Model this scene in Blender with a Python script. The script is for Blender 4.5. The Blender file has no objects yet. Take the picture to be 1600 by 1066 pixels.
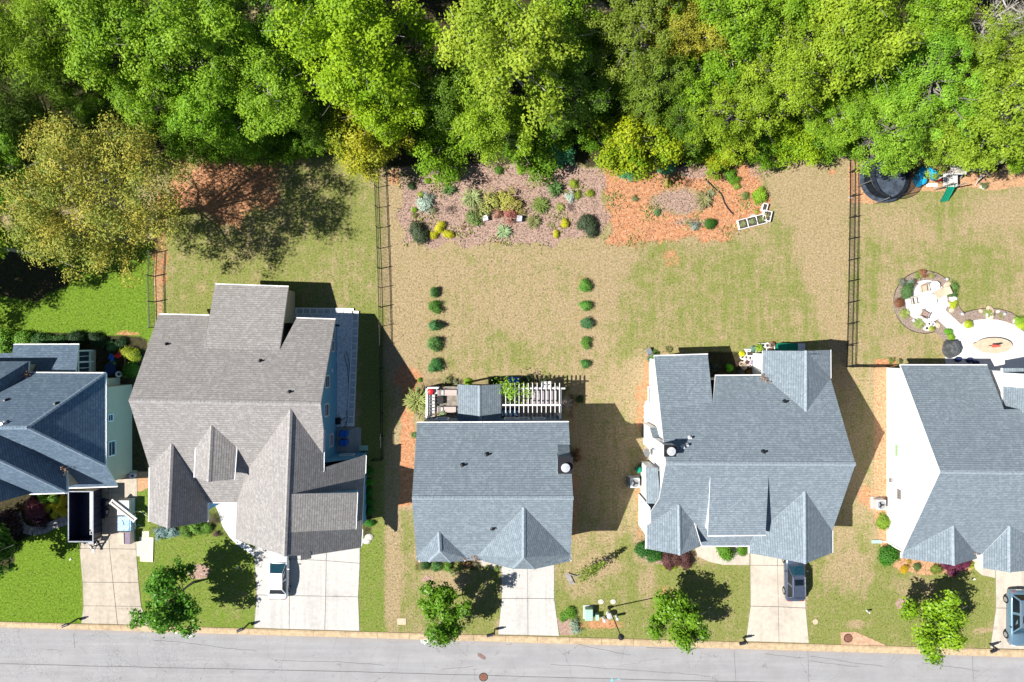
import bpy, bmesh, math, random
import numpy as np
from mathutils import Vector, Matrix

# ------------------------------------------------------------------ camera, sky, sun, exposure
H = 64.67            # drone height in metres
F = 1066.67          # focal length in pixels of the 1600 px wide photograph
C = bpy.context.scene.collection
scn = bpy.context.scene
cam = bpy.data.cameras.new('camera'); cam.lens = 24.0; cam.sensor_width = 36.0
cam.clip_start = 0.5; cam.clip_end = 3000
cam_o = bpy.data.objects.new('camera', cam); C.objects.link(cam_o)
cam_o.location = (0, 0, H); cam_o.rotation_euler = (0, 0, 0)
scn.camera = cam_o

SUN_EL = math.radians(50); SUN_AZ = math.radians(11.5)     # light travels to +x and a little to +y
w = bpy.data.worlds.new('World'); scn.world = w; w.use_nodes = True
nt = w.node_tree; nt.nodes.clear()
sky = nt.nodes.new('ShaderNodeTexSky'); sky.sky_type = 'NISHITA'; sky.sun_disc = False
sky.sun_elevation = SUN_EL
sky.air_density = .6; sky.dust_density = 0.1; sky.ozone_density = 1.0
bg = nt.nodes.new('ShaderNodeBackground'); bg.inputs[1].default_value = 0.068
wo = nt.nodes.new('ShaderNodeOutputWorld')
nt.links.new(sky.outputs[0], bg.inputs[0]); nt.links.new(bg.outputs[0], wo.inputs[0])
ldir = Vector((math.cos(SUN_EL)*math.cos(SUN_AZ), math.cos(SUN_EL)*math.sin(SUN_AZ), -math.sin(SUN_EL)))
sky.sun_rotation = math.atan2(-ldir.x, -ldir.y)          # towards the sun, measured from +y clockwise
sl = bpy.data.lights.new('sun', 'SUN'); sl.energy = 5.0; sl.angle = math.radians(0.5); sl.color = (1.0, 0.97, 0.915)
so = bpy.data.objects.new('sun', sl); C.objects.link(so)
so.rotation_euler = ldir.to_track_quat('-Z', 'Y').to_euler(); so.location = (-40, -10, 60)
scn.view_settings.view_transform = 'Standard'; scn.view_settings.look = 'None'
scn.view_settings.exposure = 0.80; scn.view_settings.gamma = 1.0
scn.view_settings.use_curve_mapping = False
scn.render.engine = 'CYCLES'
scn.cycles.max_bounces = 6; scn.cycles.diffuse_bounces = 3; scn.cycles.glossy_bounces = 2
scn.cycles.transmission_bounces = 4; scn.cycles.transparent_max_bounces = 6
scn.cycles.use_denoising = True

rnd = random.Random(7)

# ------------------------------------------------------------------ helpers
def W(px, py, z=0.0):
    """point at height z that the drone sees at pixel (px, py)"""
    k = (H - z)/F
    return Vector(((px-800)*k, (533-py)*k, z))

class Plane:
    def __init__(s, a, b, c):
        s.p = a; s.n = (b-a).cross(c-a).normalized()
        if s.n.z < 0: s.n = -s.n
    def z(s, x, y):
        return s.p.z - (s.n.x*(x-s.p.x) + s.n.y*(y-s.p.y))/s.n.z
    def at(s, px, py, dz=0.0):
        o = Vector((0, 0, H)); d = Vector((px-800, 533-py, -F))
        t = s.n.dot(s.p + Vector((0, 0, dz)) - o)/s.n.dot(d)
        return o + d*t

def link(o, parent=None):
    C.objects.link(o)
    if parent is not None:
        o.parent = parent
        if parent.parent is None and parent.type == 'EMPTY':
            o.matrix_parent_inverse = parent.matrix_basis.inverted()
    return o

def thing(name, label, cat, loc=(0, 0, 0), rz=0.0, group=None):
    o = bpy.data.objects.new(name, None); C.objects.link(o)
    o.empty_display_size = .3
    o.matrix_basis = Matrix.Translation(Vector(loc)) @ Matrix.Rotation(rz, 4, 'Z')
    o['label'] = label; o['category'] = cat
    if group: o['group'] = group
    return o

def tag(o, label, cat, group=None):
    o['label'] = label; o['category'] = cat
    if group: o['group'] = group
    return o

def struct(o):
    o['kind'] = 'structure'; return o
def stuff(o):
    o['kind'] = 'stuff'; return o

class MB:
    """collects simple shapes into one mesh"""
    def __init__(s, M=None): s.v = []; s.f = []; s.m = []; s.M = M
    def add(s, vs, fs, mi=0):
        b = len(s.v)
        s.v += [tuple(s.M @ Vector(p)) if s.M is not None else tuple(p) for p in vs]
        s.f += [tuple(i+b for i in f) for f in fs]; s.m += [mi]*len(fs)
        return s
    def box(s, c, d, rz=0.0, mi=0, top=1.0, rx=0.0, ry=0.0):
        R = Matrix.Rotation(rz, 3, 'Z') @ Matrix.Rotation(ry, 3, 'Y') @ Matrix.Rotation(rx, 3, 'X')
        vs = []
        for z in (-.5, .5):
            k = top if z > 0 else 1
            for x, y in ((-.5, -.5), (.5, -.5), (.5, .5), (-.5, .5)):
                vs.append(Vector(c) + R @ Vector((x*d[0]*k, y*d[1]*k, z*d[2])))
        return s.add(vs, [(3, 2, 1, 0), (4, 5, 6, 7), (0, 1, 5, 4), (1, 2, 6, 5), (2, 3, 7, 6), (3, 0, 4, 7)], mi)
    def bar(s, p, q, wd, th=None, mi=0):
        p = Vector(p); q = Vector(q); d = q-p; th = th or wd
        z = d.normalized(); x = z.cross(Vector((0, 0, 1)))
        x = x.normalized() if x.length > 1e-4 else Vector((1, 0, 0))
        y = z.cross(x)
        vs = [e + x*a*wd*.5 + y*b*th*.5 for e in (p, q) for a, b in ((-1, -1), (1, -1), (1, 1), (-1, 1))]
        return s.add(vs, [(3, 2, 1, 0), (4, 5, 6, 7), (0, 1, 5, 4), (1, 2, 6, 5), (2, 3, 7, 6), (3, 0, 4, 7)], mi)
    def tube(s, p, q, r0, r1=None, n=8, mi=0):
        return s.path([p, q], [r0, r0 if r1 is None else r1], n, mi)
    def path(s, pts, rs, n=6, mi=0):
        pts = [Vector(p) for p in pts]
        if not isinstance(rs, (list, tuple)): rs = [rs]*len(pts)
        vs = []; fs = []
        for i, p in enumerate(pts):
            d = (pts[min(i+1, len(pts)-1)] - pts[max(i-1, 0)]).normalized()
            x = d.cross(Vector((0.13, .2, 1))); x = x.normalized() if x.length > 1e-4 else Vector((1, 0, 0))
            y = d.cross(x)
            for k in range(n):
                a = 2*math.pi*k/n
                vs.append(p + (x*math.cos(a) + y*math.sin(a))*rs[i])
        for i in range(len(pts)-1):
            for k in range(n):
                fs.append((i*n+k, i*n+(k+1) % n, (i+1)*n+(k+1) % n, (i+1)*n+k))
        fs.append(tuple(range(n-1, -1, -1))); fs.append(tuple((len(pts)-1)*n+k for k in range(n)))
        return s.add(vs, fs, mi)
    def prism(s, poly, z0, z1, mi=0):
        n = len(poly)
        vs = [(p[0], p[1], z0) for p in poly] + [(p[0], p[1], z1) for p in poly]
        fs = [tuple(range(n-1, -1, -1)), tuple(range(n, 2*n))] + [(i, (i+1) % n, n+(i+1) % n, n+i) for i in range(n)]
        return s.add(vs, fs, mi)
    def lathe(s, c, prof, n=16, mi=0, sx=1.0, sy=1.0, rz=0.0):
        c = Vector(c); vs = []; fs = []
        for r, z in prof:
            for k in range(n):
                a = 2*math.pi*k/n
                x, y = r*math.cos(a)*sx, r*math.sin(a)*sy
                vs.append(c + Vector((x*math.cos(rz)-y*math.sin(rz), x*math.sin(rz)+y*math.cos(rz), z)))
        for i in range(len(prof)-1):
            for k in range(n):
                fs.append((i*n+k, i*n+(k+1) % n, (i+1)*n+(k+1) % n, (i+1)*n+k))
        if prof[0][0] > 1e-5: fs.append(tuple(range(n-1, -1, -1)))
        if prof[-1][0] > 1e-5: fs.append(tuple((len(prof)-1)*n+k for k in range(n)))
        return s.add(vs, fs, mi)
    def mesh(s, name, mats):
        me = bpy.data.meshes.new(name)
        me.from_pydata([tuple(v) for v in s.v], [], s.f)
        for m in (mats if isinstance(mats, (list, tuple)) else [mats]): me.materials.append(m)
        me.polygons.foreach_set('material_index', s.m)
        bm = bmesh.new(); bm.from_mesh(me)
        bmesh.ops.remove_doubles(bm, verts=bm.verts, dist=1e-5)
        bmesh.ops.recalc_face_normals(bm, faces=bm.faces)
        bm.to_mesh(me); bm.free(); me.update()
        return me
    def build(s, name, mats, parent=None, bevel=0.0, smooth=False):
        o = bpy.data.objects.new(name, s.mesh(name, mats))
        if smooth:
            for p in o.data.polygons: p.use_smooth = True
        if bevel:
            b = o.modifiers.new('bevel', 'BEVEL'); b.width = bevel; b.segments = 2; b.limit_method = 'ANGLE'
        return link(o, parent)

def clone(o, parent=None):
    c = o.copy(); C.objects.link(c)
    if parent is not None: c.parent = parent
    for ch in o.children: clone(ch, c)
    return c

# ------------------------------------------------------------------ materials
class N:
    def __init__(s, name):
        s.m = bpy.data.materials.new(name); s.m.use_nodes = True
        s.t = s.m.node_tree; s.t.nodes.clear()
        s.out = s.t.nodes.new('ShaderNodeOutputMaterial')
        s.pos = None
    def n(s, typ, **kw):
        nd = s.t.nodes.new(typ)
        for k, v in kw.items(): setattr(nd, k, v)
        return nd
    def set(s, sock, v):
        if isinstance(v, bpy.types.NodeSocket): s.t.links.new(v, sock)
        elif isinstance(v, (tuple, list)):
            sock.default_value = (*v, 1.0) if len(v) == 3 and sock.type == 'RGBA' else v
        else: sock.default_value = v
    def P(s):
        if s.pos is None: s.pos = s.n('ShaderNodeNewGeometry').outputs['Position']
        return s.pos
    def noise(s, scale, detail=3.0, rough=.6, vec=None, dist=0.0):
        a = s.n('ShaderNodeTexNoise'); s.set(a.inputs['Vector'], vec if vec is not None else s.P())
        a.inputs['Scale'].default_value = scale; a.inputs['Detail'].default_value = detail
        a.inputs['Roughness'].default_value = rough; a.inputs['Distortion'].default_value = dist
        return a.outputs['Fac']
    def mapping(s, vec, scale=(1, 1, 1), rot=(0, 0, 0)):
        a = s.n('ShaderNodeMapping'); s.set(a.inputs['Vector'], vec)
        a.inputs['Scale'].default_value = scale; a.inputs['Rotation'].default_value = rot
        return a.outputs[0]
    def math(s, op, a, b=0.0, c=None, clamp=False):
        m = s.n('ShaderNodeMath', operation=op, use_clamp=clamp)
        s.set(m.inputs[0], a); s.set(m.inputs[1], b)
        if c is not None: s.set(m.inputs[2], c)
        return m.outputs[0]
    def rng(s, x, a, b, c=0.0, d=1.0, smooth=True):
        m = s.n('ShaderNodeMapRange', interpolation_type='SMOOTHSTEP' if smooth else 'LINEAR')
        s.set(m.inputs[0], x)
        for i, v in ((1, a), (2, b), (3, c), (4, d)): s.set(m.inputs[i], v)
        return m.outputs[0]
    def mix(s, f, a, b, mode='MIX'):
        m = s.n('ShaderNodeMix', data_type='RGBA', blend_type=mode)
        s.set(m.inputs[0], f); s.set(m.inputs[6], a); s.set(m.inputs[7], b)
        return m.outputs[2]
    def ramp(s, x, *stops):
        r = s.n('ShaderNodeValToRGB'); e = r.color_ramp.elements
        while len(e) < len(stops): e.new(.5)
        for el, (p, c) in zip(e, stops): el.position = p; el.color = (*c, 1)
        s.set(r.inputs[0], x); return r.outputs[0]
    def attr(s, name, out='Fac'):
        a = s.n('ShaderNodeAttribute'); a.attribute_name = name; return a.outputs[out]
    def bump(s, h, strength=.5, dist=.05):
        b = s.n('ShaderNodeBump'); b.inputs['Strength'].default_value = strength
        b.inputs['Distance'].default_value = dist; s.set(b.inputs['Height'], h)
        return b.outputs[0]
    def fin(s, col, rough=.8, normal=None, metal=0.0, spec=.3, trans=0.0, tcol=None, coat=0.0):
        p = s.n('ShaderNodeBsdfPrincipled')
        s.set(p.inputs['Base Color'], col); s.set(p.inputs['Roughness'], rough)
        p.inputs['Metallic'].default_value = metal; p.inputs['Specular IOR Level'].default_value = spec
        if coat: p.inputs['Coat Weight'].default_value = coat; p.inputs['Coat Roughness'].default_value = .05
        if normal is not None: s.set(p.inputs['Normal'], normal)
        sh = p.outputs[0]
        if trans:
            t = s.n('ShaderNodeBsdfTranslucent'); s.set(t.inputs[0], tcol if tcol is not None else col)
            mx = s.n('ShaderNodeMixShader'); mx.inputs[0].default_value = trans
            s.t.links.new(sh, mx.inputs[1]); s.t.links.new(t.outputs[0], mx.inputs[2]); sh = mx.outputs[0]
        s.t.links.new(sh, s.out.inputs[0])
        return s.m

def sc(c, k): return tuple(min(x*k, 1) for x in c)
def plain(name, col, rough=.7, var=.12, scale=6.0, bump=.0, metal=0.0, spec=.3, coat=0.0, stain=0.0, tyre=0.0):
    s = N(name); n1 = s.noise(scale, 4)
    c = s.mix(s.rng(n1, .3, .7), sc(col, 1-var), sc(col, 1+var))
    if stain:
        n2 = s.noise(scale*.12, 5, .65)
        c = s.mix(s.math('MULTIPLY', s.rng(n2, .48, .72), stain), c, sc(col, .55))
    if tyre:
        n3 = s.noise(1.0, 4, .6, vec=s.mapping(s.P(), (1.5, .10, 1)))
        c = s.mix(s.math('MULTIPLY', s.rng(n3, .48, .68), tyre), c, sc(col, .6))
        n4 = s.noise(.8, 2, .5); c = s.mix(s.math('MULTIPLY', s.rng(n4, .66, .74), tyre), c, sc(col, .45))
    nb = s.bump(s.noise(scale*4, 3), bump, .02) if bump else None
    return s.fin(c, rough, nb, metal, spec, coat=coat)

def shingle(name, base, tint, row=.2, wid=.42):
    """architectural shingles laid in courses; u runs along the eave, v up the slope, in metres"""
    s = N(name)
    uv = s.n('ShaderNodeUVMap').outputs[0]
    wob = s.n('ShaderNodeVectorMath', operation='ADD')
    s.set(wob.inputs[0], uv)
    br = s.n('ShaderNodeTexBrick'); br.offset = .37; br.offset_frequency = 2; br.squash = 1.3; br.squash_frequency = 3
    s.set(br.inputs['Vector'], uv)
    br.inputs['Scale'].default_value = 1.0
    br.inputs['Brick Width'].default_value = wid; br.inputs['Row Height'].default_value = row
    br.inputs['Mortar Size'].default_value = .014; br.inputs['Mortar Smooth'].default_value = .3
    br.inputs['Bias'].default_value = 0.0
    s.set(br.inputs['Color1'], (0.0, 0.0, 0.0)); s.set(br.inputs['Color2'], (1, 1, 1)); s.set(br.inputs['Mortar'], (.35, .35, .35))
    tab = br.outputs['Color']; mort = br.outputs['Fac']
    v2 = s.mapping(uv, (4.2, 5.0, 1))
    cell = s.n('ShaderNodeTexVoronoi', voronoi_dimensions='2D'); s.set(cell.inputs['Vector'], v2); cell.inputs['Scale'].default_value = 1.0
    sep = s.n('ShaderNodeSeparateColor'); s.set(sep.inputs[0], cell.outputs['Color'])
    big = s.noise(.35, 4, .6); gr = s.noise(9, 3, .8)
    k = s.math('ADD', s.math('MULTIPLY', tab, .12), s.math('MULTIPLY', sep.outputs[0], .40))
    k = s.math('ADD', k, s.math('MULTIPLY', gr, .50))
    c = s.ramp(k, (.2, sc(base, .84)), (.5, base), (.75, tint), (1.0, sc(tint, 1.15)))
    c = s.mix(s.math('MULTIPLY', s.rng(big, .35, .7), .25), c, sc(base, .95))
    stk = s.noise(1.0, 4, .6, vec=s.mapping(uv, (2.2, .22, 1)))
    c = s.mix(s.math('MULTIPLY', s.rng(stk, .5, .72), .22), c, sc(base, .72))
    c = s.mix(s.math('MULTIPLY', mort, .6), c, sc(base, .35))
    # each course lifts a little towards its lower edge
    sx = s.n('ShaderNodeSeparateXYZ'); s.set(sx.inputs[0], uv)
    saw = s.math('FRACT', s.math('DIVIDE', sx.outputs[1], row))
    c = s.mix(s.math('MULTIPLY', s.rng(saw, .62, 1.0), .5), c, sc(base, .45))  # shade under each course's butt edge, painted into the shingle colour
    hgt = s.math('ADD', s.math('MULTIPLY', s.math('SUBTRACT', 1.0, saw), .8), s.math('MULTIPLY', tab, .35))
    return s.fin(c, .9, s.bump(hgt, .6, .013), spec=.2)

def siding(name, col, dark=.82, row=.19):
    s = N(name); sx = s.n('ShaderNodeSeparateXYZ'); s.set(sx.inputs[0], s.P())
    fr = s.math('FRACT', s.math('DIVIDE', sx.outputs[2], row))
    c = s.mix(s.rng(s.noise(1.2, 4), .35, .7), sc(col, .95), col)
    c = s.mix(s.rng(fr, .0, .14), sc(col, dark), c)
    return s.fin(c, .6, s.bump(s.math('SUBTRACT', 1.0, fr), .4, .02), spec=.3)

def leafmat(name, col, col2, trans=.3, rough=.55, use_obj=False):
    """foliage: col/col2 are two natural leaf colours, picked per clump"""
    s = N(name); v = s.attr('var')
    c = s.mix(v, col, col2)
    if use_obj:
        oi = s.n('ShaderNodeObjectInfo')
        c = s.mix(1.0, c, oi.outputs['Color'], 'MULTIPLY')
    c = s.mix(s.rng(s.noise(2.2, 2), .3, .7), s.mix(1.0, c, (.78, .8, .8), 'MULTIPLY'), c)
    return s.fin(c, rough, spec=.25, trans=trans)

M = {}
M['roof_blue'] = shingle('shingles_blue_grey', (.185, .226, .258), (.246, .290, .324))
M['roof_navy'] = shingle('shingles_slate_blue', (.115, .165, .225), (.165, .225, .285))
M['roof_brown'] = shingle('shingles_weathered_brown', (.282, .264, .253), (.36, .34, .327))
M['cap_blue'] = plain('ridge_shingle_blue', (.235, .28, .315), .9, .18, 5)
M['cap_navy'] = plain('ridge_shingle_slate', (.18, .24, .30), .9, .18, 5)
M['cap_brown'] = plain('ridge_shingle_brown', (.31, .293, .282), .9, .2, 5)
M['trim'] = plain('white_trim', (.78, .77, .76), .5, .04)
M['white_wall'] = siding('white_siding', (.80, .80, .80), .9)
M['blue_wall'] = siding('blue_siding', (.15, .40, .60), .92)
M['grey_wall'] = siding('grey_green_siding', (.54, .46, .34), .9)
M['slate_wall'] = siding('slate_siding', (.10, .16, .22), .8)
M['glass'] = plain('window_glass', (.03, .045, .06), .08, .2, spec=.6)
M['glass_green'] = plain('green_glass', (.30, .46, .25), .15, .1, spec=.5)
M['metal_dark'] = plain('dark_metal', (.012, .012, .014), .45, .2, spec=.4)
M['metal_grey'] = plain('grey_metal', (.33, .34, .35), .4, .1, metal=.6)
M['metal_light'] = plain('galvanised_metal', (.62, .63, .64), .35, .1, metal=.4)
M['black'] = plain('black_rubber', (.012, .012, .012), .7, .2)
M['plastic_white'] = plain('white_plastic', (.78, .78, .76), .45, .04)
M['plastic_blue'] = plain('blue_plastic', (.01, .13, .55), .35, .1)
M['cyan_plastic'] = plain('sky_blue_plastic', (.01, .34, .62), .3, .12)
M['green_plastic'] = plain('green_plastic', (.005, .22, .13), .3, .12)
M['red'] = plain('red_plastic', (.50, .02, .025), .45, .12)
M['navy_fabric'] = plain('navy_fabric', (.015, .03, .10), .8, .2)
M['util_green'] = plain('utility_green', (.33, .52, .42), .5, .08, stain=.3)
M['wood'] = plain('weathered_boards', (.26, .23, .19), .85, .25, 3, bump=.3)
M['wood_warm'] = plain('warm_timber', (.36, .22, .12), .8, .2, 3, bump=.3)
M['plywood'] = plain('pale_plywood', (.58, .56, .40), .7, .05, 2)
M['cushion'] = plain('beige_cushion', (.44, .365, .335), .9, .06)
M['cover'] = plain('charcoal_cover', (.075, .08, .085), .6, .3, 3, bump=.6)
M['stone_beige'] = plain('beige_stone', (.50, .39, .28), .8, .1, 3)
M['terracotta'] = plain('terracotta', (.36, .13, .07), .8, .15)
M['rock'] = plain('pale_rock', (.55, .50, .44), .9, .2, 4, bump=.6)
M['soil'] = plain('dark_soil', (.06, .045, .035), .95, .3, 6)
M['bark'] = plain('grey_bark', (.20, .18, .165), .9, .3, 5, bump=.6)
M['bark_pale'] = plain('pale_bark', (.40, .37, .34), .9, .25, 5, bump=.5)
M['bark_dark'] = plain('brown_bark', (.10, .075, .055), .9, .3, 5, bump=.6)
M['mbox'] = plain('mailbox_dark', (.03, .03, .045), .4, .2)
# ------------------------------------------------------------------ ground sheet with lawns, clay and mulch zones
def lattice(x, y, cell, seed):
    r = np.random.default_rng(seed); g = r.random((257, 257))
    u = (x/cell) % 256; v = (y/cell) % 256
    i = u.astype(int); j = v.astype(int); fu = u-i; fv = v-j
    fu = fu*fu*(3-2*fu); fv = fv*fv*(3-2*fv)
    return (g[i, j]*(1-fu)*(1-fv) + g[i+1, j]*fu*(1-fv) + g[i, j+1]*(1-fu)*fv + g[i+1, j+1]*fu*fv)
def vn(x, y, cell, seed):
    return (lattice(x+300, y+300, cell, seed)*.6 + lattice(x+300, y+300, cell*.47, seed+1)*.3 + lattice(x+300, y+300, cell*.21, seed+2)*.15)/1.05 - .5

def axis(a, b, step, outer):
    core = list(np.arange(a, b+1e-6, step))
    return np.array([-o for o in reversed(outer)] + core + outer)
gx = axis(-58, 58, .36, [62, 75, 100, 160, 300, 600])
gy = axis(-40, 46, .36, [50, 60, 90, 160, 300, 600])
X, Y = np.meshgrid(gx, gy)
PX = 800 + X*F/H; PY = 533 - Y*F/H          # pixel seen at ground level

def sdf(poly):
    d = np.full(X.shape, 1e9); ins = np.zeros(X.shape, bool)
    n = len(poly)
    for i in range(n):
        (ax, ay), (bx, by) = poly[i], poly[(i+1) % n]
        ex, ey = bx-ax, by-ay; L = ex*ex+ey*ey + 1e-9
        t = np.clip(((PX-ax)*ex + (PY-ay)*ey)/L, 0, 1)
        d = np.minimum(d, np.hypot(PX-ax-t*ex, PY-ay-t*ey))
        cr = (ay > PY) != (by > PY)
        xi = ax + (PY-ay)*ex/np.where(abs(ey) < 1e-9, 1e-9, ey)
        ins ^= cr & (PX < xi)
    return np.where(ins, d, -d)
def area(poly, soft=10, jit=14, cell=2.2, seed=1):
    s = sdf(poly) + vn(X, Y, cell, seed)*2*jit
    t = np.clip(s/soft*.5+.5, 0, 1); return t*t*(3-2*t)
def blob(cx, cy, rx, ry, soft=.5, jit=.35, seed=3):
    r = np.hypot((PX-cx)/rx, (PY-cy)/ry) + vn(X, Y, 1.8, seed)*2*jit
    t = np.clip((1-r)/soft*.5+.5, 0, 1); return t*t*(3-2*t)
def rect(x0, y0, x1, y1): return [(x0, y0), (x1, y0), (x1, y1), (x0, y1)]

def yk(px): return 971.2 + .0275*px            # back of the kerb
green = np.full(X.shape, .38); dirt = np.zeros(X.shape); mulch = np.zeros(X.shape); straw = np.zeros(X.shape); floor = np.zeros(X.shape); lush = np.zeros(X.shape)
def setv(A, m, v): A[:] = A*(1-m) + v*m
# rear gardens, left to right
setv(green, area(rect(-900, 380, 243, 530), 8, 8), .95); setv(lush, area(rect(-900, 380, 243, 540), 8, 6), .85)
setv(green, area(rect(250, 200, 592, 500), 8, 6), .58); setv(lush, area(rect(250, 400, 592, 450), 10, 14), .28)
setv(green, area(rect(590, 500, 598, 860), 6, 5), .6)
setv(green, area(rect(560, 480, 600, 860), 6, 5), .8)
setv(green, area(rect(603, 270, 660, 600), 6, 6), .14)
setv(green, area(rect(640, 385, 935, 605), 20, 14), .26)
for b in ((800, 545, 60, 30, .48), (735, 560, 60, 25, .45), (760, 440, 40, 20, .36), (690, 400, 60, 14, .36), (850, 520, 40, 30, .36), (640, 480, 16, 80, .05), (720, 590, 50, 8, .4), (670, 430, 60, 20, .12), (870, 560, 40, 25, .38)):
    setv(green, blob(*b[:4]), b[4])
setv(green, area(rect(915, 385, 1010, 640), 14, 12), .20)
setv(green, area([(1000, 380), (1230, 375), (1270, 440), (1300, 560), (960, 560), (960, 470)], 20, 18), .52)
setv(green, area([(1195, 250), (1326, 240), (1326, 600), (1305, 560), (1250, 400)], 12, 9), .20)
setv(green, area(rect(1345, 290, 2500, 575), 10, 8), .46)
for b in ((1400, 350, 60, 30, .25), (1570, 330, 60, 30, .20), (1380, 480, 22, 60, .30), (1530, 420, 60, 40, .6), (1470, 330, 40, 24, .55), (1400, 540, 20, 16, .2), (1365, 420, 10, 60, .55)):
    setv(green, blob(*b[:4]), b[4])
# side yards and front lawns
setv(green, area(rect(618, 600, 655, 880), 6, 6), .22)
setv(green, area(rect(893, 600, 1010, 850), 8, 8), .30)
setv(green, area(rect(1300, 575, 1375, 860), 8, 8), .30)
setv(green, area(rect(-900, 815, 130, 980), 5, 2), 1.0); setv(lush, area(rect(-900, 815, 130, 980), 5, 2), 1.0)
setv(green, area(rect(205, 740, 402, 990), 5, 3), .85); setv(lush, area(rect(205, 740, 402, 990), 5, 3), .55)
setv(green, blob(370, 945, 26, 26), .55)
setv(green, area(rect(560, 825, 601, 992), 4, 3), .85); setv(lush, area(rect(560, 825, 601, 992), 4, 3), .5)
setv(green, area(rect(603, 780, 627, 965), 4, 4), .12)
setv(green, area(rect(626, 800, 650, 992), 4, 4), .52)
setv(green, area(rect(650, 885, 782, 992), 8, 8), .62)
setv(green, blob(690, 905, 40, 18), .15)
setv(green, area(rect(868, 880, 1172, 1003), 8, 6), .68)
for b in ((905, 905, 30, 26, .32), (975, 900, 16, 60, .62), (1010, 905, 14, 30, .28), (900, 990, 60, 14, .72), (1090, 985, 80, 16, .68), (940, 885, 30, 14, .25)):
    setv(green, blob(*b[:4]), b[4])
setv(green, area(rect(1262, 850, 1556, 1012), 8, 6), .66)
for b in ((1330, 890, 40, 40, .26), (1285, 975, 30, 30, .75), (1500, 960, 60, 24, .72), (1420, 915, 50, 14, .40), (1340, 975, 20, 6, .05), (1540, 985, 16, 4, .08), (1500, 900, 40, 20, .7)):
    setv(green, blob(*b[:4]), b[4])
# bare red clay
for b in ((352, 296, 98, 60, .68), (430, 242, 34, 14, .95), (470, 240, 14, 12, .9), (640, 330, 10, 30, .5), (630, 275, 26, 20, .6), (640, 590, 26, 18, .8), (250, 380, 14, 90, .55), (150, 520, 0.1, 0.1, 0),
          (195, 521, 22, 6, .7), (905, 445, 20, 20, .3), (905, 520, 16, 60, .3), (665, 500, 12, 60, .3), (1048, 405, 16, 18, .5), (1355, 775, 18, 18, .6), (1302, 270, 10, 8, .5)):
    if b[2] > 1: setv(dirt, blob(*b[:4]), b[4])
setv(dirt, area([(627, 610), (648, 605), (648, 790), (622, 790)], 4, 4), .9)
setv(dirt, area([(903, 600), (890, 600), (890, 850), (906, 850)], 8, 8), .5)
setv(dirt, area([(935, 255), (1195, 250), (1200, 345), (1150, 365), (1010, 388), (950, 380)], 14, 18, 1.4), .92)
setv(dirt, blob(1040, 920, 16, 12), .45); setv(dirt, blob(945, 975, 40, 10), .7); setv(dirt, blob(905, 905, 16, 12), .3)
setv(dirt, area(rect(992, 600, 1006, 850), 8, 9), .55); setv(dirt, area(rect(1005, 545, 1022, 650), 4, 4), .6)
setv(dirt, area(rect(1365, 560, 1400, 575), 4, 3), .8)
# grey-pink mulch
setv(mulch, area([(625, 262), (700, 250), (940, 262), (953, 372), (800, 382), (627, 380)], 8, 16, 1.6), 1.0)
setv(dirt, area([(627, 264), (700, 252), (938, 262), (950, 372), (800, 380), (629, 378)], 4, 4), .25)
for b in ((768, 280, 22, 10, .6), (815, 285, 16, 8, .7), (755, 370, 60, 14, .45)): setv(dirt, blob(*b[:4]), b[4])
setv(mulch, blob(1060, 315, 46, 25, .8, .45), .72); setv(mulch, blob(1090, 260, 40, 22), .8); setv(mulch, blob(1186, 262, 20, 26), .6)
setv(mulch, blob(1090, 348, 50, 7), .7)
setv(dirt, blob(1060, 315, 45, 25), .3)
setv(mulch, blob(1413, 944, 14, 11, .25, .1), .9); setv(dirt, blob(1413, 944, 14, 11, .25, .1), 0)
setv(mulch, blob(310, 893, 18, 12, .25, .15), .9); setv(mulch, blob(668, 905, 14, 9, .3), .6)
setv(mulch, area([(868, 962), (890, 966), (897, 993), (874, 993)], 3, 3), .8); setv(mulch, blob(1030, 870, 36, 10), .9)
# orange pine straw
setv(straw, area([(1340, 262), (1600, 252), (2400, 250), (2400, 285), (1600, 287), (1560, 296), (1500, 296), (1440, 300), (1400, 312), (1345, 318), (1328, 318), (1328, 262)], 5, 6), .95)
setv(straw, area([(1366, 575), (1390, 575), (1390, 770), (1395, 850), (1420, 868), (1500, 870), (1530, 880), (1515, 893), (1440, 897), (1402, 890), (1380, 868), (1366, 800), (1358, 795), (1358, 770), (1366, 765)], 3, 3), 1.0)
setv(straw, area([(1340, 318), (1328, 318), (1328, 240), (1340, 240)], 3, 2), 1.0)
setv(straw, area([(206, 735), (235, 728), (238, 760), (215, 770), (205, 760)], 3, 3), .9)
setv(straw, area([(238, 425), (252, 425), (256, 495), (243, 500)], 3, 2), .6)
setv(mulch, area([(1000, 700), (1012, 690), (1016, 740), (1002, 750)], 3, 3), .6)
# planted beds round the left house, in front of the two middle ones
setv(floor, area([(-80, 520), (200, 522), (232, 528), (232, 740), (200, 735), (-80, 735)], 4, 3), .75)
setv(floor, area([(-200, 765), (108, 765), (108, 800), (60, 830), (28, 850), (20, 895), (-200, 905)], 4, 3), .7); setv(green, area([(-200, 765), (108, 765), (108, 815), (-200, 815)], 4, 3), .2)
setv(floor, area([(648, 872), (745, 872), (770, 892), (700, 896), (648, 892)], 4, 4), .5)
setv(floor, area([(322, 780), (342, 785), (352, 825), (370, 850), (340, 838), (240, 842), (225, 826)], 4, 3), .5)
setv(floor, area([(1105, 550), (1182, 550), (1182, 592), (1105, 592)], 4, 3), .8); setv(floor, area(rect(648, 590, 900, 660), 4, 3), .45)
setv(floor, area(rect(566, 745, 584, 840), 3, 3), .6)
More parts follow.
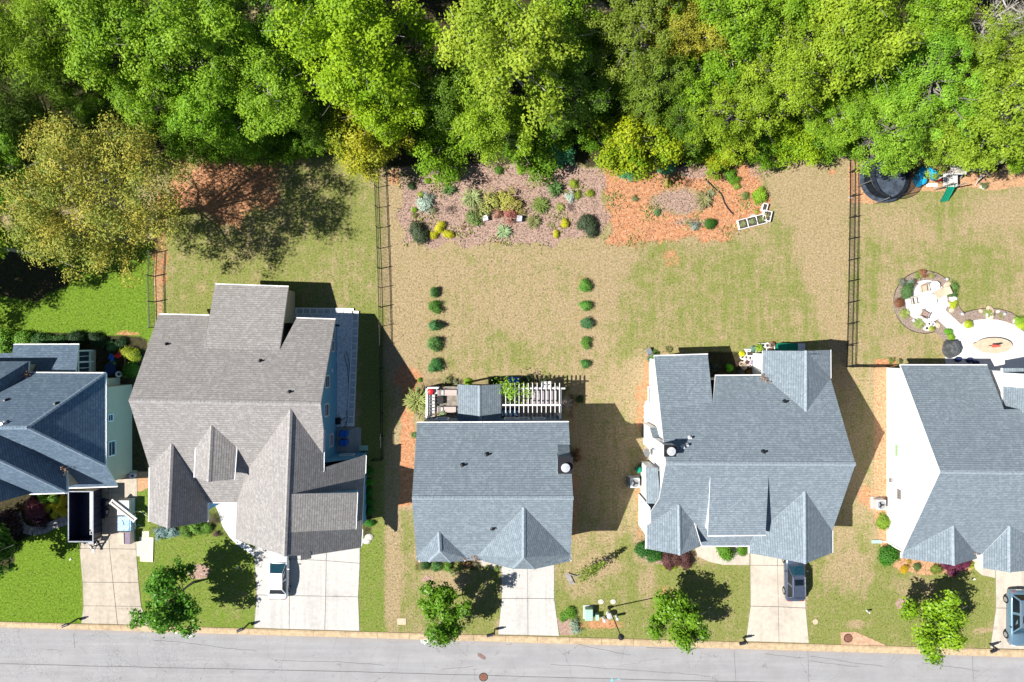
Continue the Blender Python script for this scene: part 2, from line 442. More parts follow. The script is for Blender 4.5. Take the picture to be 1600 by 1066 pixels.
# woodland floor
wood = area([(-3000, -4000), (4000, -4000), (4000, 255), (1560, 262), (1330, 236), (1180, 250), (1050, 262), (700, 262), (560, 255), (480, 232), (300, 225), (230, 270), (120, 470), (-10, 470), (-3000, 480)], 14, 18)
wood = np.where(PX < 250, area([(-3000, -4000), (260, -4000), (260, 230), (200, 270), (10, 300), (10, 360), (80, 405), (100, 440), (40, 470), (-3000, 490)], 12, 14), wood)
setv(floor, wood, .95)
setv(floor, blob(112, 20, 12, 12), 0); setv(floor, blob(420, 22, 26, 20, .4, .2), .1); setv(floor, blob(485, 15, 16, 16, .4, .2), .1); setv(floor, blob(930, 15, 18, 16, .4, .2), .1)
setv(green, blob(440, 18, 70, 26), .15); setv(green, blob(930, 15, 40, 30), .2)

hard = np.zeros(X.shape)
for p_ in ([(134, 745), (214, 745), (217, 910), (236, 980), (125, 980), (129, 909)], [(398, 835), (564, 835), (562, 935), (564, 990), (395, 985)], [(781, 860), (867, 860), (867, 940), (876, 998), (776, 996)], [(1170, 855), (1258, 855), (1260, 950), (1266, 1008), (1162, 1006)], [(1520, 858), (1660, 858), (1660, 1020), (1545, 1017), (1554, 905), (1522, 895)], [(330, 775), (370, 775), (370, 842), (400, 856), (400, 872), (345, 830)], [(740, 860), (784, 860), (784, 892), (757, 888)], [(1082, 850), (1173, 850), (1173, 885), (1107, 880)], [(187, 735), (216, 735), (216, 778), (187, 778)], [(1311, 986), (1337, 986), (1388, 1011), (1311, 1011)], [(450, 480), (566, 480), (566, 708), (450, 708)], [(1396, 420), (1496, 420), (1512, 480), (1610, 480), (1610, 575), (1475, 575), (1470, 522), (1396, 500)]):
    hard = np.maximum(hard, (sdf(p_) > -2.0)*1.0)
hard = np.maximum(hard, (PY > yk(PX)-3)*1.0)
nv = X.size; ny, nx = X.shape
Z = vn(X, Y, 3.0, 50)*.05*np.exp(-0*X)
co = np.stack([X, Y, np.zeros_like(X)], -1).reshape(-1, 3)
idx = np.arange(nv).reshape(ny, nx)
fa = np.stack([idx[:-1, :-1], idx[:-1, 1:], idx[1:, 1:], idx[1:, :-1]], -1).reshape(-1, 4)
def np_mesh(name, co, fa, mats):
    me = bpy.data.meshes.new(name)
    me.vertices.add(len(co)); me.vertices.foreach_set('co', np.ascontiguousarray(co, np.float32).ravel())
    k = fa.shape[1]
    me.loops.add(fa.size); me.loops.foreach_set('vertex_index', np.ascontiguousarray(fa, np.int32).ravel())
    me.polygons.add(len(fa)); me.polygons.foreach_set('loop_start', np.arange(0, fa.size, k, dtype=np.int32))
    me.polygons.foreach_set('loop_total', np.full(len(fa), k, np.int32))
    for m in (mats if isinstance(mats, (list, tuple)) else [mats]): me.materials.append(m)
    me.update(calc_edges=True)
    return me

s = N('ground')
a1 = s.n('ShaderNodeAttribute'); a1.attribute_name = 'zone_a'; a2 = s.n('ShaderNodeAttribute'); a2.attribute_name = 'zone_b'
s1 = s.n('ShaderNodeSeparateColor'); s.set(s1.inputs[0], a1.outputs['Color']); s2 = s.n('ShaderNodeSeparateColor'); s.set(s2.inputs[0], a2.outputs['Color'])
G_, D_, M_ = s1.outputs; S_, F_, L_ = s2.outputs
fine = s.noise(5.5, 5, .75); fine2 = s.noise(13, 3, .7); mid = s.noise(1.1, 4, .65); big = s.noise(.16, 4, .6)
streak = s.noise(2.0, 3, .6, vec=s.mapping(s.P(), (1.0, .12, 1)))
tan = s.ramp(fine, (.3, (.19, .138, .070)), (.45, (.288, .218, .114)), (.57, (.365, .277, .165)), (.7, (.47, .38, .25)))
grn = s.ramp(fine, (.3, (.095, .120, .022)), (.46, (.165, .185, .044)), (.58, (.215, .225, .07)), (.74, (.32, .31, .13)))
lus = s.ramp(fine, (.3, (.05, .10, .008)), (.46, (.10, .178, .012)), (.58, (.155, .235, .026)), (.75, (.28, .34, .085)))
gm = s.math('ADD', G_, s.math('MULTIPLY', s.math('SUBTRACT', mid, .5), .95))
gm = s.math('ADD', gm, s.math('MULTIPLY', s.math('SUBTRACT', big, .5), .75))
gm = s.math('ADD', gm, s.math('MULTIPLY', s.math('SUBTRACT', streak, .5), .75))
gm = s.math('ADD', gm, s.math('MULTIPLY', s.math('SUBTRACT', fine2, .5), .5))
grass = s.mix(s.rng(gm, .18, .72), tan, grn)
grass = s.mix(s.rng(s.math('ADD', L_, s.math('MULTIPLY', s.math('SUBTRACT', mid, .5), .7)), .25, .85), grass, lus)
clay = s.ramp(s.noise(3.5, 6, .7), (.3, (.30, .13, .06)), (.45, (.42, .185, .09)), (.58, (.50, .26, .14)), (.72, (.58, .40, .26)))
mul = s.ramp(fine, (.28, (.14, .085, .06)), (.44, (.29, .185, .14)), (.56, (.38, .265, .215)), (.7, (.54, .44, .38)))
strw = s.ramp(fine, (.28, (.24, .115, .055)), (.46, (.42, .23, .12)), (.66, (.58, .38, .23)))
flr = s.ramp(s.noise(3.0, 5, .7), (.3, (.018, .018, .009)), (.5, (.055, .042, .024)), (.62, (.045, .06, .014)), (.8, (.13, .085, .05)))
def msk(v, amt=1.0):
    return s.rng(s.math('ADD', v, s.math('ADD', s.math('MULTIPLY', s.math('SUBTRACT', mid, .5), amt), s.math('MULTIPLY', s.math('SUBTRACT', fine, .5), amt*.9))), .34, .66)
c = s.mix(msk(D_), grass, clay)
c = s.mix(msk(M_, .5), c, mul); c = s.mix(msk(S_, .6), c, strw); c = s.mix(msk(F_, .6), c, flr)
hb = s.math('ADD', fine, s.math('MULTIPLY', fine2, .8))
M['ground'] = s.fin(c, .95, s.bump(hb, .6, .05), spec=.1)

gme = np_mesh('ground', co, fa, M['ground'])
def vcol(me, name, r, g, b):
    at = me.color_attributes.new(name, 'FLOAT_COLOR', 'POINT')
    at.data.foreach_set('color', np.stack([r, g, b, np.ones_like(r)], -1).astype(np.float32).ravel())
vcol(gme, 'zone_a', green, dirt, mulch); vcol(gme, 'zone_b', straw, floor, lush)
ground = link(bpy.data.objects.new('ground', gme)); struct(ground)

# ------------------------------------------------------------------ road, kerb, driveways, walks
s = N('asphalt')
P = s.P(); n1 = s.noise(26, 3, .7); n2 = s.noise(.5, 5, .65); n3 = s.noise(3, 4, .6)
base = s.ramp(n1, (.25, (.20, .197, .20)), (.5, (.285, .282, .286)), (.8, (.37, .365, .365)))
base = s.mix(s.rng(n2, .35, .7), base, s.mix(1.0, base, (.90, .885, .88), 'MULTIPLY'))
lane = s.noise(1.3, 4, .6, vec=s.mapping(P, (.06, 1.0, 1), (0, 0, .028)))
base = s.mix(s.math('MULTIPLY', s.rng(lane, .40, .68), .55), base, s.mix(1.0, base, (1.22, 1.2, 1.18), 'MULTIPLY'))
oil = s.noise(.9, 3, .5); base = s.mix(s.math('MULTIPLY', s.rng(oil, .64, .76), .5), base, s.mix(1.0, base, (.62, .6, .6), 'MULTIPLY'))
sy_ = s.n('ShaderNodeSeparateXYZ'); s.set(sy_.inputs[0], P)
gd = s.math('ADD', s.math('ADD', sy_.outputs[1], s.math('MULTIPLY', sy_.outputs[0], .0292)), 28.45)
grit = s.math('MULTIPLY', s.rng(s.math('ADD', gd, s.math('MULTIPLY', n3, .9)), -.15, .75), .55)
base = s.mix(grit, base, (.36, .27, .20))
dv = s.n('ShaderNodeVectorMath', operation='ADD'); s.set(dv.inputs[0], P)
nn = s.n('ShaderNodeTexNoise'); s.set(nn.inputs['Vector'], P); nn.inputs['Scale'].default_value = 2.0; nn.inputs['Detail'].default_value = 4
sv = s.n('ShaderNodeVectorMath', operation='SCALE'); s.set(sv.inputs[0], nn.outputs['Color']); sv.inputs['Scale'].default_value = .5
s.set(dv.inputs[1], sv.outputs[0])
def crack(scale, wdt):
    v = s.n('ShaderNodeTexVoronoi', feature='DISTANCE_TO_EDGE'); s.set(v.inputs['Vector'], dv.outputs[0]); v.inputs['Scale'].default_value = scale
    return s.math('SUBTRACT', 1.0, s.rng(v.outputs['Distance'], 0.0, wdt))
sx = s.n('ShaderNodeSeparateXYZ'); s.set(sx.inputs[0], P)
leftmask = s.rng(sx.outputs[0], -20, -36)
patch = s.math('MULTIPLY', s.rng(s.noise(.22, 3), .42, .62), leftmask)
c = s.mix(s.math('MULTIPLY', s.math('MULTIPLY', crack(2.6, .035), patch), .75), base, (.10, .098, .10))
c = s.mix(s.math('MULTIPLY', s.math('MULTIPLY', crack(.28, .006), s.rng(s.noise(.3, 2), .4, .6)), .7), c, (.12, .115, .115))
M['asphalt'] = s.fin(c, .85, s.bump(n1, .35, .01), spec=.2)
M['kerb'] = plain('tan_kerb_concrete', (.45, .335, .205), .85, .18, 2.5, bump=.2, stain=.5)
M['concrete'] = plain('pale_driveway_concrete', (.47, .45, .42), .85, .07, 3, bump=.15, stain=.32, tyre=.28)
M['concrete_old'] = plain('buff_driveway_concrete', (.43, .37, .295), .85, .11, 2.5, bump=.15, stain=.5, tyre=.4)
M['concrete_white'] = plain('white_patio_concrete', (.66, .65, .64), .8, .04, 2, stain=.12)
M['concrete_buff'] = plain('cream_driveway_concrete', (.49, .43, .355), .85, .08, 2.5, bump=.15, stain=.45, tyre=.34)
M['joint'] = plain('joint_filler', (.13, .12, .11), .9, .2)

def yk(px): return 971.2 + .0275*px            # back of the kerb
def yr(px): return 980.2 + .0292*px            # kerb meets the road
r = MB()
A = [W(-900, yr(-900)), W(2500, yr(2500)), W(2500, yr(2500)+150), W(-900, yr(-900)+150)]
r.add([(p.x, p.y, .006) for p in A], [(0, 1, 2, 3)])
road = r.build('road', M['asphalt']); struct(road)
# seam between the two lanes, and tar-sealed cracks
def polyline_strip(mb, pts, wd, z, mi=0):
    for i in range(len(pts)-1):
        a, b = Vector(pts[i]), Vector(pts[i+1]); d = (b-a); nrm = Vector((-d.y, d.x, 0)).normalized()*wd*.5; e = d.normalized()*.01
        mb.add([(a.x-nrm.x-e.x, a.y-nrm.y-e.y, z), (b.x-nrm.x+e.x, b.y-nrm.y+e.y, z), (b.x+nrm.x+e.x, b.y+nrm.y+e.y, z), (a.x+nrm.x-e.x, a.y+nrm.y-e.y, z)], [(0, 1, 2, 3)], mi)
M['crack'] = plain('road_crack', (.10, .095, .095), .9, .2)
def wander(p0, p1, n, amp, seed):
    rr = random.Random(seed); out = []; off = 0
    for i in range(n+1):
        t = i/n; off += rr.uniform(-amp, amp); off *= .9
        out.append(W(p0[0]+(p1[0]-p0[0])*t, p0[1]+(p1[1]-p0[1])*t + off))
    return out
m = MB()
polyline_strip(m, wander((-300, 1030), (1900, 1083), 90, .35, 1), .05, .0105)
for i, (a, b, n) in enumerate((((690, 1046), (740, 1041), 8), ((905, 1007), (985, 1024), 12), ((860, 1038), (1110, 1057), 30), ((1010, 1012), (1100, 1014), 10), ((1195, 1022), (1256, 1028), 10), ((1265, 1025), (1380, 1041), 16), ((1262, 1014), (1264, 1066), 6), ((1147, 1016), (1150, 1066), 6), ((1519, 1026), (1521, 1066), 6), ((115, 990), (117, 1012), 4), ((1265, 1032), (1340, 1040), 9), ((790, 1008), (800, 1006), 4), ((240, 1000), (400, 1016), 22), ((430, 1030), (600, 1040), 22), ((1440, 1035), (1530, 1048), 12))):
    polyline_strip(m, wander(a, b, n, .9, 10+i), .028, .0115)
crk = m.build('road_crack', M['crack'], road)
# kerb: cast segments with open joints
kerb = MB(); k0 = None
segs = np.arange(-560, 2200, 50.0)
kp = bpy.data.objects.new('kerb', None); C.objects.link(kp); kp['kind'] = 'structure'
kmesh = {}
for i, x0 in enumerate(segs):
    x1 = x0 + 49.6
    a = [W(x0, yk(x0)), W(x0, yr(x0)), W(x1, yr(x1)), W(x1, yk(x1))]
    mm = MB(); prof = [(0, .07), (.22, .13), (.5, .10), (.85, .03), (1, .012)]
    vs = []
    for p, q in ((a[0], a[1]), (a[3], a[2])):
        for t, z in prof: v = p.lerp(q, t); vs.append((v.x, v.y, z))
        for t in (1, 0): v = p.lerp(q, t); vs.append((v.x, v.y, -.1))
    n = len(prof)+2
    fs = [(j, (j+1) % n, n+(j+1) % n, n+j) for j in range(n)] + [tuple(range(n-1, -1, -1)), tuple(range(n, 2*n))]
    mm.add(vs, fs); mm.build('kerb_segment', M['kerb'], kp)

def slabs(name, rows, cols, mat, z=.035, gap=.035, label=None):
    """rows: list of pixel polylines (left to right); each pair of rows and columns encloses one slab"""
    e = bpy.data.objects.new(name, None); C.objects.link(e); e['kind'] = 'structure'
    full = MB()
    for r0, r1 in zip(rows[:-1], rows[1:]):
        for j in range(len(r0)-1):
            q = [W(*r0[j]), W(*r0[j+1]), W(*r1[j+1]), W(*r1[j])]
            cen = sum(q, Vector())/4
            pts = [p + (cen-p).normalized()*gap for p in q]
            MB().prism([(p.x, p.y) for p in reversed(pts)], .0, z).build('slab', mat, e)
            full.prism([(p.x, p.y) for p in reversed(q)], -.02, z-.02)
    full.build('joint', M['joint'], e)
    return e
slabs('driveway', [[(137, 745), (170, 745), (214, 745)], [(131, 770), (170, 770), (213, 770)], [(128, 808), (168.5, 808), (212, 808)], [(124.4, 857), (171.5, 857.5), (213, 858)], [(129, 909.5), (177, 910), (217, 910)], [(130.5, 946.5), (181, 947), (221, 947.5)], [(127, 974), (184, 975.5), (234, 977)]], 2, M['concrete_old'])
slabs('driveway', [[(400, 835), (453, 835), (511, 835), (563, 835)], [(398, 871), (453, 873), (510, 876), (562.5, 880)], [(401, 929.5), (452.5, 930.5), (509, 931.5), (560, 932.5)], [(397, 981), (452, 983), (507.6, 984.5), (562, 986)]], 3, M['concrete'])
slabs('driveway', [[(783, 862), (824, 862), (866, 862)], [(784, 935), (824.5, 935), (866, 935.5)], [(778, 991.5), (825, 992.5), (874, 994)]], 2, M['concrete'])
slabs('driveway', [[(1172, 858), (1214.5, 858), (1257, 858)], [(1172, 883), (1214.7, 883.3), (1257.5, 883.6)], [(1172.6, 947), (1216, 948), (1258.7, 950)], [(1165, 1002), (1217, 1003.5), (1264, 1005)]], 2, M['concrete_buff'])
slabs('driveway', [[(1555, 885), (1600, 885), (1645, 885)], [(1556, 950), (1600, 950), (1645, 950)], [(1547, 1013), (1600, 1014.5), (1652, 1016)]], 2, M['concrete_buff'])
def sheet(name, poly, mat, z0=-.05, z=.03):
    pts = [W(*p) for p in poly]
    o = MB().prism([(p.x, p.y) for p in reversed(pts)], z0, z).build(name, mat); struct(o); return o
sheet('walkway', [(330, 775), (368, 775), (368, 842), (385, 850), (397.5, 858), (397.5, 870), (384, 860), (372, 852), (360, 841), (347.5, 822), (342, 802), (335, 786)], M['concrete_white'])
sheet('walkway', [(740, 860), (781.5, 860), (782, 891), (770, 889.5), (757, 886), (745, 877)], M['concrete_buff'])
sheet('walkway', [(1084, 850), (1171, 850), (1171, 883), (1130, 882.5), (1107, 877.5), (1090, 869)], M['concrete_buff'])
sheet('walkway', [(1520, 860), (1554, 860), (1554.5, 903), (1534, 898.6), (1524, 890), (1519.5, 876)], M['concrete_buff'])
sheet('walkway', [(189, 735), (214, 735), (214, 744), (214.5, 777), (205, 772), (196, 773), (189, 776)], M['concrete_old'])
drain = sheet('storm_drain_apron', [(1313, 988), (1336, 987), (1386, 1009), (1314.5, 1007)], plain('rusty_concrete', (.45, .29, .185), .9, .2, 3, stain=.4))
M['rust'] = plain('rusty_iron', (.19, .085, .055), .8, .25, 8, bump=.5)
def lid(name, px, py, rpx, z, label, cat):
    p = W(px, py); r_ = rpx*H/F
    e = thing(name, label, cat, p)
    MB().lathe((p.x, p.y, 0), [(r_*1.15, z), (r_*1.15, z+.012), (r_*1.0, z+.012), (r_*1.0, z)], 20).build('rim', M['metal_dark'], e)
    mm = MB().lathe((p.x, p.y, 0), [(r_*.98, z), (r_*.98, z+.02), (0, z+.022)], 20)
    for k in range(-2, 3): mm.box((p.x, p.y+k*r_*.3, z+.024), (r_*1.2, r_*.06, .012))
    mm.build('cover', M['rust'], e); return e
lid('manhole', 1325, 997, 6, .03, 'rusty round manhole cover on the concrete storm drain apron', 'manhole')
lid('manhole', 755.5, 1058, 6, .0065, 'rust brown round manhole cover in the middle of the grey road', 'manhole')
M['patch'] = plain('red_brown_patch', (.20, .13, .12), .9, .15, 5)
pp = [W(*p) for p in ((746, 1021), (750, 1020.5), (756, 1024), (759.5, 1027.5), (758, 1031), (754, 1030), (747, 1025.5))]
tag(MB().prism([(p.x, p.y) for p in reversed(pp)], .004, .014).build('road_patch', M['patch']), 'brown peanut shaped patch on the road above the round manhole', 'patch')
M['paint_white'] = plain('white_marking_paint', (.75, .75, .75), .8, .1); M['paint_cyan'] = plain('blue_marking_paint', (.15, .5, .6), .8, .1)
def mark(strokes, mat, label, wd=.07):
    m = MB()
    for k, st in enumerate(strokes): polyline_strip(m, [W(*p) for p in st], wd, .0135+.0008*k)
    tag(m.build('survey_mark', mat), label, 'road marking')
mark([[(658, 999), (658, 1003), (662, 1005)], [(668, 999), (668, 1003), (664, 1005)], [(661, 999.5), (661, 1002.5), (665, 1002.5), (665, 999.5), (661, 999.5)], [(663.5, 1003), (663.5, 1007.5)], [(658.5, 1004), (668.5, 1004)]], M['paint_white'], 'white sprayed survey mark on the road below the third house tree')
mark([[(274, 989.2), (277, 989)]], M['paint_white'], 'left short white sprayed dash on the road by the kerb', .12); mark([[(280, 990), (284, 989.6), (287, 990)]], M['paint_white'], 'right white sprayed dash on the road by the kerb', .12)
mark([[(295, 997), (295, 992), (299, 991.8), (299, 994.5), (295, 994.6)]], M['paint_white'], 'white sprayed letter like mark on the road left of the second drive')
mark([[(956, 1060), (956, 1066)], [(954, 1063.5), (958, 1063.5)]], M['paint_cyan'], 'pale blue sprayed cross on the road at the bottom edge', .10); mark([[(964, 1062), (968, 1061.6)]], M['paint_cyan'], 'pale blue sprayed dash right of the blue cross', .10)
# ------------------------------------------------------------------ houses
def roof(house, faces, mat, name='roof', thick=.2, trim=None):
    """faces: lists of top-side points; edges used once get a fascia. UVs follow the eaves."""
    key = {}; vs = []
    def vid(p):
        k = (round(p.x, 3), round(p.y, 3), round(p.z, 3))
        if k not in key: key[k] = len(vs); vs.append(Vector(p))
        return key[k]
    F_ = []
    for f in faces:
        ids = []
        for p in f:
            i = vid(p)
            if i not in ids: ids.append(i)
        nrm = Vector()
        for a, b in zip(ids, ids[1:]+ids[:1]): nrm += vs[a].cross(vs[b])
        if nrm.z < 0: ids.reverse(); nrm = -nrm
        F_.append((ids, nrm.normalized()))
    from mathutils.geometry import tessellate_polygon
    tri = []
    for ids, nrm in F_:
        if len(ids) == 3: tri.append((ids, nrm)); continue
        for t in tessellate_polygon([[Vector((vs[i].x, vs[i].y, 0)) for i in ids]]):
            t = [ids[k] for k in t]; a, b, c_ = (vs[i] for i in t)
            if (b-a).cross(c_-a).z < 0: t.reverse()
            tri.append((t, nrm))
    F_ = tri
    n = len(vs); allv = vs + [v - Vector((0, 0, thick)) for v in vs]
    polys = [list(f) for f, _ in F_]; mi = [0]*len(polys)
    polys += [[i+n for i in reversed(f)] for f, _ in F_]; mi += [1]*len(F_)
    edges = {}
    for f, _ in F_:
        for a, b in zip(f, f[1:]+f[:1]): edges[(a, b)] = 1
    for (a, b) in edges:
        if (b, a) not in edges: polys.append([b, a, a+n, b+n]); mi.append(1)
    me = bpy.data.meshes.new(name); me.from_pydata([tuple(v) for v in allv], [], polys)
    me.materials.append(mat); me.materials.append(trim or M['trim'])
    me.polygons.foreach_set('material_index', mi)
    uv = me.uv_layers.new(name='UVMap')
    for pi, (f, nrm) in enumerate(F_):
        u = Vector((0, 0, 1)).cross(nrm)
        u = u.normalized() if u.length > .02 else Vector((1, 0, 0)); v = nrm.cross(u)
        p = me.polygons[pi]
        for li in p.loop_indices:
            c_ = me.vertices[me.loops[li].vertex_index].co
            uv.data[li].uv = (c_.dot(u), c_.dot(v))
    me.update()
    return link(bpy.data.objects.new(name, me), house)

def cap(rf, pts, mat, wd=.17, z=.05, drop=.1):
    m = MB()
    for a, b in zip(pts[:-1], pts[1:]):
        d = (b-a); L = d.length; d.normalize(); sd = Vector((-d.y, d.x, 0)).normalized()*wd
        k = max(1, int(L/.28)); up = Vector((0, 0, 1))
        for i in range(k):                              # overlapping cap shingles
            p = a + d*(L*i/k); q = a + d*(L*(i+1)/k+.03); e = .012
            m.add([p-sd-up*(drop-.02), p+up*z, p+sd-up*(drop-.02), q-sd-up*(drop-.02-e), q+up*(z+e), q+sd-up*(drop-.02-e)], [(0, 1, 4, 3), (1, 2, 5, 4), (0, 2, 1), (3, 4, 5)])
    return m.build('ridge_cap', mat, rf)

def gutter(rf, a, b, out):
    """box gutter below an eave edge from a to b, set on its outer side"""
    o = Vector((out[0], out[1], 0)).normalized()*.05; d = Vector((0, 0, -.10))
    m = MB(); m.bar(a+o+d, b+o+d, .09, .10)
    L = (b-a).length; k = max(2, int(L/.9))
    for i in range(k+1):
        p = a.lerp(b, i/k)+o+d+Vector((0, 0, .075)); m.box(p, (.05, .05, .03))
    return m.build('gutter', M['trim'], rf)

def walls(house, poly, zt, mat, closed=True, z0=-.1, name='wall', seg=24):
    vs = []; fs = []
    pts = [Vector((p[0], p[1], 0)) for p in poly]
    n = len(pts) if closed else len(pts)-1
    for i in range(n):
        a, b = pts[i], pts[(i+1) % len(pts)]
        k = len(vs)
        for j in range(seg+1):
            p = a.lerp(b, j/seg); vs += [(p.x, p.y, z0), (p.x, p.y, max(zt(p.x, p.y), z0+.1))]
        fs += [(k+2*j, k+2*j+2, k+2*j+3, k+2*j+1) for j in range(seg)]
    return MB().add(vs, fs).build(name, mat, house)
def under(*pl, d=.2): return lambda x, y: min(p.z(x, y) for p in pl) - d

def window(house, c, axis, wd, ht, out=1, glass=None, name='window', mull=1):
    """axis 'x': the wall faces +-x (out gives the sign); axis 'y': the wall faces +-y"""
    c = Vector(c); n = Vector((out, 0, 0)) if axis == 'x' else Vector((0, out, 0)); t = Vector((0, 1, 0)) if axis == 'x' else Vector((1, 0, 0)); up = Vector((0, 0, 1))
    m = MB(); e = .06
    def bx(dc, su, sv, th):
        cc = c + n*dc[0] + t*dc[1] + up*dc[2]
        m.box(cc, (th if axis == 'x' else su, su if axis == 'x' else th, sv))
    bx((0.03, -wd/2-.05, 0), .1, ht+.2, .1); bx((0.03, wd/2+.05, 0), .1, ht+.2, .1)
    bx((0.03, 0, ht/2+.05), wd, .1, .1); bx((0.05, 0, -ht/2-.05), wd, .1, .14)
    for i in range(mull): bx((0.03, 0, -ht/2+ht*(i+1)/(mull+1)), wd, .045, .06)
    f = m.build(name, M['trim'], house)
    m2 = MB(); m2.box(c + n*.012, ((.02, wd, ht) if axis == 'x' else (wd, .02, ht))); m2.build('pane', glass or M['glass'], f)
    return f

def vent(house, px, py, pl, r_=.09, h=.38, mat=None):
    p = pl.at(px, py)
    m = MB(); m.lathe(p+Vector((0, 0, -.1)), [(r_*2.4, .06), (r_*1.6, .16), (r_, .18), (r_, h+.1), (r_*.7, h+.1)], 12)
    return m.build('vent_pipe', mat or M['metal_dark'], house)

# ---------- the single-storey blue-grey house in the middle
Hc = thing('house', 'blue-grey gabled house in the middle with a deck and white pergola behind', 'house', W(770, 770))
zr = 9.57; zr_e = 6.0
rA, rB = W(651.7, 661, zr_e), W(888.5, 660, zr_e); rC, rD = W(643.7, 778.5, zr), W(895.6, 778.5, zr)
rE, rF = W(651, 876, 6.1), W(891.5, 876, 6.1)
Pb, Pf = Plane(rA, rB, rC), Plane(rC, rE, rD)
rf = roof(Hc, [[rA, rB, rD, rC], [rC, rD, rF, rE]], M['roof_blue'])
cap(rf, [rC, rD], M['cap_blue']); gutter(rf, rA, rB, (0, 1))
walls(Hc, [(rA.x+.3, rA.y-.08), (rB.x-.3, rB.y-.08), (rF.x-.3, rF.y+.5), (rE.x+.3, rE.y+.5)], under(Pb, Pf, d=.22), M['slate_wall'])
# small clipped gable on the left
def gable_hip(house, pl, apex, peak, cl, cr, el, er, vl, vr, mat, capm, zcl, zel, zpk=None, wmat=None):
    a = pl.at(*apex, .03); pk = W(*peak, a.z if zpk is None else zpk)
    ccl, ccr = W(*cl, zcl), W(*cr, zcl); eel, eer = W(*el, zel), W(*er, zel)
    vvl, vvr = pl.at(*vl, .02), pl.at(*vr, .02)
    r_ = roof(house, [[a, vvl, eel, ccl, pk], [a, pk, ccr, eer, vvr], [pk, ccl, ccr]], mat)
    cap(r_, [a, pk], capm); cap(r_, [pk, ccl], capm, .12, .03, .04); cap(r_, [pk, ccr], capm, .12, .03, .04)
    gutter(r_, vvl, eel, (-1, 0)); gutter(r_, eer, vvr, (1, 0))
    ins = .35; y1 = min(eel.y, eer.y)+.35; y0 = pk.y + 2.5
    pL, pR = Plane(a, eel, pk), Plane(a, pk, eer)
    zf = lambda x, y: min(pL.z(x, y), pR.z(x, y), zcl+.35)-.25
    walls(house, [(eel.x+ins, y0), (eel.x+ins, y1), (eer.x-ins, y1), (eer.x-ins, y0)], zf, wmat or M['slate_wall'], False)
    return r_
gable_hip(Hc, Pf, (686, 831.5), (687.6, 861), (670, 877.8), (704, 878.2), (656.2, 878), (725, 877), (652, 869.5), (729, 872), M['roof_blue'], M['cap_blue'], 6.8, 6.0)
gable_hip(Hc, Pf, (818.6, 793), (818.4, 871.5), (800.5, 889), (836.5, 889.3), (755, 877.2), (891.2, 877), (746, 869), (891, 867), M['roof_blue'], M['cap_blue'], 7.25, 5.95)
# metal flue chimney on the right slope
p = Pb.at(881, 722)
ch = MB(); ch.box((p.x, p.y, p.z+.5), (1.1, 1.25, 1.9)); co_ = ch.build('chimney', M['slate_wall'], Hc)
MB().box((p.x, p.y, p.z+1.5), (1.25, 1.35, .1)).build('chimney_cap', M['metal_dark'], co_)
m = MB(); m.lathe((p.x, p.y-.15, p.z+1.55), [(.3, 0), (.3, .25), (.36, .25), (.36, .32), (0, .36)], 16); m.build('flue', M['metal_light'], co_)
m = MB(); m.bar((p.x-.6, p.y-.66, p.z+1.5), (p.x-.6, p.y+.62, p.z+1.5), .06); m.bar((p.x-.6, p.y-.66, p.z-.1), (p.x-.6, p.y-.66, p.z+1.5), .06); m.build('flashing', M['trim'], co_)
q = Pb.at(881, 711.5); roof(Hc, [[Vector((p.x-.5, p.y+.62, p.z+.55)), Vector((p.x+.5, p.y+.62, p.z+.55)), Vector((p.x+.5, p.y+1.3, Pb.z(p.x, p.y+1.3)+.06)), Vector((p.x-.5, p.y+1.3, Pb.z(p.x, p.y+1.3)+.06))]], M['roof_blue'], 'cricket', .06)
for v in ((760.5, 710.7), (722.5, 727.3)): vent(Hc, *v, Pb)
vent(Hc, 769.5, 825.8, Pf)
# rear porch roof: a gable with its ridge running back
zp = 3.35
a0, a1 = W(715, 601, zp), W(783, 600.5, zp); b0, b1 = W(715.5, 661, zp), W(783, 661, zp)
k0, k1 = W(749.5, 602.5, 4.25), W(749.5, 661, 4.25)
rfp = roof(Hc, [[a0, k0, k1, b0], [k0, a1, b1, k1]], M['roof_blue'], 'porch_roof', .15); cap(rfp, [k0, k1], M['cap_blue'])
for x_ in (716.5, 781.5):
    for y_ in (603, 640):
        pp = W(x_, y_, zp-.25); MB().box((pp.x, pp.y, (pp.z+.9)/2), (.16, .16, pp.z-.9)).build('porch_post', M['trim'], Hc)
yw = rA.y-.07
for px_, wd_ in ((690.5, 1.0), (797.5, .95), (818, .95), (842, .95)):
    x_ = (px_-800)*(H-2.9)/F; window(Hc, (x_, yw, 2.55), 'y', wd_, 1.4, 1)

# ---------- the long blue-grey house with white walls, right of the middle
Hd = thing('house', 'blue-grey roofed white house with shed dormer and a shouldered chimney on its left side', 'house', W(1165, 700))
zr = 8.6
dC, dD = W(1040.5, 724, zr), W(1336.7, 725.5, zr)
dB0, dB1 = W(1031, 588, 4.2), W(1297.5, 587.5, 4.2)
dF0, dF1 = W(1026, 853, 4.5), W(1298, 853, 4.5)
Pb = Plane(dC, dB1, dD); Pf = Plane(dC, dF1, dD)
lft = W(1033, 769, 6.4)
jog = Pf.at(1029, 785); fl = Pf.at(1013, 830)
wl0, wl1 = W(1022, 556.7, 3.95), W(1106, 554.2, 3.95)
wv0, wv1 = Pb.at(1031.5, 640), Pb.at(1113.7, 630)
rr0, rr1 = Pb.at(1118, 587.5), Pb.at(1297.5, 590)
fe0 = Pf.at(1018, 853); fe1 = Pf.at(1298, 853); fr = Pf.at(1300.5, 830)
rf = roof(Hd, [[dC, wv0, wv1, rr0, rr1, dD], [wl0, wl1, wv1, wv0], [dC, dD, fr, fe1, fe0, Pf.at(1017, 800), Pf.at(1030, 780)]], M['roof_blue'])
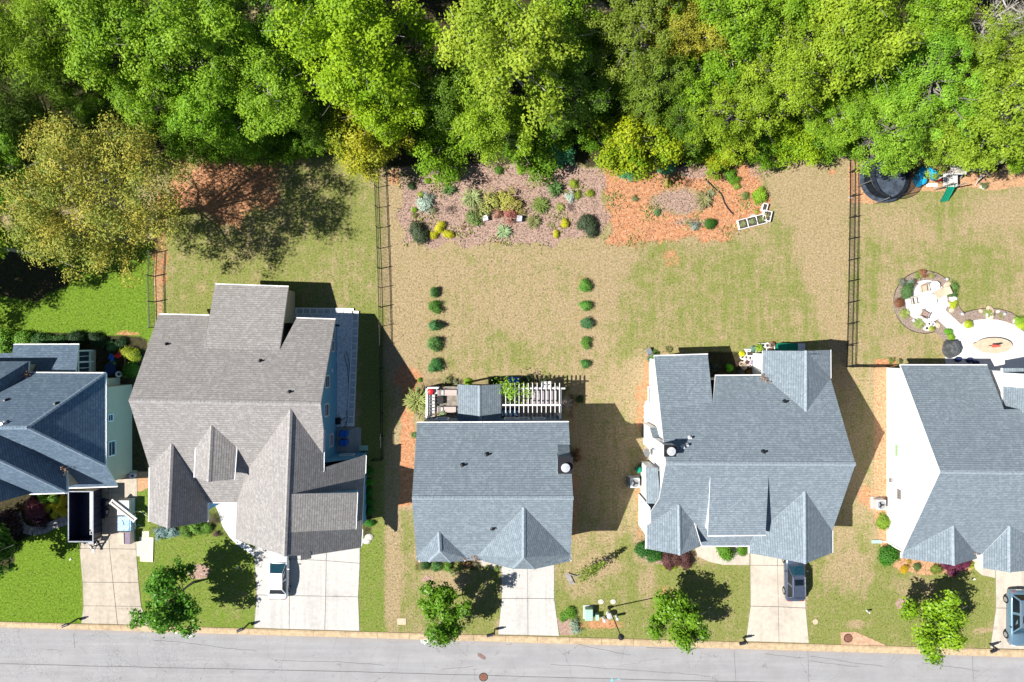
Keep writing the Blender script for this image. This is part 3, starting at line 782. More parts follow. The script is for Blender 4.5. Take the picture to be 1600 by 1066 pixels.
cap(rf, [dC, dD], M['cap_blue']); gutter(rf, wl0, wl1, (0, 1)); gutter(rf, rr0, Pb.at(1190, 587), (0, 1)); gutter(rf, Pf.at(1095, 853), Pf.at(1171, 853), (0, -1))
Pw = Plane(wl0, wl1, wv1)
xl = dC.x+.35; xr = dD.x-.35
yb = rr0.y-.35; yf = fe0.y+.5
walls(Hd, [(xl, wl0.y-.3), (wl1.x-.3, wl1.y-.3), (wl1.x-.3, yb), (xr, yb), (xr, yf), (xl, yf)], lambda x, y: (min(Pw.z(x, y), 99) if y > wv0.y and x < wl1.x else min(Pb.z(x, y), Pf.z(x, y)))-.22, M['white_wall'])
# rear gable on the right
a = Pb.at(1260, 643, .03); pk = W(1260, 548.5, a.z); el, er = W(1192, 548, 4.1), W(1297.5, 547, 4.8); vl, vr = Pb.at(1191, 585, .02), Pb.at(1297.8, 591, .02)
r_ = roof(Hd, [[a, pk, el, vl], [a, vr, er, pk]], M['roof_blue']); cap(r_, [a, pk], M['cap_blue']); gutter(r_, vr, er, (1, 0))
pL, pR = Plane(a, pk, el), Plane(a, vr, er)
walls(Hd, [(el.x+.45, yb-1), (el.x+.45, el.y-.3), (er.x-.3, el.y-.3), (er.x-.3, yb-1)], under(pL, pR), M['white_wall'], False)
def gable(house, pl, apex, peak, el, er, vl, vr, zel, zer, mat, capm, wmat, extra_l=(), extra_r=(), depth=3.0, ins=.35):
    a = pl.at(*apex, .03); pk = W(*peak, a.z)
    L = [pl.at(*v, .02) for v in vl]; R = [pl.at(*v, .02) for v in vr]
    eel, eer = W(*el, L[-1].z), W(*er, R[-1].z)
    r_ = roof(house, [[a]+L+[eel, pk], [a, pk, eer]+R[::-1]], mat)
    cap(r_, [a, pk], capm); gutter(r_, L[-1], eel, (-1, 0)); gutter(r_, eer, R[-1], (1, 0))
    pL, pR = Plane(a, eel, pk), Plane(a, pk, eer)
    y1 = min(max(eel.y, eer.y), pk.y+.6)+.3
    walls(house, [(eel.x+ins, y1+depth), (eel.x+ins, y1), (eer.x-ins, y1), (eer.x-ins, y1+depth)], under(pL, pR), wmat, False)
    return r_, a, pk, pL, pR
gable(Hd, Pf, (1061, 788.7), (1062.5, 867.5), (1010, 857.5), (1095, 853.7), [(1011, 822)], [(1084, 817.5)], 3.5, 3.7, M['roof_blue'], M['cap_blue'], M['white_wall'])
gable(Hd, Pf, (1258, 768), (1258.7, 880.8), (1171, 864.5), (1300.5, 864), [(1177, 840), (1171, 853)], [(1300.5, 830)], 3.6, 3.9, M['roof_blue'], M['cap_blue'], M['white_wall'])
# shed dormer
t0, t1 = Pf.at(1110, 745.5, .03), Pf.at(1201, 744.5, .03); b0, b1 = W(1106, 837, 6.6), W(1196, 836, 6.6)
r_ = roof(Hd, [[t0, t1, b1, b0]], M['roof_blue'], 'dormer_roof', .16); gutter(r_, b0, b1, (0, -1))
pd = Plane(t0, t1, b1)
walls(Hd, [(t0.x+.12, t0.y), (b0.x+.12, b0.y+.35), (b1.x-.12, b1.y+.35), (t1.x-.12, t1.y)], under(pd, d=.17), M['white_wall'], False, 4.0, 'dormer_wall')
# left bump-out with a little shed roof, and the shouldered chimney
s0, s1, s2, s3 = W(1008.7, 730, 3.8), W(1027.5, 731, 4.9), W(1033, 787, 5.1), W(1011, 822, 4.0)
r_ = roof(Hd, [[s0, s1, s2, s3]], M['roof_blue'], 'lean_to_roof', .12)
ps = Plane(s0, s1, s3)
walls(Hd, [(xl, s0.y-.15), (s0.x+.3, s0.y-.15), (s0.x+.25, yf), ], lambda x, y: ps.z(x, y)-.16, M['white_wall'], False)
x0 = W(1004.8, 677).x
chm = MB()
yA, yB = W(1004.5, 661).y, W(1004.5, 694).y
chm.box(((x0+xl)/2+.15, (yA+yB)/2, 1.65), (xl-x0+.3, yA-yB, 3.5))
yc = -8.95; xc = x0+.47
chm.box((xc, yc, 5.4), (.9, .85, 7.2))
co_ = chm.build('chimney', M['white_wall'], Hd)
for a_, b_ in ((yA, yc+.43), (yB, yc-.43)):
    z_hi = 4.6; z_lo = 3.42
    roof(Hd, [[Vector((x0-.05, a_, z_lo)), Vector((xl+.1, a_, z_lo)), Vector((xl+.1, b_, z_hi)), Vector((x0-.05, b_, z_hi))]], M['roof_blue'], 'chimney_shoulder', .08)
    MB().add([(x0, a_, 3.3), (xl, a_, 3.3), (xl, b_, 3.3), (x0, b_, 3.3), (xl, b_, z_hi-.09), (x0, b_, z_hi-.09)], [(0, 1, 2, 3), (0, 3, 5), (1, 4, 2), (3, 2, 4, 5)]).build('chimney_cheek', M['white_wall'], co_)
MB().box((xc, yc, 9.06), (1.0, .95, .12)).build('chimney_cap', M['metal_dark'], co_)
MB().lathe((xc+.03, yc, 9.1), [(.3, 0), (.3, .2), (.36, .2), (.36, .27), (0, .3)], 16).build('flue', M['metal_light'], co_)
for v in ((1226, 628), (1192.5, 706.5), (1067, 699), (1073, 695.5), (1078, 684)): vent(Hd, *v, Pb, mat=M['metal_light'] if v[0] < 1100 else None)
# satellite-like oval dish on the left wall
m = MB(); m.lathe((0, 0, 0), [(0, .0), (.2, .03), (.38, .12), (.4, .13)], 20); dsh = m.build('dish', M['metal_grey'], Hd)
for v in dsh.data.vertices: v.co = Matrix.Translation(Vector((x0+.12, yB-.55, 1.7))) @ Matrix.Rotation(-1.0, 4, 'Y') @ v.co
MB().tube((x0+.1, yB-.55, 1.7), (xl, yB-.55, 1.7), .04).build('dish_bracket', M['metal_grey'], Hd)

# ---------- the tall-gabled white house at the right edge
He = thing('house', 'blue-grey roofed house with a bright white gable wall at the right edge', 'house', W(1500, 720))
zr = 8.6
eC, eD = W(1469.4, 737.5, zr), W(1760, 741, zr)
eB0, eB1 = W(1407, 571, 2.9), W(1700, 571, 2.9)
eF0, eF1 = W(1409.4, 866, 3.05), W(1720, 870, 3.05)
Pb, Pf = Plane(eB0, eD, eC), Plane(eC, eF1, eF0)
rb1 = W(1542.6, 570, 2.95)
rf = roof(He, [[eC, eB0, Pb.at(1542.6, 571), Pb.at(1569, 640), Pb.at(1700, 640), eD], [eC, eD, eF1, eF0]], M['roof_blue']); cap(rf, [eC, eD], M['cap_blue']); gutter(rf, eB0, Pb.at(1542.6, 571), (0, 1))
xl5 = W(1385.5, 700).x; xr5 = eD.x-.4
ybk, yft = W(1385, 574.5).y, W(1386, 848).y
walls(He, [(xl5, ybk), (W(1542, 573, 2.8).x-.2, ybk), (W(1542, 573, 2.8).x-.2, ybk-4), (xr5, ybk-4), (xr5, yft), (xl5, yft)], under(Pb, Pf, d=.22), M['white_wall'])
gable(He, Pf, (1490, 822), (1491, 883.5), (1409.4, 872), (1527, 873), [(1409.6, 864)], [(1524.8, 865.4)], 3.0, 3.0, M['roof_blue'], M['cap_blue'], M['white_wall'], ins=.5)
gable(He, Pf, (1578, 822), (1578, 894.5), (1535, 888), (1645, 888), [(1535, 866)], [(1645, 860)], 3.2, 3.0, M['roof_blue'], M['cap_blue'], M['white_wall'])
# rear wing on the right with a white chimney chase
zw = 3.9
g0, g1 = W(1567, 575.5, zw), W(1567.5, 654, zw); gk0, gk1 = W(1640, 575, 7.6), W(1640, 700, 7.6); gr0, gr1 = W(1716, 575, zw), W(1716, 700, zw)
r_ = roof(He, [[g0, gk0, gk1, Pb.at(1600, 681, .04), g1], [gk0, gr0, gr1, gk1]], M['roof_blue']); gutter(r_, g1, g0, (-1, 0)); cap(r_, [gk0, gk1], M['cap_blue'])
pg1, pg2 = Plane(g0, gk0, gk1), Plane(gk0, gr0, gk1)
walls(He, [(g0.x+.35, g1.y-1), (g0.x+.35, g0.y-.3), (gr0.x-.35, g0.y-.3), (gr0.x-.35, g1.y-1)], under(pg1, pg2), M['white_wall'], False)
cb = W(1580, 594, 5.2); m = MB(); m.box((cb.x+.75, cb.y, 6.6), (1.5, 1.2, 4.6)); cx_ = m.build('chimney', M['white_wall'], He)
MB().box((cb.x+.75, cb.y, 8.95), (1.6, 1.3, .12)).build('chimney_cap', M['metal_dark'], cx_)
window(He, (xl5-.01, W(1400, 703, 1.6).y, 1.7), 'x', 1.05, .62, -1, M['glass_green'], mull=0)
lv = window(He, (xl5-.01, W(1403, 772, 2.1).y, 2.15), 'x', .9, .75, -1, M['metal_grey'], 'wall_louvre', 0)
m = MB()
for k in range(5): m.box((xl5-.05, W(1403, 772, 2.1).y-.36+.18*k, 2.15), (.05, .10, .72))
m.build('slat', M['metal_grey'], lv)
m = MB(); m.box((xl5-.12, W(1388, 748).y, .9), (.2, .3, .4)); m.build('meter_box', M['metal_grey'], He)
m = MB(); m.path([(xl5-.08, yft+.1, 2.7), (xl5-.08, yft+.1, .15), (xl5-.5, yft+.12, .08)], .05); m.build('downspout', M['trim'], He)
m = MB(); m.box((xl5-1.0, yft+.12, .09), (.95, .3, .1)); m.build('splash_block', M['util_green'], He)

# ---------- the big brown-roofed blue house
Hb = thing('house', 'large house with weathered brown shingle roofs and bright blue side wall', 'house', W(400, 660))
zr = 8.3
bC, bD = W(201, 625.9, zr), W(500.5, 631, zr)
bB0, bB1 = W(248, 491.5, 3.5), W(523.8, 499.5, 3.5)
bF0 = W(233.7, 733, 4.7); bFe = W(240, 785, 3.4)
Pb = Plane(bC, bD, bB0); Pf = Plane(bC, bFe, bD)
w0, w1 = W(336, 444.5, 3.5), W(450.5, 448.3, 3.5); v0, v1 = Pb.at(318.4, 545), Pb.at(436.9, 547.3)
e1 = Pb.at(326.6, 493.3); e2 = Pb.at(463, 497.5)
f1, f2 = Pf.at(240, 785), Pf.at(505, 740)
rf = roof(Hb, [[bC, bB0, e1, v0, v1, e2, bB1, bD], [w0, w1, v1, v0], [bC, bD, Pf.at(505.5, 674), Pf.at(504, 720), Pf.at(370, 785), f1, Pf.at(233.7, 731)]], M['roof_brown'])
cap(rf, [bC, bD], M['cap_brown']); gutter(rf, bB0, e1, (0, 1)); gutter(rf, e2, bB1, (0, 1)); gutter(rf, w0, w1, (0, 1)); gutter(rf, Pf.at(325, 785), Pf.at(370, 785), (0, -1))
Pw = Plane(w0, w1, v0)
xl = bC.x+.5; xr = W(526.5, 600).x; yb = W(530, 506.5).y
def zmain(x, y):
    if y > yb-.02 or (v0.y < y and w0.x < x < w1.x and False): return Pw.z(x, y)-.22
    return min(Pb.z(x, y), Pf.z(x, y))-.22
ybw = w0.y-.4
walls(Hb, [(xl, yb), (w0.x+.35, yb), (w1.x-.35, yb), (xr, yb), (xr, -13.6), (xl, -13.6)], lambda x, y: min(Pb.z(x, y), Pf.z(x, y))-.22, M['blue_wall'])
walls(Hb, [(w0.x+.35, yb-2.4), (w0.x+.35, ybw), (w1.x-.5, ybw), (w1.x-.5, yb-2.4)], lambda x, y: Pw.z(x, y)-.22, M['grey_wall'], False)
# front gable on the left
gable(Hb, Pf, (268, 693.7), (262, 825.5), (232.5, 815), (323.7, 815.5), [(233.7, 731)], [(324, 785)], 3.0, 3.0, M['roof_brown'], M['cap_brown'], M['blue_wall'])
# gabled dormer
gable(Hb, Pf, (330.5, 665), (326, 753), (303.7, 746), (365, 749.3), [(306, 700)], [(368.7, 698.7)], 5.6, 5.4, M['roof_brown'], M['cap_brown'], M['blue_wall'], depth=1.6, ins=.2)
# garage gable with a long right slope that steps down to a lower eave
a = Pf.at(453.7, 640, .03); pk = W(444.5, 869, a.z)
pR = Plane(a, pk, W(567, 742, 3.35)); pL = Plane(a, W(367.5, 842.5, 3.3), pk)
r_ = roof(Hb, [[a, Pf.at(388.7, 732.5, .02), Pf.at(370, 785, .02), W(367.5, 842.5, 3.3), pk],
               [a, pk, pR.at(485, 868), pR.at(563.7, 856), pR.at(571, 711), pR.at(505.5, 731), pR.at(504.5, 737.5), pR.at(505.5, 672)]], M['roof_brown'])
cap(r_, [a, pk], M['cap_brown']); gutter(r_, Pf.at(370, 785), W(367.5, 842.5, 3.3), (-1, 0)); gutter(r_, pR.at(504.8, 737), pR.at(505.5, 672), (1, 0)); gutter(r_, pR.at(563.9, 853), pR.at(565.5, 828), (1, 0)); gutter(r_, pR.at(570, 740), pR.at(571, 712), (1, 0))
xg1 = pR.at(567, 800).x-.35; xg0 = W(367.5, 842.5, 3.3).x+.35; yg1 = pk.y+.9; yg0 = pR.at(571, 711).y-.25
walls(Hb, [(xg0, -13.6), (xg0, yg1), (xg1, yg1), (xg1, yg0), (xr, yg0)], lambda x, y: min(pL.z(x, y), pR.z(x, y))-.22, M['blue_wall'], False)
q = [pR.at(470, 866.5, .0), pR.at(470, 875.5, 0), pR.at(486, 872.8, 0), pR.at(486, 862, 0)]
roof(Hb, [[p_+Vector((0, 0, .03)) for p_ in q]], M['roof_brown'], 'roof_return', .15)
# wide shed dormer on the right slope
d0, d1, d2, d3 = pR.at(456.5, 772, .06), W(557.5, 770, 5.5), W(555, 827, 5.5), pR.at(455.5, 831.7, .06)
r_ = roof(Hb, [[d0, d1, d2, d3]], M['roof_brown'], 'dormer_roof', .16); gutter(r_, d2, d1, (1, 0))
pd = Plane(d0, d1, d2)
walls(Hb, [(d0.x, d0.y-.1), (d1.x-.3, d1.y-.15), (d2.x-.3, d2.y+.15), (d3.x, d3.y+.1)], lambda x, y: pd.z(x, y)-.18, M['blue_wall'], False, 2.2, 'dormer_wall')
for v in ((259.8, 538.3), (406.2, 564.5), (452, 613)): vent(Hb, *v, Pb, .08, .34)
# windows down the blue wall and one on the garage's back wall
for px_, py_, z_, wd_, ht_ in ((522.5, 520.5, 1.6, .9, .8), (520.8, 541, 1.7, .9, .8), (507.5, 596.5, 3.6, .95, 1.1), (505.5, 641, 3.8, 1.0, 1.1), (515.6, 688, 2.2, 1.0, .9)):
    window(Hb, (xr+.01, W(px_, py_, z_).y, z_), 'x', wd_, ht_, 1)
m = MB(); m.box((xr+.08, W(518.5, 579, 2.2).y, 2.2), (.14, .25, .3)); m.build('wall_lamp', M['trim'], Hb)
m = MB(); m.box((xr+.35, yb-.2, 2.6), (.7, .1, .1)); m.box((xr+.75, yb-.2, 2.55), (.25, .2, .15)); m.build('floodlight', M['metal_dark'], Hb)
window(Hb, (W(541, 709.5, 2.2).x, yg0+.01, 1.9), 'y', 1.1, .7, 1)

# ---------- the hipped house at the left edge
Ha = thing('house', 'slate blue hipped house with grey side wall at the left edge', 'house', W(60, 670))
aa = W(41.7, 668.3, 9.3); al = W(-140, 668, 9.3)
rr = W(164, 583.6, 5.0); rf_ = W(164, 728, 5.0)
Pb = Plane(aa, al, rr); Pr = Plane(aa, rr, rf_); Pf = Plane(aa, rf_, al)
lo = Pf.at(183, 759.7); lo2 = Pf.at(106.5, 762.5)
p45 = Pb.at(44.5, 583); p0 = Pb.at(-6, 616)
hv = Pf.at(102.7, 735)
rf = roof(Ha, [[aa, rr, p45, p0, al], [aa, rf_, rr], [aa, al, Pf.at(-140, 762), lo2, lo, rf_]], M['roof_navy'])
cap(rf, [aa, rr], M['cap_navy'], .14, .04, .06); cap(rf, [aa, rf_], M['cap_navy'], .14, .04, .06); cap(rf, [al, aa], M['cap_navy'])
gutter(rf, rr, p45, (0, 1)); gutter(rf, rf_, rr, (1, 0)); gutter(rf, lo, lo2, (0, -1))
xw = W(206.5, 680).x; yw0, yw1 = W(206, 590).y, W(204, 738).y
walls(Ha, [(-60, yw0), (W(183, 588, .5).x, yw0), (W(183, 588, .5).x, yw0-.65), (xw, yw0-.65), (xw, yw1), (W(183, 758, 2).x-.2, yw1), (W(183, 758, 2).x-.2, lo.y+.4), (-60, lo.y+.4)], lambda x, y: min(Pb.z(x, y), Pf.z(x, y), max(Pr.z(x, y), 4.6))-.24, M['grey_wall'])
# rear-left hip
h0, h1 = W(-6, 596, 7.2), W(45, 564.8, 5.1); h2 = W(43.8, 582, 5.1)
roof(Ha, [[h0, h1, W(-60, 565, 5.1), W(-60, 597, 7.2)], [h0, Pb.at(-6, 616, .03), Pb.at(43.8, 582.3, .03), h1]], M['roof_navy'])
walls(Ha, [(-60, h1.y-.3), (h1.x-.35, h1.y-.3), (h1.x-.35, yw0-1)], lambda x, y: 4.8, M['grey_wall'], False)
# front hips stepping down to the left
q0 = Pf.at(-10, 676, .03); q1 = Pf.at(102.7, 735, .03); q2 = W(104, 770, 5.0); q3 = W(-10, 715.5, 9.0)
q4 = W(46, 771.8, 5.0); q5 = W(-10, 744.5, 7.05)
r_ = roof(Ha, [[q0, q1, q2, q3], [q3, q2, q4, q5]], M['roof_navy']); cap(r_, [q3, q2], M['cap_navy'], .14, .04, .06); gutter(r_, q2, q4, (0, -1)); gutter(r_, q1, q2, (1, 0))
roof(Ha, [[q5, q4, W(-10, 787, 7.3)]], M['roof_navy'], 'roof')
walls(Ha, [(q2.x-.35, q1.y), (q2.x-.35, q2.y+.35), (q4.x-.3, q4.y+.35), (-60, q4.y+.35)], lambda x, y: 4.75, M['grey_wall'], False)
window(Ha, (W(4, 788, 2).x, q4.y+.34, 1.9), 'y', 1.6, 1.2, -1)
vent(Ha, 7, 661.5, Pb, mat=M['metal_light']); vent(Ha, 10, 625.5, Pb, .07, .3); vent(Ha, 88, 631, Pb, .07, .3)
for py_, z_, ht_, wd_ in ((653, 3.6, .6, .5), (701, 3.4, .9, 1.2)): window(Ha, (xw+.01, W(168, py_, z_).y, z_), 'x', wd_, ht_, 1)
# rear porch
c0, c1, c2, c3 = W(21, 539, 2.7), W(123, 538.7, 2.7), W(117.5, 586, 4.3), W(-30, 586, 4.3)
r_ = roof(Ha, [[c0, c1, c2, c3, W(-30, 552, 3.1), W(19, 552, 3.1)]], M['roof_navy'], 'porch_roof', .14); gutter(r_, c0, c1, (0, 1))
xp = W(146, 560, .4).x; yp0, yp1 = W(140, 547, .4).y, W(140, 583, .4).y
MB().box((xp-1.25, (yp0+yp1)/2, .45), (2.5, yp0-yp1, .9)).build('porch_wall', M['grey_wall'], Ha)
for a_, b_ in ((yp0, yp0-.1), (yp1+.1, yp1), ((yp0+yp1)/2+.06, (yp0+yp1)/2-.06)):
    MB().box((xp-.06, (a_+b_)/2, 1.5), (.14, .14, 2.4)).build('porch_post', M['trim'], Ha)
MB().box((xp-.06, (yp0+yp1)/2, 2.62), (.16, yp0-yp1, .16)).build('porch_beam', M['trim'], Ha)
MB().box((xp-.06, (yp0+yp1)/2, .93), (.16, yp0-yp1, .1)).build('porch_rail', M['trim'], Ha)
for k in range(2):
    y_ = yp0-.55-(yp0-yp1)/2*k; f = MB().box((xp-.05, y_, 1.75), (.06, .05, 1.55)).build('window', M['trim'], Ha)
    MB().box((xp-.06, y_-.02, 1.75), (.02, 1.0, 1.5)).build('pane', M['glass'], f)
# ------------------------------------------------------------------ foliage meshes (leaf-sized faces, shared between copies)
def leaf_mesh(name, ctr, nrm, size, var, mats, rng, aspect=.55, kite=True):
    n = len(ctr)
    nrm = nrm/np.linalg.norm(nrm, axis=1, keepdims=True)
    t = rng.normal(size=(n, 3)); t -= nrm*(t*nrm).sum(1, keepdims=True); t /= np.linalg.norm(t, axis=1, keepdims=True)
    b = np.cross(nrm, t); s_ = size[:, None]
    co = np.stack([ctr - b*s_*.5, ctr + t*s_*aspect*.5 + nrm*s_*.06, ctr + b*s_*.5, ctr - t*s_*aspect*.5 + nrm*s_*.06], 1).reshape(-1, 3)
    fa = np.arange(n*4).reshape(n, 4)
    me = np_mesh(name, co, fa, mats)
    at = me.attributes.new('var', 'FLOAT', 'FACE'); at.data.foreach_set('value', var.astype(np.float32))
    return me

def unit(rng, n):
    v = rng.normal(size=(n, 3)); return v/np.linalg.norm(v, axis=1, keepdims=True)

def crown(name, seed, zc, R, Hh, lobes, subs, leaves, lobe_r, sub_r, leaf, mats, up=.6, aspect=.6, low=-.5, gap=.0, bulge=1.0, space=.92):
    """leaf clumps on lobes spread through an uneven ellipsoid; returns mesh and the lobe centres for the limbs"""
    rng = np.random.default_rng(seed)
    L = []; SZ = []; bul = list(zip(rng.uniform(-.45, .5, 7)*bulge, unit(rng, 7)))
    tries = 0
    while len(L) < lobes and tries < 4000:
        tries += 1
        d = unit(rng, 1)[0]
        if d[2] < low: continue
        rad = rng.uniform(.35, .92)*(1 + sum(a_*max(0, float(d @ b_))**3 for a_, b_ in bul)); sz = rng.uniform(.55, 1.4)
        p = np.array([d[0]*R*rad, d[1]*R*rad, d[2]*Hh*rad])
        if all(np.linalg.norm((p-q)/np.array([1, 1, .8])) > lobe_r*.5*(sz+t_) *space for q, t_ in zip(L, SZ)): L.append(p); SZ.append(sz)
    C_, Nn, S_, V_ = [], [], [], []
    for p, sz in zip(L, SZ):
        lr = lobe_r*sz; lv = rng.uniform(0, 1)
        d = unit(rng, subs); d[:, 2] = np.abs(d[:, 2])*rng.choice([1, 1, 1, -.5], subs)
        sp = p + d*lr*rng.uniform(.55, 1.0, (subs, 1))*np.array([1, 1, .75])
        for j in range(subs):
            if rng.random() < gap: continue
            k = int(leaves*rng.uniform(.5, 1.35)*(.35+.65*sz))
            off = rng.normal(size=(k, 3))*sub_r*np.array([1, 1, .6])*.5
            C_.append(sp[j]+off)
            out = (sp[j]-p)/lr*.7 + off/sub_r*.5 + np.array([0, 0, up])
            Nn.append(out + rng.normal(size=(k, 3))*.45)
            S_.append(leaf*rng.uniform(.65, 1.25, k))
            V_.append(np.clip(lv*.5 + rng.uniform(0, .5) + rng.normal(size=k)*.12, 0, 1))
    ctr = np.concatenate(C_); ctr[:, 2] += zc
    return leaf_mesh(name, ctr, np.concatenate(Nn), np.concatenate(S_), np.concatenate(V_), mats, rng, aspect), [q+np.array([0, 0, zc]) for q in L]

def trunk_mesh(name, seed, zc, Hh, r0, lobes, mat, twigs=0, lean=(0, 0)):
    rr = random.Random(seed); m = MB()
    top = Vector((lean[0], lean[1], zc + Hh*.35))
    pts = [Vector((0, 0, -.2)), Vector((lean[0]*.2 + rr.uniform(-.1, .1), lean[1]*.2 + rr.uniform(-.1, .1), zc*.35)), Vector((lean[0]*.6 + rr.uniform(-.2, .2), lean[1]*.6 + rr.uniform(-.2, .2), zc*.75)), top]
    m.path(pts, [r0*1.25, r0*.85, r0*.6, r0*.22], 8)
    for q in lobes:
        q = Vector(q); t = rr.uniform(.45, .95); k = t*3; i = min(int(k), 2)
        b = pts[i].lerp(pts[i+1], k-i)
        if b.z > q.z-.3: b = pts[1].lerp(pts[2], rr.uniform(.3, 1))
        mid = b.lerp(q, .55) + Vector((rr.uniform(-.3, .3), rr.uniform(-.3, .3), (q.z-b.z)*-.12))
        m.path([b, mid, q], [r0*.34, r0*.22, r0*.08], 5)
        for _ in range(twigs):
            e = q + Vector((rr.gauss(0, 1), rr.gauss(0, 1), rr.uniform(-.1, .8)))*rr.uniform(.5, 1.3)
            s_ = mid.lerp(q, rr.uniform(.3, 1)); m.path([s_, s_.lerp(e, .6)+Vector((0, 0, rr.uniform(-.15, .2))), e], [r0*.06, r0*.035, .01], 4)
    return m.mesh(name, mat)

ML = {}
ML['broad'] = leafmat('broadleaf_green', (.165, .31, .016), (.37, .53, .04), .38, use_obj=True)
ML['olive'] = leafmat('olive_leaves', (.15, .25, .022), (.37, .49, .06), .36, use_obj=True)
ML['rusty'] = leafmat('yellow_brown_leaves', (.145, .245, .03), (.57, .465, .07), .18, .6)
ML['street'] = leafmat('glossy_street_leaves', (.07, .20, .008), (.21, .40, .025), .32, .4, use_obj=True)
ML['bush'] = leafmat('shrub_leaves', (.75, .78, .75), (1.3, 1.3, 1.3), .22, .55, use_obj=True)
ML['grassy'] = leafmat('grass_blades', (.75, .78, .7), (1.3, 1.28, 1.2), .25, .6, use_obj=True)

TREES = {}
def variant(key, seed, mat, bark, zc=11, R=5.0, Hh=4.6, lobes=34, subs=17, leaves=36, lobe_r=1.35, sub_r=.62, leaf=.27, r0=.28, twigs=3, **kw):
    me, L = crown('crown_'+key, seed, zc, R, Hh, lobes, subs, leaves, lobe_r, sub_r, leaf, mat, **kw)
    TREES[key] = (me, trunk_mesh('trunk_'+key, seed, zc, Hh, r0, L, bark, twigs), zc, R)
for i in range(5): variant('broad%d' % i, 100+i, ML['broad'], M['bark_pale'])
for i in range(2): variant('open%d' % i, 120+i, ML['broad'], M['bark_pale'], lobes=24, subs=14, gap=.2, twigs=8)
for i in range(3): variant('olive%d' % i, 140+i, ML['olive'], M['bark'], lobe_r=1.15, lobes=44, subs=15, leaves=36, sub_r=.5, leaf=.22)
variant('pine0', 160, ML['olive'], M['bark_dark'], zc=12, Hh=6.5, lobes=40, subs=12, leaves=42, lobe_r=1.3, sub_r=.85, leaf=.42, aspect=.16)
for i in range(2): variant('low%d' % i, 170+i, ML['broad'], M['bark'], zc=3.0, R=3.2, Hh=2.8, lobes=22, subs=16, leaves=30, lobe_r=1.15, sub_r=.6, leaf=.26, r0=.12, low=-.8)
variant('bare0', 180, ML['olive'], M['bark_pale'], lobes=22, subs=3, leaves=3, gap=.8, twigs=16)

def tree(key, cx, cy, rpx, label, cat='tree', name='tree', group=None, tint=(1, 1, 1), rz=None, base=None):
    me, tr, zc, R = TREES[key]
    if base is not None:      # base position known: rpx then gives the scale
        s_ = rpx; p = W(*base)
    else:
        s_ = rpx*H/(R*F + zc*rpx); p = W(cx, cy, zc*s_); p.z = 0
    e = thing(name, label, cat, p, 0, group)
    e.matrix_basis = Matrix.Translation(p) @ Matrix.Rotation(rnd.uniform(0, 6.28) if rz is None else rz, 4, 'Z') @ Matrix.Scale(s_, 4)
    for nm, d in (('trunk', tr), ('crown', me)):
        o = bpy.data.objects.new(nm, d); C.objects.link(o); o.parent = e
        o.color = (*tint, 1)
    return e

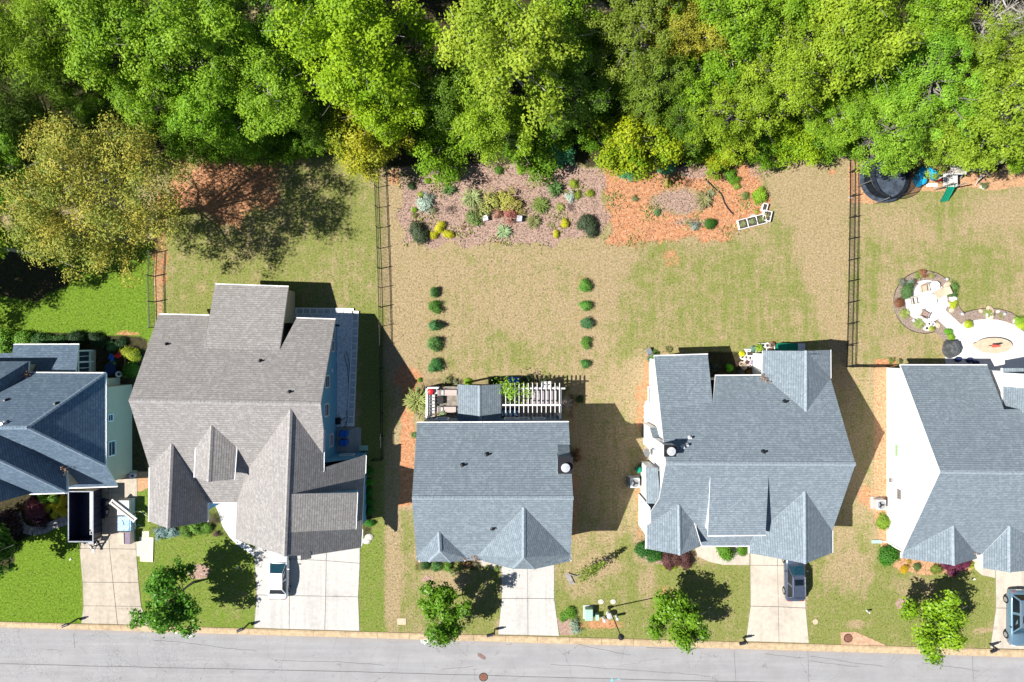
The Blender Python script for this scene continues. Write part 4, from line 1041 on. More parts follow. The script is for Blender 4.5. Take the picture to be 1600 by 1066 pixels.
GW = 'trees of the wood behind the gardens'
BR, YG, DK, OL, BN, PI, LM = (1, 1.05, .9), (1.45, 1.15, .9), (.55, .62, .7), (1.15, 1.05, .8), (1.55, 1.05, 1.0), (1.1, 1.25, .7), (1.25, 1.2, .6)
WOOD = [
 ('pine0', 50, 50, 82, (1.15, 1.25, .6), 'yellow green feathery pine in the upper left corner of the wood'),
 ('pine0', 20, 150, 70, (.5, .6, .55), 'dark pine in the shade below the feathery pine at the left edge'),
 ('broad0', 175, 45, 88, BR, 'bright green tree beside the feathery pine in the upper left corner'),
 ('open0', 262, 75, 80, BR, 'thin bright green tree with pale bare limbs showing, above the large yellow brown tree'),
 ('broad1', 335, 45, 86, BR, 'bright green tree at the top edge, above the clay patch of the left garden'),
 ('broad2', 232, 150, 62, BR, 'bright green tree touching the top right of the large yellow brown tree'),
 ('broad3', 320, 165, 66, (.95, 1.1, .9), 'rounded bright green tree just above the bare clay patch'),
 ('broad4', 420, 150, 72, BR, 'bright green tree whose lowest clump hangs over the shaded clay strip'),
 ('open1', 440, 70, 72, (.85, .95, .9), 'sparse green tree with grey limbs showing, next to small clearings at the top'),
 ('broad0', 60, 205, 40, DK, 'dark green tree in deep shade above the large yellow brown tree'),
 ('broad1', 8, 300, 46, (.75, .95, .7), 'green tree cut by the left edge beside the large yellow brown tree'),
 ('broad2', 560, 75, 104, LM, 'largest yellow green round tree of the wood, left of centre at the top'),
 ('broad3', 600, 165, 66, LM, 'yellow green tree below the largest round tree, over the top of the black fence'),
 ('olive0', 500, 190, 46, (.6, .75, .5), 'small dark green tree left of the mustard yellow tree at the fence'),
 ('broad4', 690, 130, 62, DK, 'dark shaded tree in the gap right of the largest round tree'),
 ('low0', 695, 215, 46, (.85, .95, .7), 'low green tree at the top left edge of the mulched bed'),
 ('broad1', 790, 75, 104, (1.3, 1.1, 1.2), 'wide light green tree with pale twigs above the mulched bed'),
 ('broad2', 765, 190, 62, (1.15, 1.1, .9), 'light green tree right above the middle of the mulched bed'),
 ('broad3', 870, 70, 74, BR, 'green tree at the top centre, left of the brownish tree'),
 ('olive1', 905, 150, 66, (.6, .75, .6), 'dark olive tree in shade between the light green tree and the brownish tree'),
 ('olive2', 1000, 45, 76, (.85, .8, .75), 'dull olive tree at the top, left of the brown tinted tree'),
 ('olive0', 1075, 60, 70, BN, 'brown tinted tree at the top, right of centre'),
 ('olive1', 1010, 130, 62, (.8, .85, .7), 'olive tree above the yellow green bush like tree of the clay bed'),
 ('broad4', 1085, 120, 56, (.95, 1.05, .7), 'fresh green tree below the brown tinted tree'),
 ('broad0', 1140, 45, 74, BR, 'bright green tree at the top, right of the brown tinted tree'),
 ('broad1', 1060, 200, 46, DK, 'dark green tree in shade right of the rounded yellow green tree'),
 ('low1', 845, 215, 50, (.6, .75, .5), 'low dark green tree over the top right of the mulched bed'),
 ('olive2', 1150, 175, 60, (1.22, 1.22, .6), 'fluffy yellow green tree with a lobed outline above the clay bed'),
 ('olive0', 1238, 110, 80, (1.25, 1.22, .7), 'large fluffy yellow green tree with grey forked twigs'),
 ('broad2', 1225, 20, 62, BR, 'bright green tree at the top edge above the large fluffy tree'),
 ('broad3', 1345, 60, 92, (1.25, 1.1, 1.1), 'wide light green tree at the top, right of the large fluffy tree'),
 ('broad4', 1300, 185, 50, (1.0, 1.05, .9), 'green tree over the corner of the lawn beside the second black fence'),
 ('olive1', 1390, 204, 68, (1.05, 1.25, .8), 'light green tree hanging over the trampoline'),
 ('olive2', 1455, 130, 74, (1.0, 1.3, .9), 'soft green tree in the middle of the right hand group'),
 ('broad0', 1450, 40, 66, BR, 'bright green tree at the top edge, second from the right corner'),
 ('olive0', 1480, 210, 58, (1.15, 1.2, .75), 'light green tree hanging over the blue slide of the play set'),
 ('bare0', 1575, 15, 70, (1, 1, 1), 'bare grey tree with tangled twigs in the upper right corner'),
 ('olive1', 1570, 180, 92, (1.15, 1.15, .7), 'large olive green tree at the right edge over the swing'),
 ('olive2', 1545, 85, 62, (1.1, 1.1, .7), 'olive green tree below the bare grey tree at the right edge'),
 ('pine0', 100, 120, 56, (.8, .95, .55), 'short green pine between the upper left trees'),
 ('broad3', 500, 25, 50, (.8, .95, .8), 'green tree at the top edge beside the small sandy clearing'),
 ('broad1', 385, 200, 44, (.85, 1.05, .85), 'green tree low over the right end of the clay patch'),
 ('broad0', 950, 60, 50, (.6, .75, .55), 'dark green tree at the sandy clearing near the top centre'),
 ('low0', 1240, 210, 44, (1.2, 1.15, .6), 'low yellow green tree over the lawn right of the clay bed'),
 ('broad2', 1390, 140, 54, (.9, 1.05, .8), 'green tree between the wide light green tree and the trampoline'),
 ('broad4', 1600, 240, 40, (1.0, 1.1, .7), 'green tree cut by the right edge above the swing'),
 ('broad2', -60, 60, 80, BR, 'green tree beyond the upper left corner'),
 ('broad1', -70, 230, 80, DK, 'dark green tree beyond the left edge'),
 ('broad2', -275, 440, 90, BR, 'green tree beyond the left edge level with the bright lawn'),
 ('broad0', -205, 398, 85, BR, 'green tree beyond the left edge above the hedge'),
 ('broad3', -40, 380, 70, BR, 'green tree beyond the left edge beside the rear lawn'),
 ('olive0', 1680, 120, 90, OL, 'olive tree beyond the right edge'),
]
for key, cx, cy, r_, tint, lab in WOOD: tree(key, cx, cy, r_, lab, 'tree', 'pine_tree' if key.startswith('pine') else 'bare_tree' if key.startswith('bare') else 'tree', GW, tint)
for i in range(13):       # a second row past the top edge so that the wood goes on
    tree(('broad0', 'olive1', 'broad3', 'broad4')[i % 4], -60+i*140 + rnd.uniform(-20, 20), -105 + rnd.uniform(-20, 20), rnd.uniform(75, 95), 'green tree deeper in the wood, beyond the top edge', 'tree', 'tree', 'trees deeper in the wood', rnd.choice([BR, LM, OL]))
# understorey at the edge of the wood
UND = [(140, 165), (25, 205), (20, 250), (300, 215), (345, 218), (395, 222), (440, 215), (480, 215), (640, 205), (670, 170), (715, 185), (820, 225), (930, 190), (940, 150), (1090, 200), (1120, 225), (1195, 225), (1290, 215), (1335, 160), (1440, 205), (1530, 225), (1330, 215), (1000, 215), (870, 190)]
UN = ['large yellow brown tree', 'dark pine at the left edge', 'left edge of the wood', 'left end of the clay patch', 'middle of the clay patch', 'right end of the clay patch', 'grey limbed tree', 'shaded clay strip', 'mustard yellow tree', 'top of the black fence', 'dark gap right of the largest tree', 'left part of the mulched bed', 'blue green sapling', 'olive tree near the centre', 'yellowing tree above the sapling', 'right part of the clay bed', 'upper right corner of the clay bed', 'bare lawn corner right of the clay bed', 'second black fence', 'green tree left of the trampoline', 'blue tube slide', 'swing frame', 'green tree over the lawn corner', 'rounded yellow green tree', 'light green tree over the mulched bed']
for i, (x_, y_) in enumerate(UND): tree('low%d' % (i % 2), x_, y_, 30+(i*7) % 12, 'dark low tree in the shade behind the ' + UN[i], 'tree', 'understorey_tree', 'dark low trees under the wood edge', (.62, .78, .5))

# individual trees at the edges of the gardens
variant('cedar', 200, leafmat('mustard_leaves', (.20, .29, .015), (.55, .50, .03), .3), M['bark'], zc=4.4, R=3.4, Hh=3.8, lobes=34, subs=18, leaves=36, lobe_r=1.05, sub_r=.55, leaf=.22, r0=.14, low=-.8)
tree('cedar', 572, 222, 60, 'mustard yellow tree at the top end of the black fence', tint=(1, 1, 1))
variant('limeb', 201, leafmat('lime_leaves', (.15, .30, .01), (.50, .52, .015), .3), M['bark'], zc=3.0, R=3.2, Hh=3.0, lobes=30, subs=18, leaves=36, lobe_r=1.0, sub_r=.5, leaf=.22, r0=.1, low=-.8)
tree('limeb', 992, 222, 66, 'rounded yellow green tree at the top edge of the red clay bed')
tree('limeb', 1120, 240, 34, 'small yellow green tree drooping over the red clay bed', tint=(1, 1, 1))
variant('blueb', 202, leafmat('blue_green_leaves', (.06, .32, .12), (.16, .48, .22), .25), M['bark'], zc=1.5, R=1.6, Hh=1.6, lobes=14, subs=14, leaves=30, lobe_r=.6, sub_r=.4, leaf=.18, r0=.06, low=-.8)
tree('blueb', 875, 238, 22, 'blue green bushy sapling at the top right of the mulched bed', 'sapling', 'sapling')
tree('blueb', 1040, 257, 15, 'blue green bushy sapling under the rounded yellow green tree', 'sapling', 'sapling')
tree('blueb', 978, 268, 13, 'low blue green sapling where mulch meets the red clay', 'sapling', 'sapling')

# the large yellow-brown tree with bare limbs
def big_tree():
    rng = np.random.default_rng(5)
    zc, R = 10.4, 7.0
    p = W(243, 338); p.z = 0
    e = thing('tree', 'large spreading yellow brown tree with pale bare limbs left of the clay patch', 'tree', p)
    cen = W(142, 306, zc) - p
    me, L = crown('crown_big', 6, 0, R, 4.6, 120, 18, 24, 1.15, .62, .235, ML['rusty'], up=.5, aspect=.4, low=-.45, gap=.10)
    o = bpy.data.objects.new('crown', me); C.objects.link(o); o.parent = e; o.location = (cen.x, cen.y, zc)
    m = MB(); rr = random.Random(9)
    fork = Vector((cen.x*.55, cen.y*.55, 4.6)); mid2 = Vector((cen.x, cen.y, 8.0))
    m.path([(0, 0, -.2), (cen.x*.15, cen.y*.15, 1.8), fork, mid2], [.48, .38, .32, .16], 9)
    for q in L[::6]:
        q = Vector(q) + Vector((cen.x, cen.y, zc)); b = fork.lerp(mid2, rr.uniform(0, .9))
        mid = b.lerp(q, .5) + Vector((rr.uniform(-.5, .5), rr.uniform(-.5, .5), -.3))
        m.path([b, mid, q], [.07, .045, .02], 5)
        for _ in range(3):
            d = Vector((rr.gauss(0, 1), rr.gauss(0, 1), rr.uniform(0, .9)))*rr.uniform(.5, 1.0); m.path([mid.lerp(q, rr.uniform(.4, 1)), q+d*.5, q+d], [.03, .02, .008], 4)
    for t in range(3):
        a_ = t*2.1+.4; q = fork + Vector((math.cos(a_)*4.4, math.sin(a_)*4.4, 3.5+rr.uniform(0, 1.5))); m.path([fork, fork.lerp(q, .5)+Vector((0, 0, .5)), q], [.10, .07, .035], 7)
    o = link(bpy.data.objects.new('trunk', m.mesh('trunk_big', M['bark_pale']))); o.parent = e
big_tree()

# street trees
variant('street0', 300, ML['street'], M['bark'], zc=3.7, R=2.5, Hh=2.5, lobes=24, subs=15, leaves=22, lobe_r=.72, sub_r=.36, leaf=.27, r0=.1, twigs=1, low=-.7, aspect=.62, bulge=.5, space=.72)
variant('street1', 301, ML['street'], M['bark'], zc=3.5, R=2.5, Hh=2.3, lobes=20, subs=18, leaves=24, lobe_r=.75, sub_r=.42, leaf=.27, r0=.1, twigs=2, low=-.7, gap=.1, aspect=.62, bulge=.5, space=.72)
GS = 'young trees along the street'
for k, cx, cy, r_, tint, lab in (('street0', 268, 936, 50, (.8, .95, 1.3), 'dark green street tree between the first two driveways'),
    ('street0', 692, 958, 43, (1, 1, 1), 'round green street tree left of the third driveway'),
    ('street1', 1056, 965, 44, (1.15, 1.05, 1), 'green street tree between the black lamp post and the fourth driveway'),
    ('street1', 1462, 972, 48, (1.7, 1.35, 1.1), 'yellow green street tree left of the last driveway'),
    ('street0', -40, 850, 56, (.5, .6, .7), 'dark tree beyond the left edge that shades the front lawn')):
    tree(k, cx, cy, r_, lab, 'tree', 'street_tree', GS, tint)

# ------------------------------------------------------------------ shrubs
BU = {}
def shrub_mesh(key, seed, R=1.0, Hh=.85, n=900, leaf=.13, clumps=40, mat='bush', up=.5, aspect=.6):
    rng = np.random.default_rng(seed); d = unit(rng, clumps); d[:, 2] = np.abs(d[:, 2])
    sp = d*rng.uniform(.55, .9, (clumps, 1))*np.array([R, R, Hh]) + np.array([0, 0, .25])
    i = rng.integers(0, clumps, n); off = rng.normal(size=(n, 3))*.17*R
    sp *= (1+.28*np.sin(d[:, :1]*3+seed)+.2*np.cos(d[:, 1:2]*4+seed*2)); ctr = sp[i] + off; ctr[:, 2] = np.maximum(ctr[:, 2], .05)
    nr = d[i]*.8 + off/R + np.array([0, 0, up]) + rng.normal(size=(n, 3))*.4
    cv = rng.uniform(0, 1, clumps)
    BU[key] = leaf_mesh('shrub_'+key, ctr, nr, leaf*rng.uniform(.7, 1.3, n), np.clip(cv[i]*.6+rng.uniform(0, .4, n), 0, 1), ML[mat], rng, aspect)
for i in range(3): shrub_mesh('round%d' % i, 400+i, n=2600, leaf=.16, clumps=60)
shrub_mesh('dense0', 410, n=5200, leaf=.14, clumps=110); shrub_mesh('dense1', 411, n=5200, leaf=.14, clumps=110)
shrub_mesh('loose0', 420, n=1000, leaf=.17, clumps=26, Hh=.7); shrub_mesh('loose1', 421, n=800, leaf=.17, clumps=22, Hh=.6)
shrub_mesh('twig0', 430, n=420, leaf=.3, clumps=40, Hh=.6, aspect=.08)
def tuft_mesh(key, seed, n=260, R=1.0, Hh=.8, wd=.05):
    rng = np.random.default_rng(seed); co = []; fa = []; va = []
    for i in range(n):
        a = rng.uniform(0, 6.283); r_ = R*rng.uniform(.35, 1.1); h = Hh*rng.uniform(.5, 1.0); b0 = rng.normal(size=2)*.12*R
        dx, dy = math.cos(a), math.sin(a); w_ = wd*rng.uniform(.6, 1.3)
        k = len(co)
        for t, zz in ((0, 0), (.45, h), (1, h*.55)):
            ww = w_*(1-t*.75)
            x_, y_ = b0[0]+dx*r_*t, b0[1]+dy*r_*t
            co += [(x_-dy*ww, y_+dx*ww, zz), (x_+dy*ww, y_-dx*ww, zz)]
        fa += [(k, k+1, k+3, k+2), (k+2, k+3, k+5, k+4)]; v = rng.uniform(0, 1); va += [v, v]
    me = np_mesh('tuft_'+key, np.array(co), np.array(fa), ML['grassy'])
    at = me.attributes.new('var', 'FLOAT', 'FACE'); at.data.foreach_set('value', np.array(va, np.float32)); BU[key] = me
tuft_mesh('tuft0', 440); tuft_mesh('tuft1', 441, n=120, wd=.08); tuft_mesh('spike0', 442, n=70, wd=.10, Hh=1.0)

def bush(key, px, py, rpx, col, label, cat='shrub', name='shrub', h=1.0, group=None, z=0.0, squash=1.0, rz=None):
    k = (H-.6*h-z)/F; r_ = rpx*k
    p = W(px, py, z + .45*h*r_); p.z = z
    o = bpy.data.objects.new(name, BU[key]); C.objects.link(o); o.color = (*col, 1)
    o.matrix_basis = Matrix.Translation(p) @ Matrix.Rotation(rnd.uniform(0, 6.28) if rz is None else rz, 4, 'Z') @ Matrix.Diagonal((r_, r_*squash, r_*h, 1))
    return tag(o, label, cat, group)
GR, DG, YL, MAR, PALE, OLV, LIM, RUST = (.10, .22, .025), (.05, .10, .03), (.62, .58, .03), (.16, .03, .05), (.48, .58, .48), (.24, .24, .07), (.26, .42, .03), (.28, .10, .03)
ords = ['topmost', 'second', 'middle', 'fourth', 'lowest']
for i, (x_, y_, r_, c_) in enumerate(((679, 457, 10, (.055, .13, .035)), (680, 479, 11, (.06, .14, .02)), (681, 509, 12, (.055, .15, .05)), (679, 538, 13, (.075, .16, .04)), (681, 571, 12.5, (.05, .15, .04)))):
    bush('round%d' % (i % 3), x_, y_, r_*.84, sc(c_, 1.7), ords[i]+' round evergreen of the left row on the middle back lawn', name='evergreen_shrub', h=(1.5, 1.2, 1.7, 1.4, 1.3)[i], squash=(.9, 1.1, .85, 1.15, 1.0)[i], group='evergreens in two rows on the lawn')
for i, (x_, y_, r_, c_) in enumerate(((915, 447, 10, (.085, .19, .03)), (914, 477, 10.5, (.08, .19, .03)), (917, 505, 10.5, (.055, .13, .05)), (916, 535, 10, (.08, .17, .025)), (914, 568, 8, (.05, .14, .03)))):
    bush('round%d' % ((i+1) % 3), x_, y_, r_*.9, sc(c_, 1.7), ords[i]+' round evergreen of the right row on the middle back lawn', name='evergreen_shrub', h=(1.3, 1.1, 1.2, 1.0, 1.2)[i], squash=(1.1, .9, 1.0, .85, 1.05)[i], group='evergreens in two rows on the lawn')
BED = [('loose0', 662, 316, 15, PALE, 'pale silver leaved mound at the left of the mulched bed'), ('loose1', 891, 308, 9, PALE, 'small silver leaved mound at the right of the mulched bed'), ('loose0', 671, 310, 8, PALE, 'small silver leaved offshoot beside the left silver mound'),
 ('dense0', 653, 363, 14, (.09, .12, .06), 'dark grey green ball shrub at the lower left corner of the mulched bed'), ('dense1', 917, 349, 13, (.08, .11, .055), 'dark green shrub with two lobes near the lower right corner of the mulched bed'), ('dense0', 924, 358, 11, (.07, .10, .05), 'lower lobe of dark green shrub at the right corner of the mulched bed'),
 ('dense0', 688, 354.5, 8, YL, 'largest of three bright yellow ball shrubs in the mulched bed'), ('dense1', 677, 367, 6.5, YL, 'leftmost of three bright yellow ball shrubs in the mulched bed'), ('dense0', 700, 366, 7, YL, 'right lower one of three bright yellow ball shrubs'), ('dense1', 882, 350, 6.5, YL, 'yellow ball shrub left of the dark shrub with two lobes'), ('dense0', 869, 366, 5, YL, 'smallest yellow ball shrub at the lower right of the mulched bed'),
 ('spike0', 701, 297, 12, (.12, .22, .06), 'spiky green plant above the silver mound of the bed'), ('tuft0', 737, 309, 17, (.36, .42, .18), 'pale green fountain grass left of the flowering bushes'), ('tuft0', 844, 320, 15, (.20, .27, .06), 'dark green fountain grass right of the flowering bushes'), ('spike0', 868, 296, 15, (.10, .20, .05), 'tall spiky green plant above the right fountain grass'),
 ('loose0', 770, 316, 17, (.40, .40, .10), 'yellow green loose bush in the centre of the mulched bed'), ('loose1', 792, 312, 17, (.42, .40, .08), 'yellow flowering loose bush in the centre of the mulched bed'), ('loose0', 808, 322, 15, (.40, .34, .10), 'yellowing loose bush right of the bed centre'), ('loose1', 797, 334, 14, (.36, .13, .10), 'reddish loose bush between the two flat stones'), ('loose0', 758, 330, 13, (.34, .36, .11), 'loose green bush above the white flat stone'), ('loose1', 778, 334, 9, (.40, .20, .14), 'small reddish bush right of the white flat stone'),
 ('loose0', 738, 337, 14, (.20, .27, .08), 'olive leaved bush left of the white flat stone'), ('loose1', 745, 347, 8, (.18, .30, .06), 'small green bush below the olive leaved bush'), ('tuft1', 787, 362, 13, (.34, .46, .24), 'pale green tuft at the lower centre of the mulched bed'), ('tuft0', 834, 346, 12, (.26, .27, .10), 'olive grass tuft right of the grey stone block'),
 ('round0', 779, 266, 6.5, GR, 'small green bush at the top of the mulched bed, first of three'), ('round1', 814, 265, 6.5, LIM, 'small lime bush at the top of the mulched bed, middle of three'), ('round2', 844, 266, 7, (.14, .24, .03), 'small green bush at the top of the mulched bed, right of three'), ('round0', 668, 283, 5, LIM, 'small lime bush near the top left of the mulched bed'), ('round1', 643, 290, 6, DG, 'small dark bush at the upper left corner of the mulched bed'),
 ('round2', 897, 288, 7, (.30, .38, .03), 'uppermost of three yellow green bushes at the right of the bed'), ('round0', 922, 302, 6.5, (.30, .36, .03), 'rightmost of three yellow green bushes in the bed'), ('round1', 902, 305, 5.5, (.28, .36, .04), 'yellow green bush right beside the small silver mound'), ('tuft1', 875, 324, 8, (.36, .40, .10), 'loose yellow green tuft below the tall spiky plant'), ('round2', 658, 304, 5, (.34, .40, .04), 'small yellow green bush on top of the left silver mound'), ('twig0', 703, 327, 9, (.10, .07, .06), 'dark bare twiggy shrub right of the left silver mound'), ('round0', 647, 328, 4.5, LIM, 'tiny green bush at the left edge of the mulched bed'), ('round1', 648, 337, 4, OLV, 'tiny olive bush above the dark ball shrub'), ('twig0', 891, 324, 7, (.07, .05, .05), 'dark wilted plant below the small silver mound'), ('twig0', 724, 356, 5, (.3, .15, .1), 'small reddish twiggy plant at the bottom of the mulched bed'), ('loose1', 677, 329, 7, (.26, .26, .14), 'small grey olive plant below the left silver mound'),
 ('dense1', 1109, 349, 9, (.06, .17, .02), 'dark green ball shrub at the bottom of the clay bed'), ('round0', 1027, 332, 5.5, (.16, .28, .10), 'small grey green bush in the middle of the clay bed'), ('round1', 992, 310, 4.5, (.24, .26, .10), 'tiny olive bush in the left of the clay bed'), ('tuft1', 1100, 313, 15, (.30, .28, .13), 'dry olive grass patch beside the dark hose on the clay'), ('tuft1', 1111, 302, 8, (.30, .32, .18), 'small grey grass patch at the head of the dry patch'), ('round2', 1188, 304, 12, LIM, 'lime green bush above the white planter boxes'), ('round0', 1140, 272, 10, (.13, .28, .02), 'bright green bush at the top right of the clay bed'), ('round1', 1146, 280, 8, (.15, .30, .02), 'small bright green bush below the top right one of the clay bed'), ('round2', 1152, 291, 6, (.28, .36, .05), 'small yellow green bush in the right of the clay bed'), ('round0', 1164, 306, 6, (.22, .28, .08), 'small olive bush between the clay and the lime bush'), ('round2', 1128, 262, 7, (.05, .14, .02), 'dark green bush in shade at the top of the clay bed'), ('loose0', 1085, 354, 8, (.30, .36, .30), 'flat grey green plant beside the ball shrub on the clay'), ('loose1', 1044, 286, 7, (.34, .34, .06), 'yellow green plant at the top of the grey mulch patch'), ('twig0', 1074, 286, 8, (.16, .08, .04), 'brown twiggy plant at the top of the grey mulch patch'), ('loose0', 1182, 330, 5, (.38, .36, .06), 'yellow flowering plant left of the upper planter box')]
for b in BED: bush(*b)
FRONT = [('dense0', 67, 778.5, 9, (.18, .38, .03), 'left one of two light green ball shrubs under the left eave'), ('dense1', 85, 778, 9, (.20, .38, .04), 'right one of two light green ball shrubs under the left eave'), ('dense0', 99, 783, 9, YL, 'yellow ball shrub nearest the dark trailer'), ('dense1', 75, 793, 7.5, YL, 'leftmost yellow ball shrub in the left front bed'), ('dense0', 86.5, 792, 7.5, YL, 'middle yellow ball shrub in the left front bed'), ('dense1', 85, 804, 7, YL, 'small yellow ball shrub at the paved edge of the left bed'), ('dense0', 97.5, 799, 10, YL, 'largest yellow ball shrub beside the dark trailer'),
 ('dense1', 55, 798, 18, (.20, .06, .08), 'maroon leaved shrub in the left front bed'), ('dense0', 63, 812, 13, (.06, .02, .035), 'dark purple shrub below the maroon one'), ('dense1', 51, 780, 9, (.04, .015, .02), 'dark purple shrub under the left eave'), ('dense0', 8, 825, 28, (.045, .025, .03), 'big dark purple bush at the left edge of the front lawn'), ('dense1', -4, 838, 16, (.04, .12, .02), 'green bush at the left edge beside the big purple bush'), ('dense0', 12, 850, 15, (.04, .022, .028), 'lower dark purple bush at the left edge'),
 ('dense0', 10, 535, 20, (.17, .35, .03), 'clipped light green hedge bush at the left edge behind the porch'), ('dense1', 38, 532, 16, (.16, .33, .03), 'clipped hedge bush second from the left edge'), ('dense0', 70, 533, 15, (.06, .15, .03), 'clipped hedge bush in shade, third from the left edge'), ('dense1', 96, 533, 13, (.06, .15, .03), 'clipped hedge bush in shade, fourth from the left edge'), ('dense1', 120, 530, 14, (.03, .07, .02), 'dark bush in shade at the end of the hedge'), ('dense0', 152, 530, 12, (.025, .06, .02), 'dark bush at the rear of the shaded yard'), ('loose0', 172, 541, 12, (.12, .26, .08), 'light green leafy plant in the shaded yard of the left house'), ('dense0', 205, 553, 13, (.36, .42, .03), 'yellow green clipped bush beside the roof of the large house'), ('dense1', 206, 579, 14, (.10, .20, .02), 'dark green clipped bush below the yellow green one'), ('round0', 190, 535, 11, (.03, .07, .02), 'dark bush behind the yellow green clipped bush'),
 ('loose0', 252, 834, 13, (.28, .40, .40), 'blue grey juniper at the front of the large house'), ('loose1', 270, 832, 12, (.28, .40, .38), 'blue grey spreading juniper right of the first'), ('round1', 290, 830, 11, (.14, .26, .04), 'green shrub at the front of the large house'), ('round2', 308, 825, 13, (.16, .30, .04), 'larger green shrub at the front of the large house'), ('round0', 322, 826, 11, (.17, .33, .04), 'green shrub beside the white curved walk'), ('twig0', 336, 812, 13, (.12, .08, .06), 'dark dormant plant inside the curve of the white walk'), ('loose1', 338, 835, 7, (.14, .09, .07), 'small brown plant at the edge of the white walk'),
 ('round0', 665, 883, 9, (.05, .13, .03), 'dark green shrub at the left of the middle house front'), ('round1', 682, 885, 10, (.10, .22, .05), 'green shrub second from left at the middle house front'), ('round2', 700, 884, 10, (.16, .30, .04), 'bright shrub third from left at the middle house front'), ('loose0', 716, 886, 11, (.30, .33, .08), 'yellow green flowering shrub at the middle house front'), ('loose1', 731, 883, 10, (.30, .17, .08), 'reddish flowering shrub at the middle house front'), ('loose0', 742, 881, 8, (.2, .18, .10), 'brownish shrub beside the cream walk'), ('loose1', 706, 893, 9, (.24, .30, .09), 'low green plants in front of the bright shrub'), ('tuft1', 762, 888, 7, (.26, .30, .08), 'small grass tuft in the curve of the cream walk'), ('loose1', 776, 889, 7, (.2, .28, .05), 'small green plant where walk and third driveway meet'),
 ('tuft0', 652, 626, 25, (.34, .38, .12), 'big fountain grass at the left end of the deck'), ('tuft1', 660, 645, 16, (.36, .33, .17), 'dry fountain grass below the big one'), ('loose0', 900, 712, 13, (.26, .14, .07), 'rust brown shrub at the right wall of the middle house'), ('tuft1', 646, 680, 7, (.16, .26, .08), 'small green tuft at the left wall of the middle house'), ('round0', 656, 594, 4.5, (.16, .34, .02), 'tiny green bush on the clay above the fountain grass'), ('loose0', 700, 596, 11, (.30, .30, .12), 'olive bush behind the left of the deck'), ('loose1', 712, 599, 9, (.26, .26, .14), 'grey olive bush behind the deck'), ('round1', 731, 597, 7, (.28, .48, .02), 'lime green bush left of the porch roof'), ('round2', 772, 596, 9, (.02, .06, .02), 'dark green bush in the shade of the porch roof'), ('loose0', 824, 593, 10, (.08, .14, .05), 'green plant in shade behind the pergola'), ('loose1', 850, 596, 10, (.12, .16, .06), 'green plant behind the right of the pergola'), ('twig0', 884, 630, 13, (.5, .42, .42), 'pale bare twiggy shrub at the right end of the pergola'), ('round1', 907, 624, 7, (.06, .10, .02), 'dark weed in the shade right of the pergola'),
 ('dense0', 1010, 858, 15, (.04, .15, .02), 'dark green shrub at the left front corner of the long house'), ('dense1', 1024, 868, 13, (.05, .17, .02), 'second dark green shrub at the front corner of the long house'), ('dense0', 1043, 876, 12, (.15, .065, .06), 'left one of three brown red shrubs before the long house'), ('dense1', 1057, 873, 12, (.16, .07, .06), 'middle one of three brown red shrubs before the long house'), ('dense0', 1070, 873, 13, (.13, .055, .05), 'right one of three brown red shrubs before the long house'), ('twig0', 1084, 866, 7, (.05, .03, .03), 'dark twiggy plant beside the walk of the long house'), ('round0', 1040, 886, 6, (.38, .50, .02), 'left lime edging plant below the brown red shrubs'), ('round1', 1053, 885, 6.5, (.40, .52, .02), 'middle lime edging plant below the brown red shrubs'), ('round2', 1073, 880, 6, (.38, .50, .02), 'right lime edging plant below the brown red shrubs'), ('dense0', 1132, 858, 15, (.12, .27, .02), 'left of two boxy green shrubs at the walk of the long house'), ('dense1', 1160, 859, 11, (.12, .27, .02), 'right of two boxy green shrubs at the walk of the long house'),
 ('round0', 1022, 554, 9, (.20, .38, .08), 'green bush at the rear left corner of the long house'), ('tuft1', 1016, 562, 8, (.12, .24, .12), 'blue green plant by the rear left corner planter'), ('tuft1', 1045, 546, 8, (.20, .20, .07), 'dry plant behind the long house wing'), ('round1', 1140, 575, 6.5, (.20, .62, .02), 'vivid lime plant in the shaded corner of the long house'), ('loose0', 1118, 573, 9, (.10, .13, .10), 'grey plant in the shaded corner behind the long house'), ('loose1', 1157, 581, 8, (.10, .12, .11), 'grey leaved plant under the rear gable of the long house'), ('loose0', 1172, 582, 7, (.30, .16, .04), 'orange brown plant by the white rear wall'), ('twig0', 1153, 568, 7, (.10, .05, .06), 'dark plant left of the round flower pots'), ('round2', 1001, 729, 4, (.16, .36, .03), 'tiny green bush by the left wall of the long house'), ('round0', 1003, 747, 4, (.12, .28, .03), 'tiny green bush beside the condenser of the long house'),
 ('round1', 1382, 816, 13, (.22, .34, .03), 'yellow green shrub at the white gable wall'), ('dense1', 1391, 868, 17, (.06, .20, .015), 'dark green ball shrub at the corner of the white gable wall'), ('dense0', 1413.5, 889, 7, (.62, .40, .02), 'orange yellow ball shrub in the pine straw bed'), ('round2', 1433, 887, 7.5, (.12, .18, .05), 'olive green shrub right of the orange yellow ball'), ('round0', 1463, 890, 10, (.20, .25, .04), 'yellow olive shrub in the middle of the pine straw bed'), ('dense0', 1490, 888, 12, (.21, .045, .09), 'large maroon shrub in front of the right house'), ('dense1', 1475, 883, 8, (.20, .045, .09), 'small maroon shrub left of the large one'), ('dense0', 1507, 882, 9, (.20, .04, .085), 'maroon shrub right of the large one'), ('round1', 1517, 882, 6, (.42, .56, .02), 'lime plant at the curved walk of the right house'), ('loose0', 1421, 878, 5, (.5, .34, .05), 'small orange plant under the eave of the right house'), ('loose1', 1393, 564, 7, (.16, .22, .05), 'small green plant at the rear corner of the right house'), ('loose0', 1408, 564, 5, (.10, .12, .04), 'dark plant at the rear eave of the right house')]
for b in FRONT: bush(b[0], b[1], b[2], b[3]*(.82 if b[3] < 12 else .9), *b[4:])
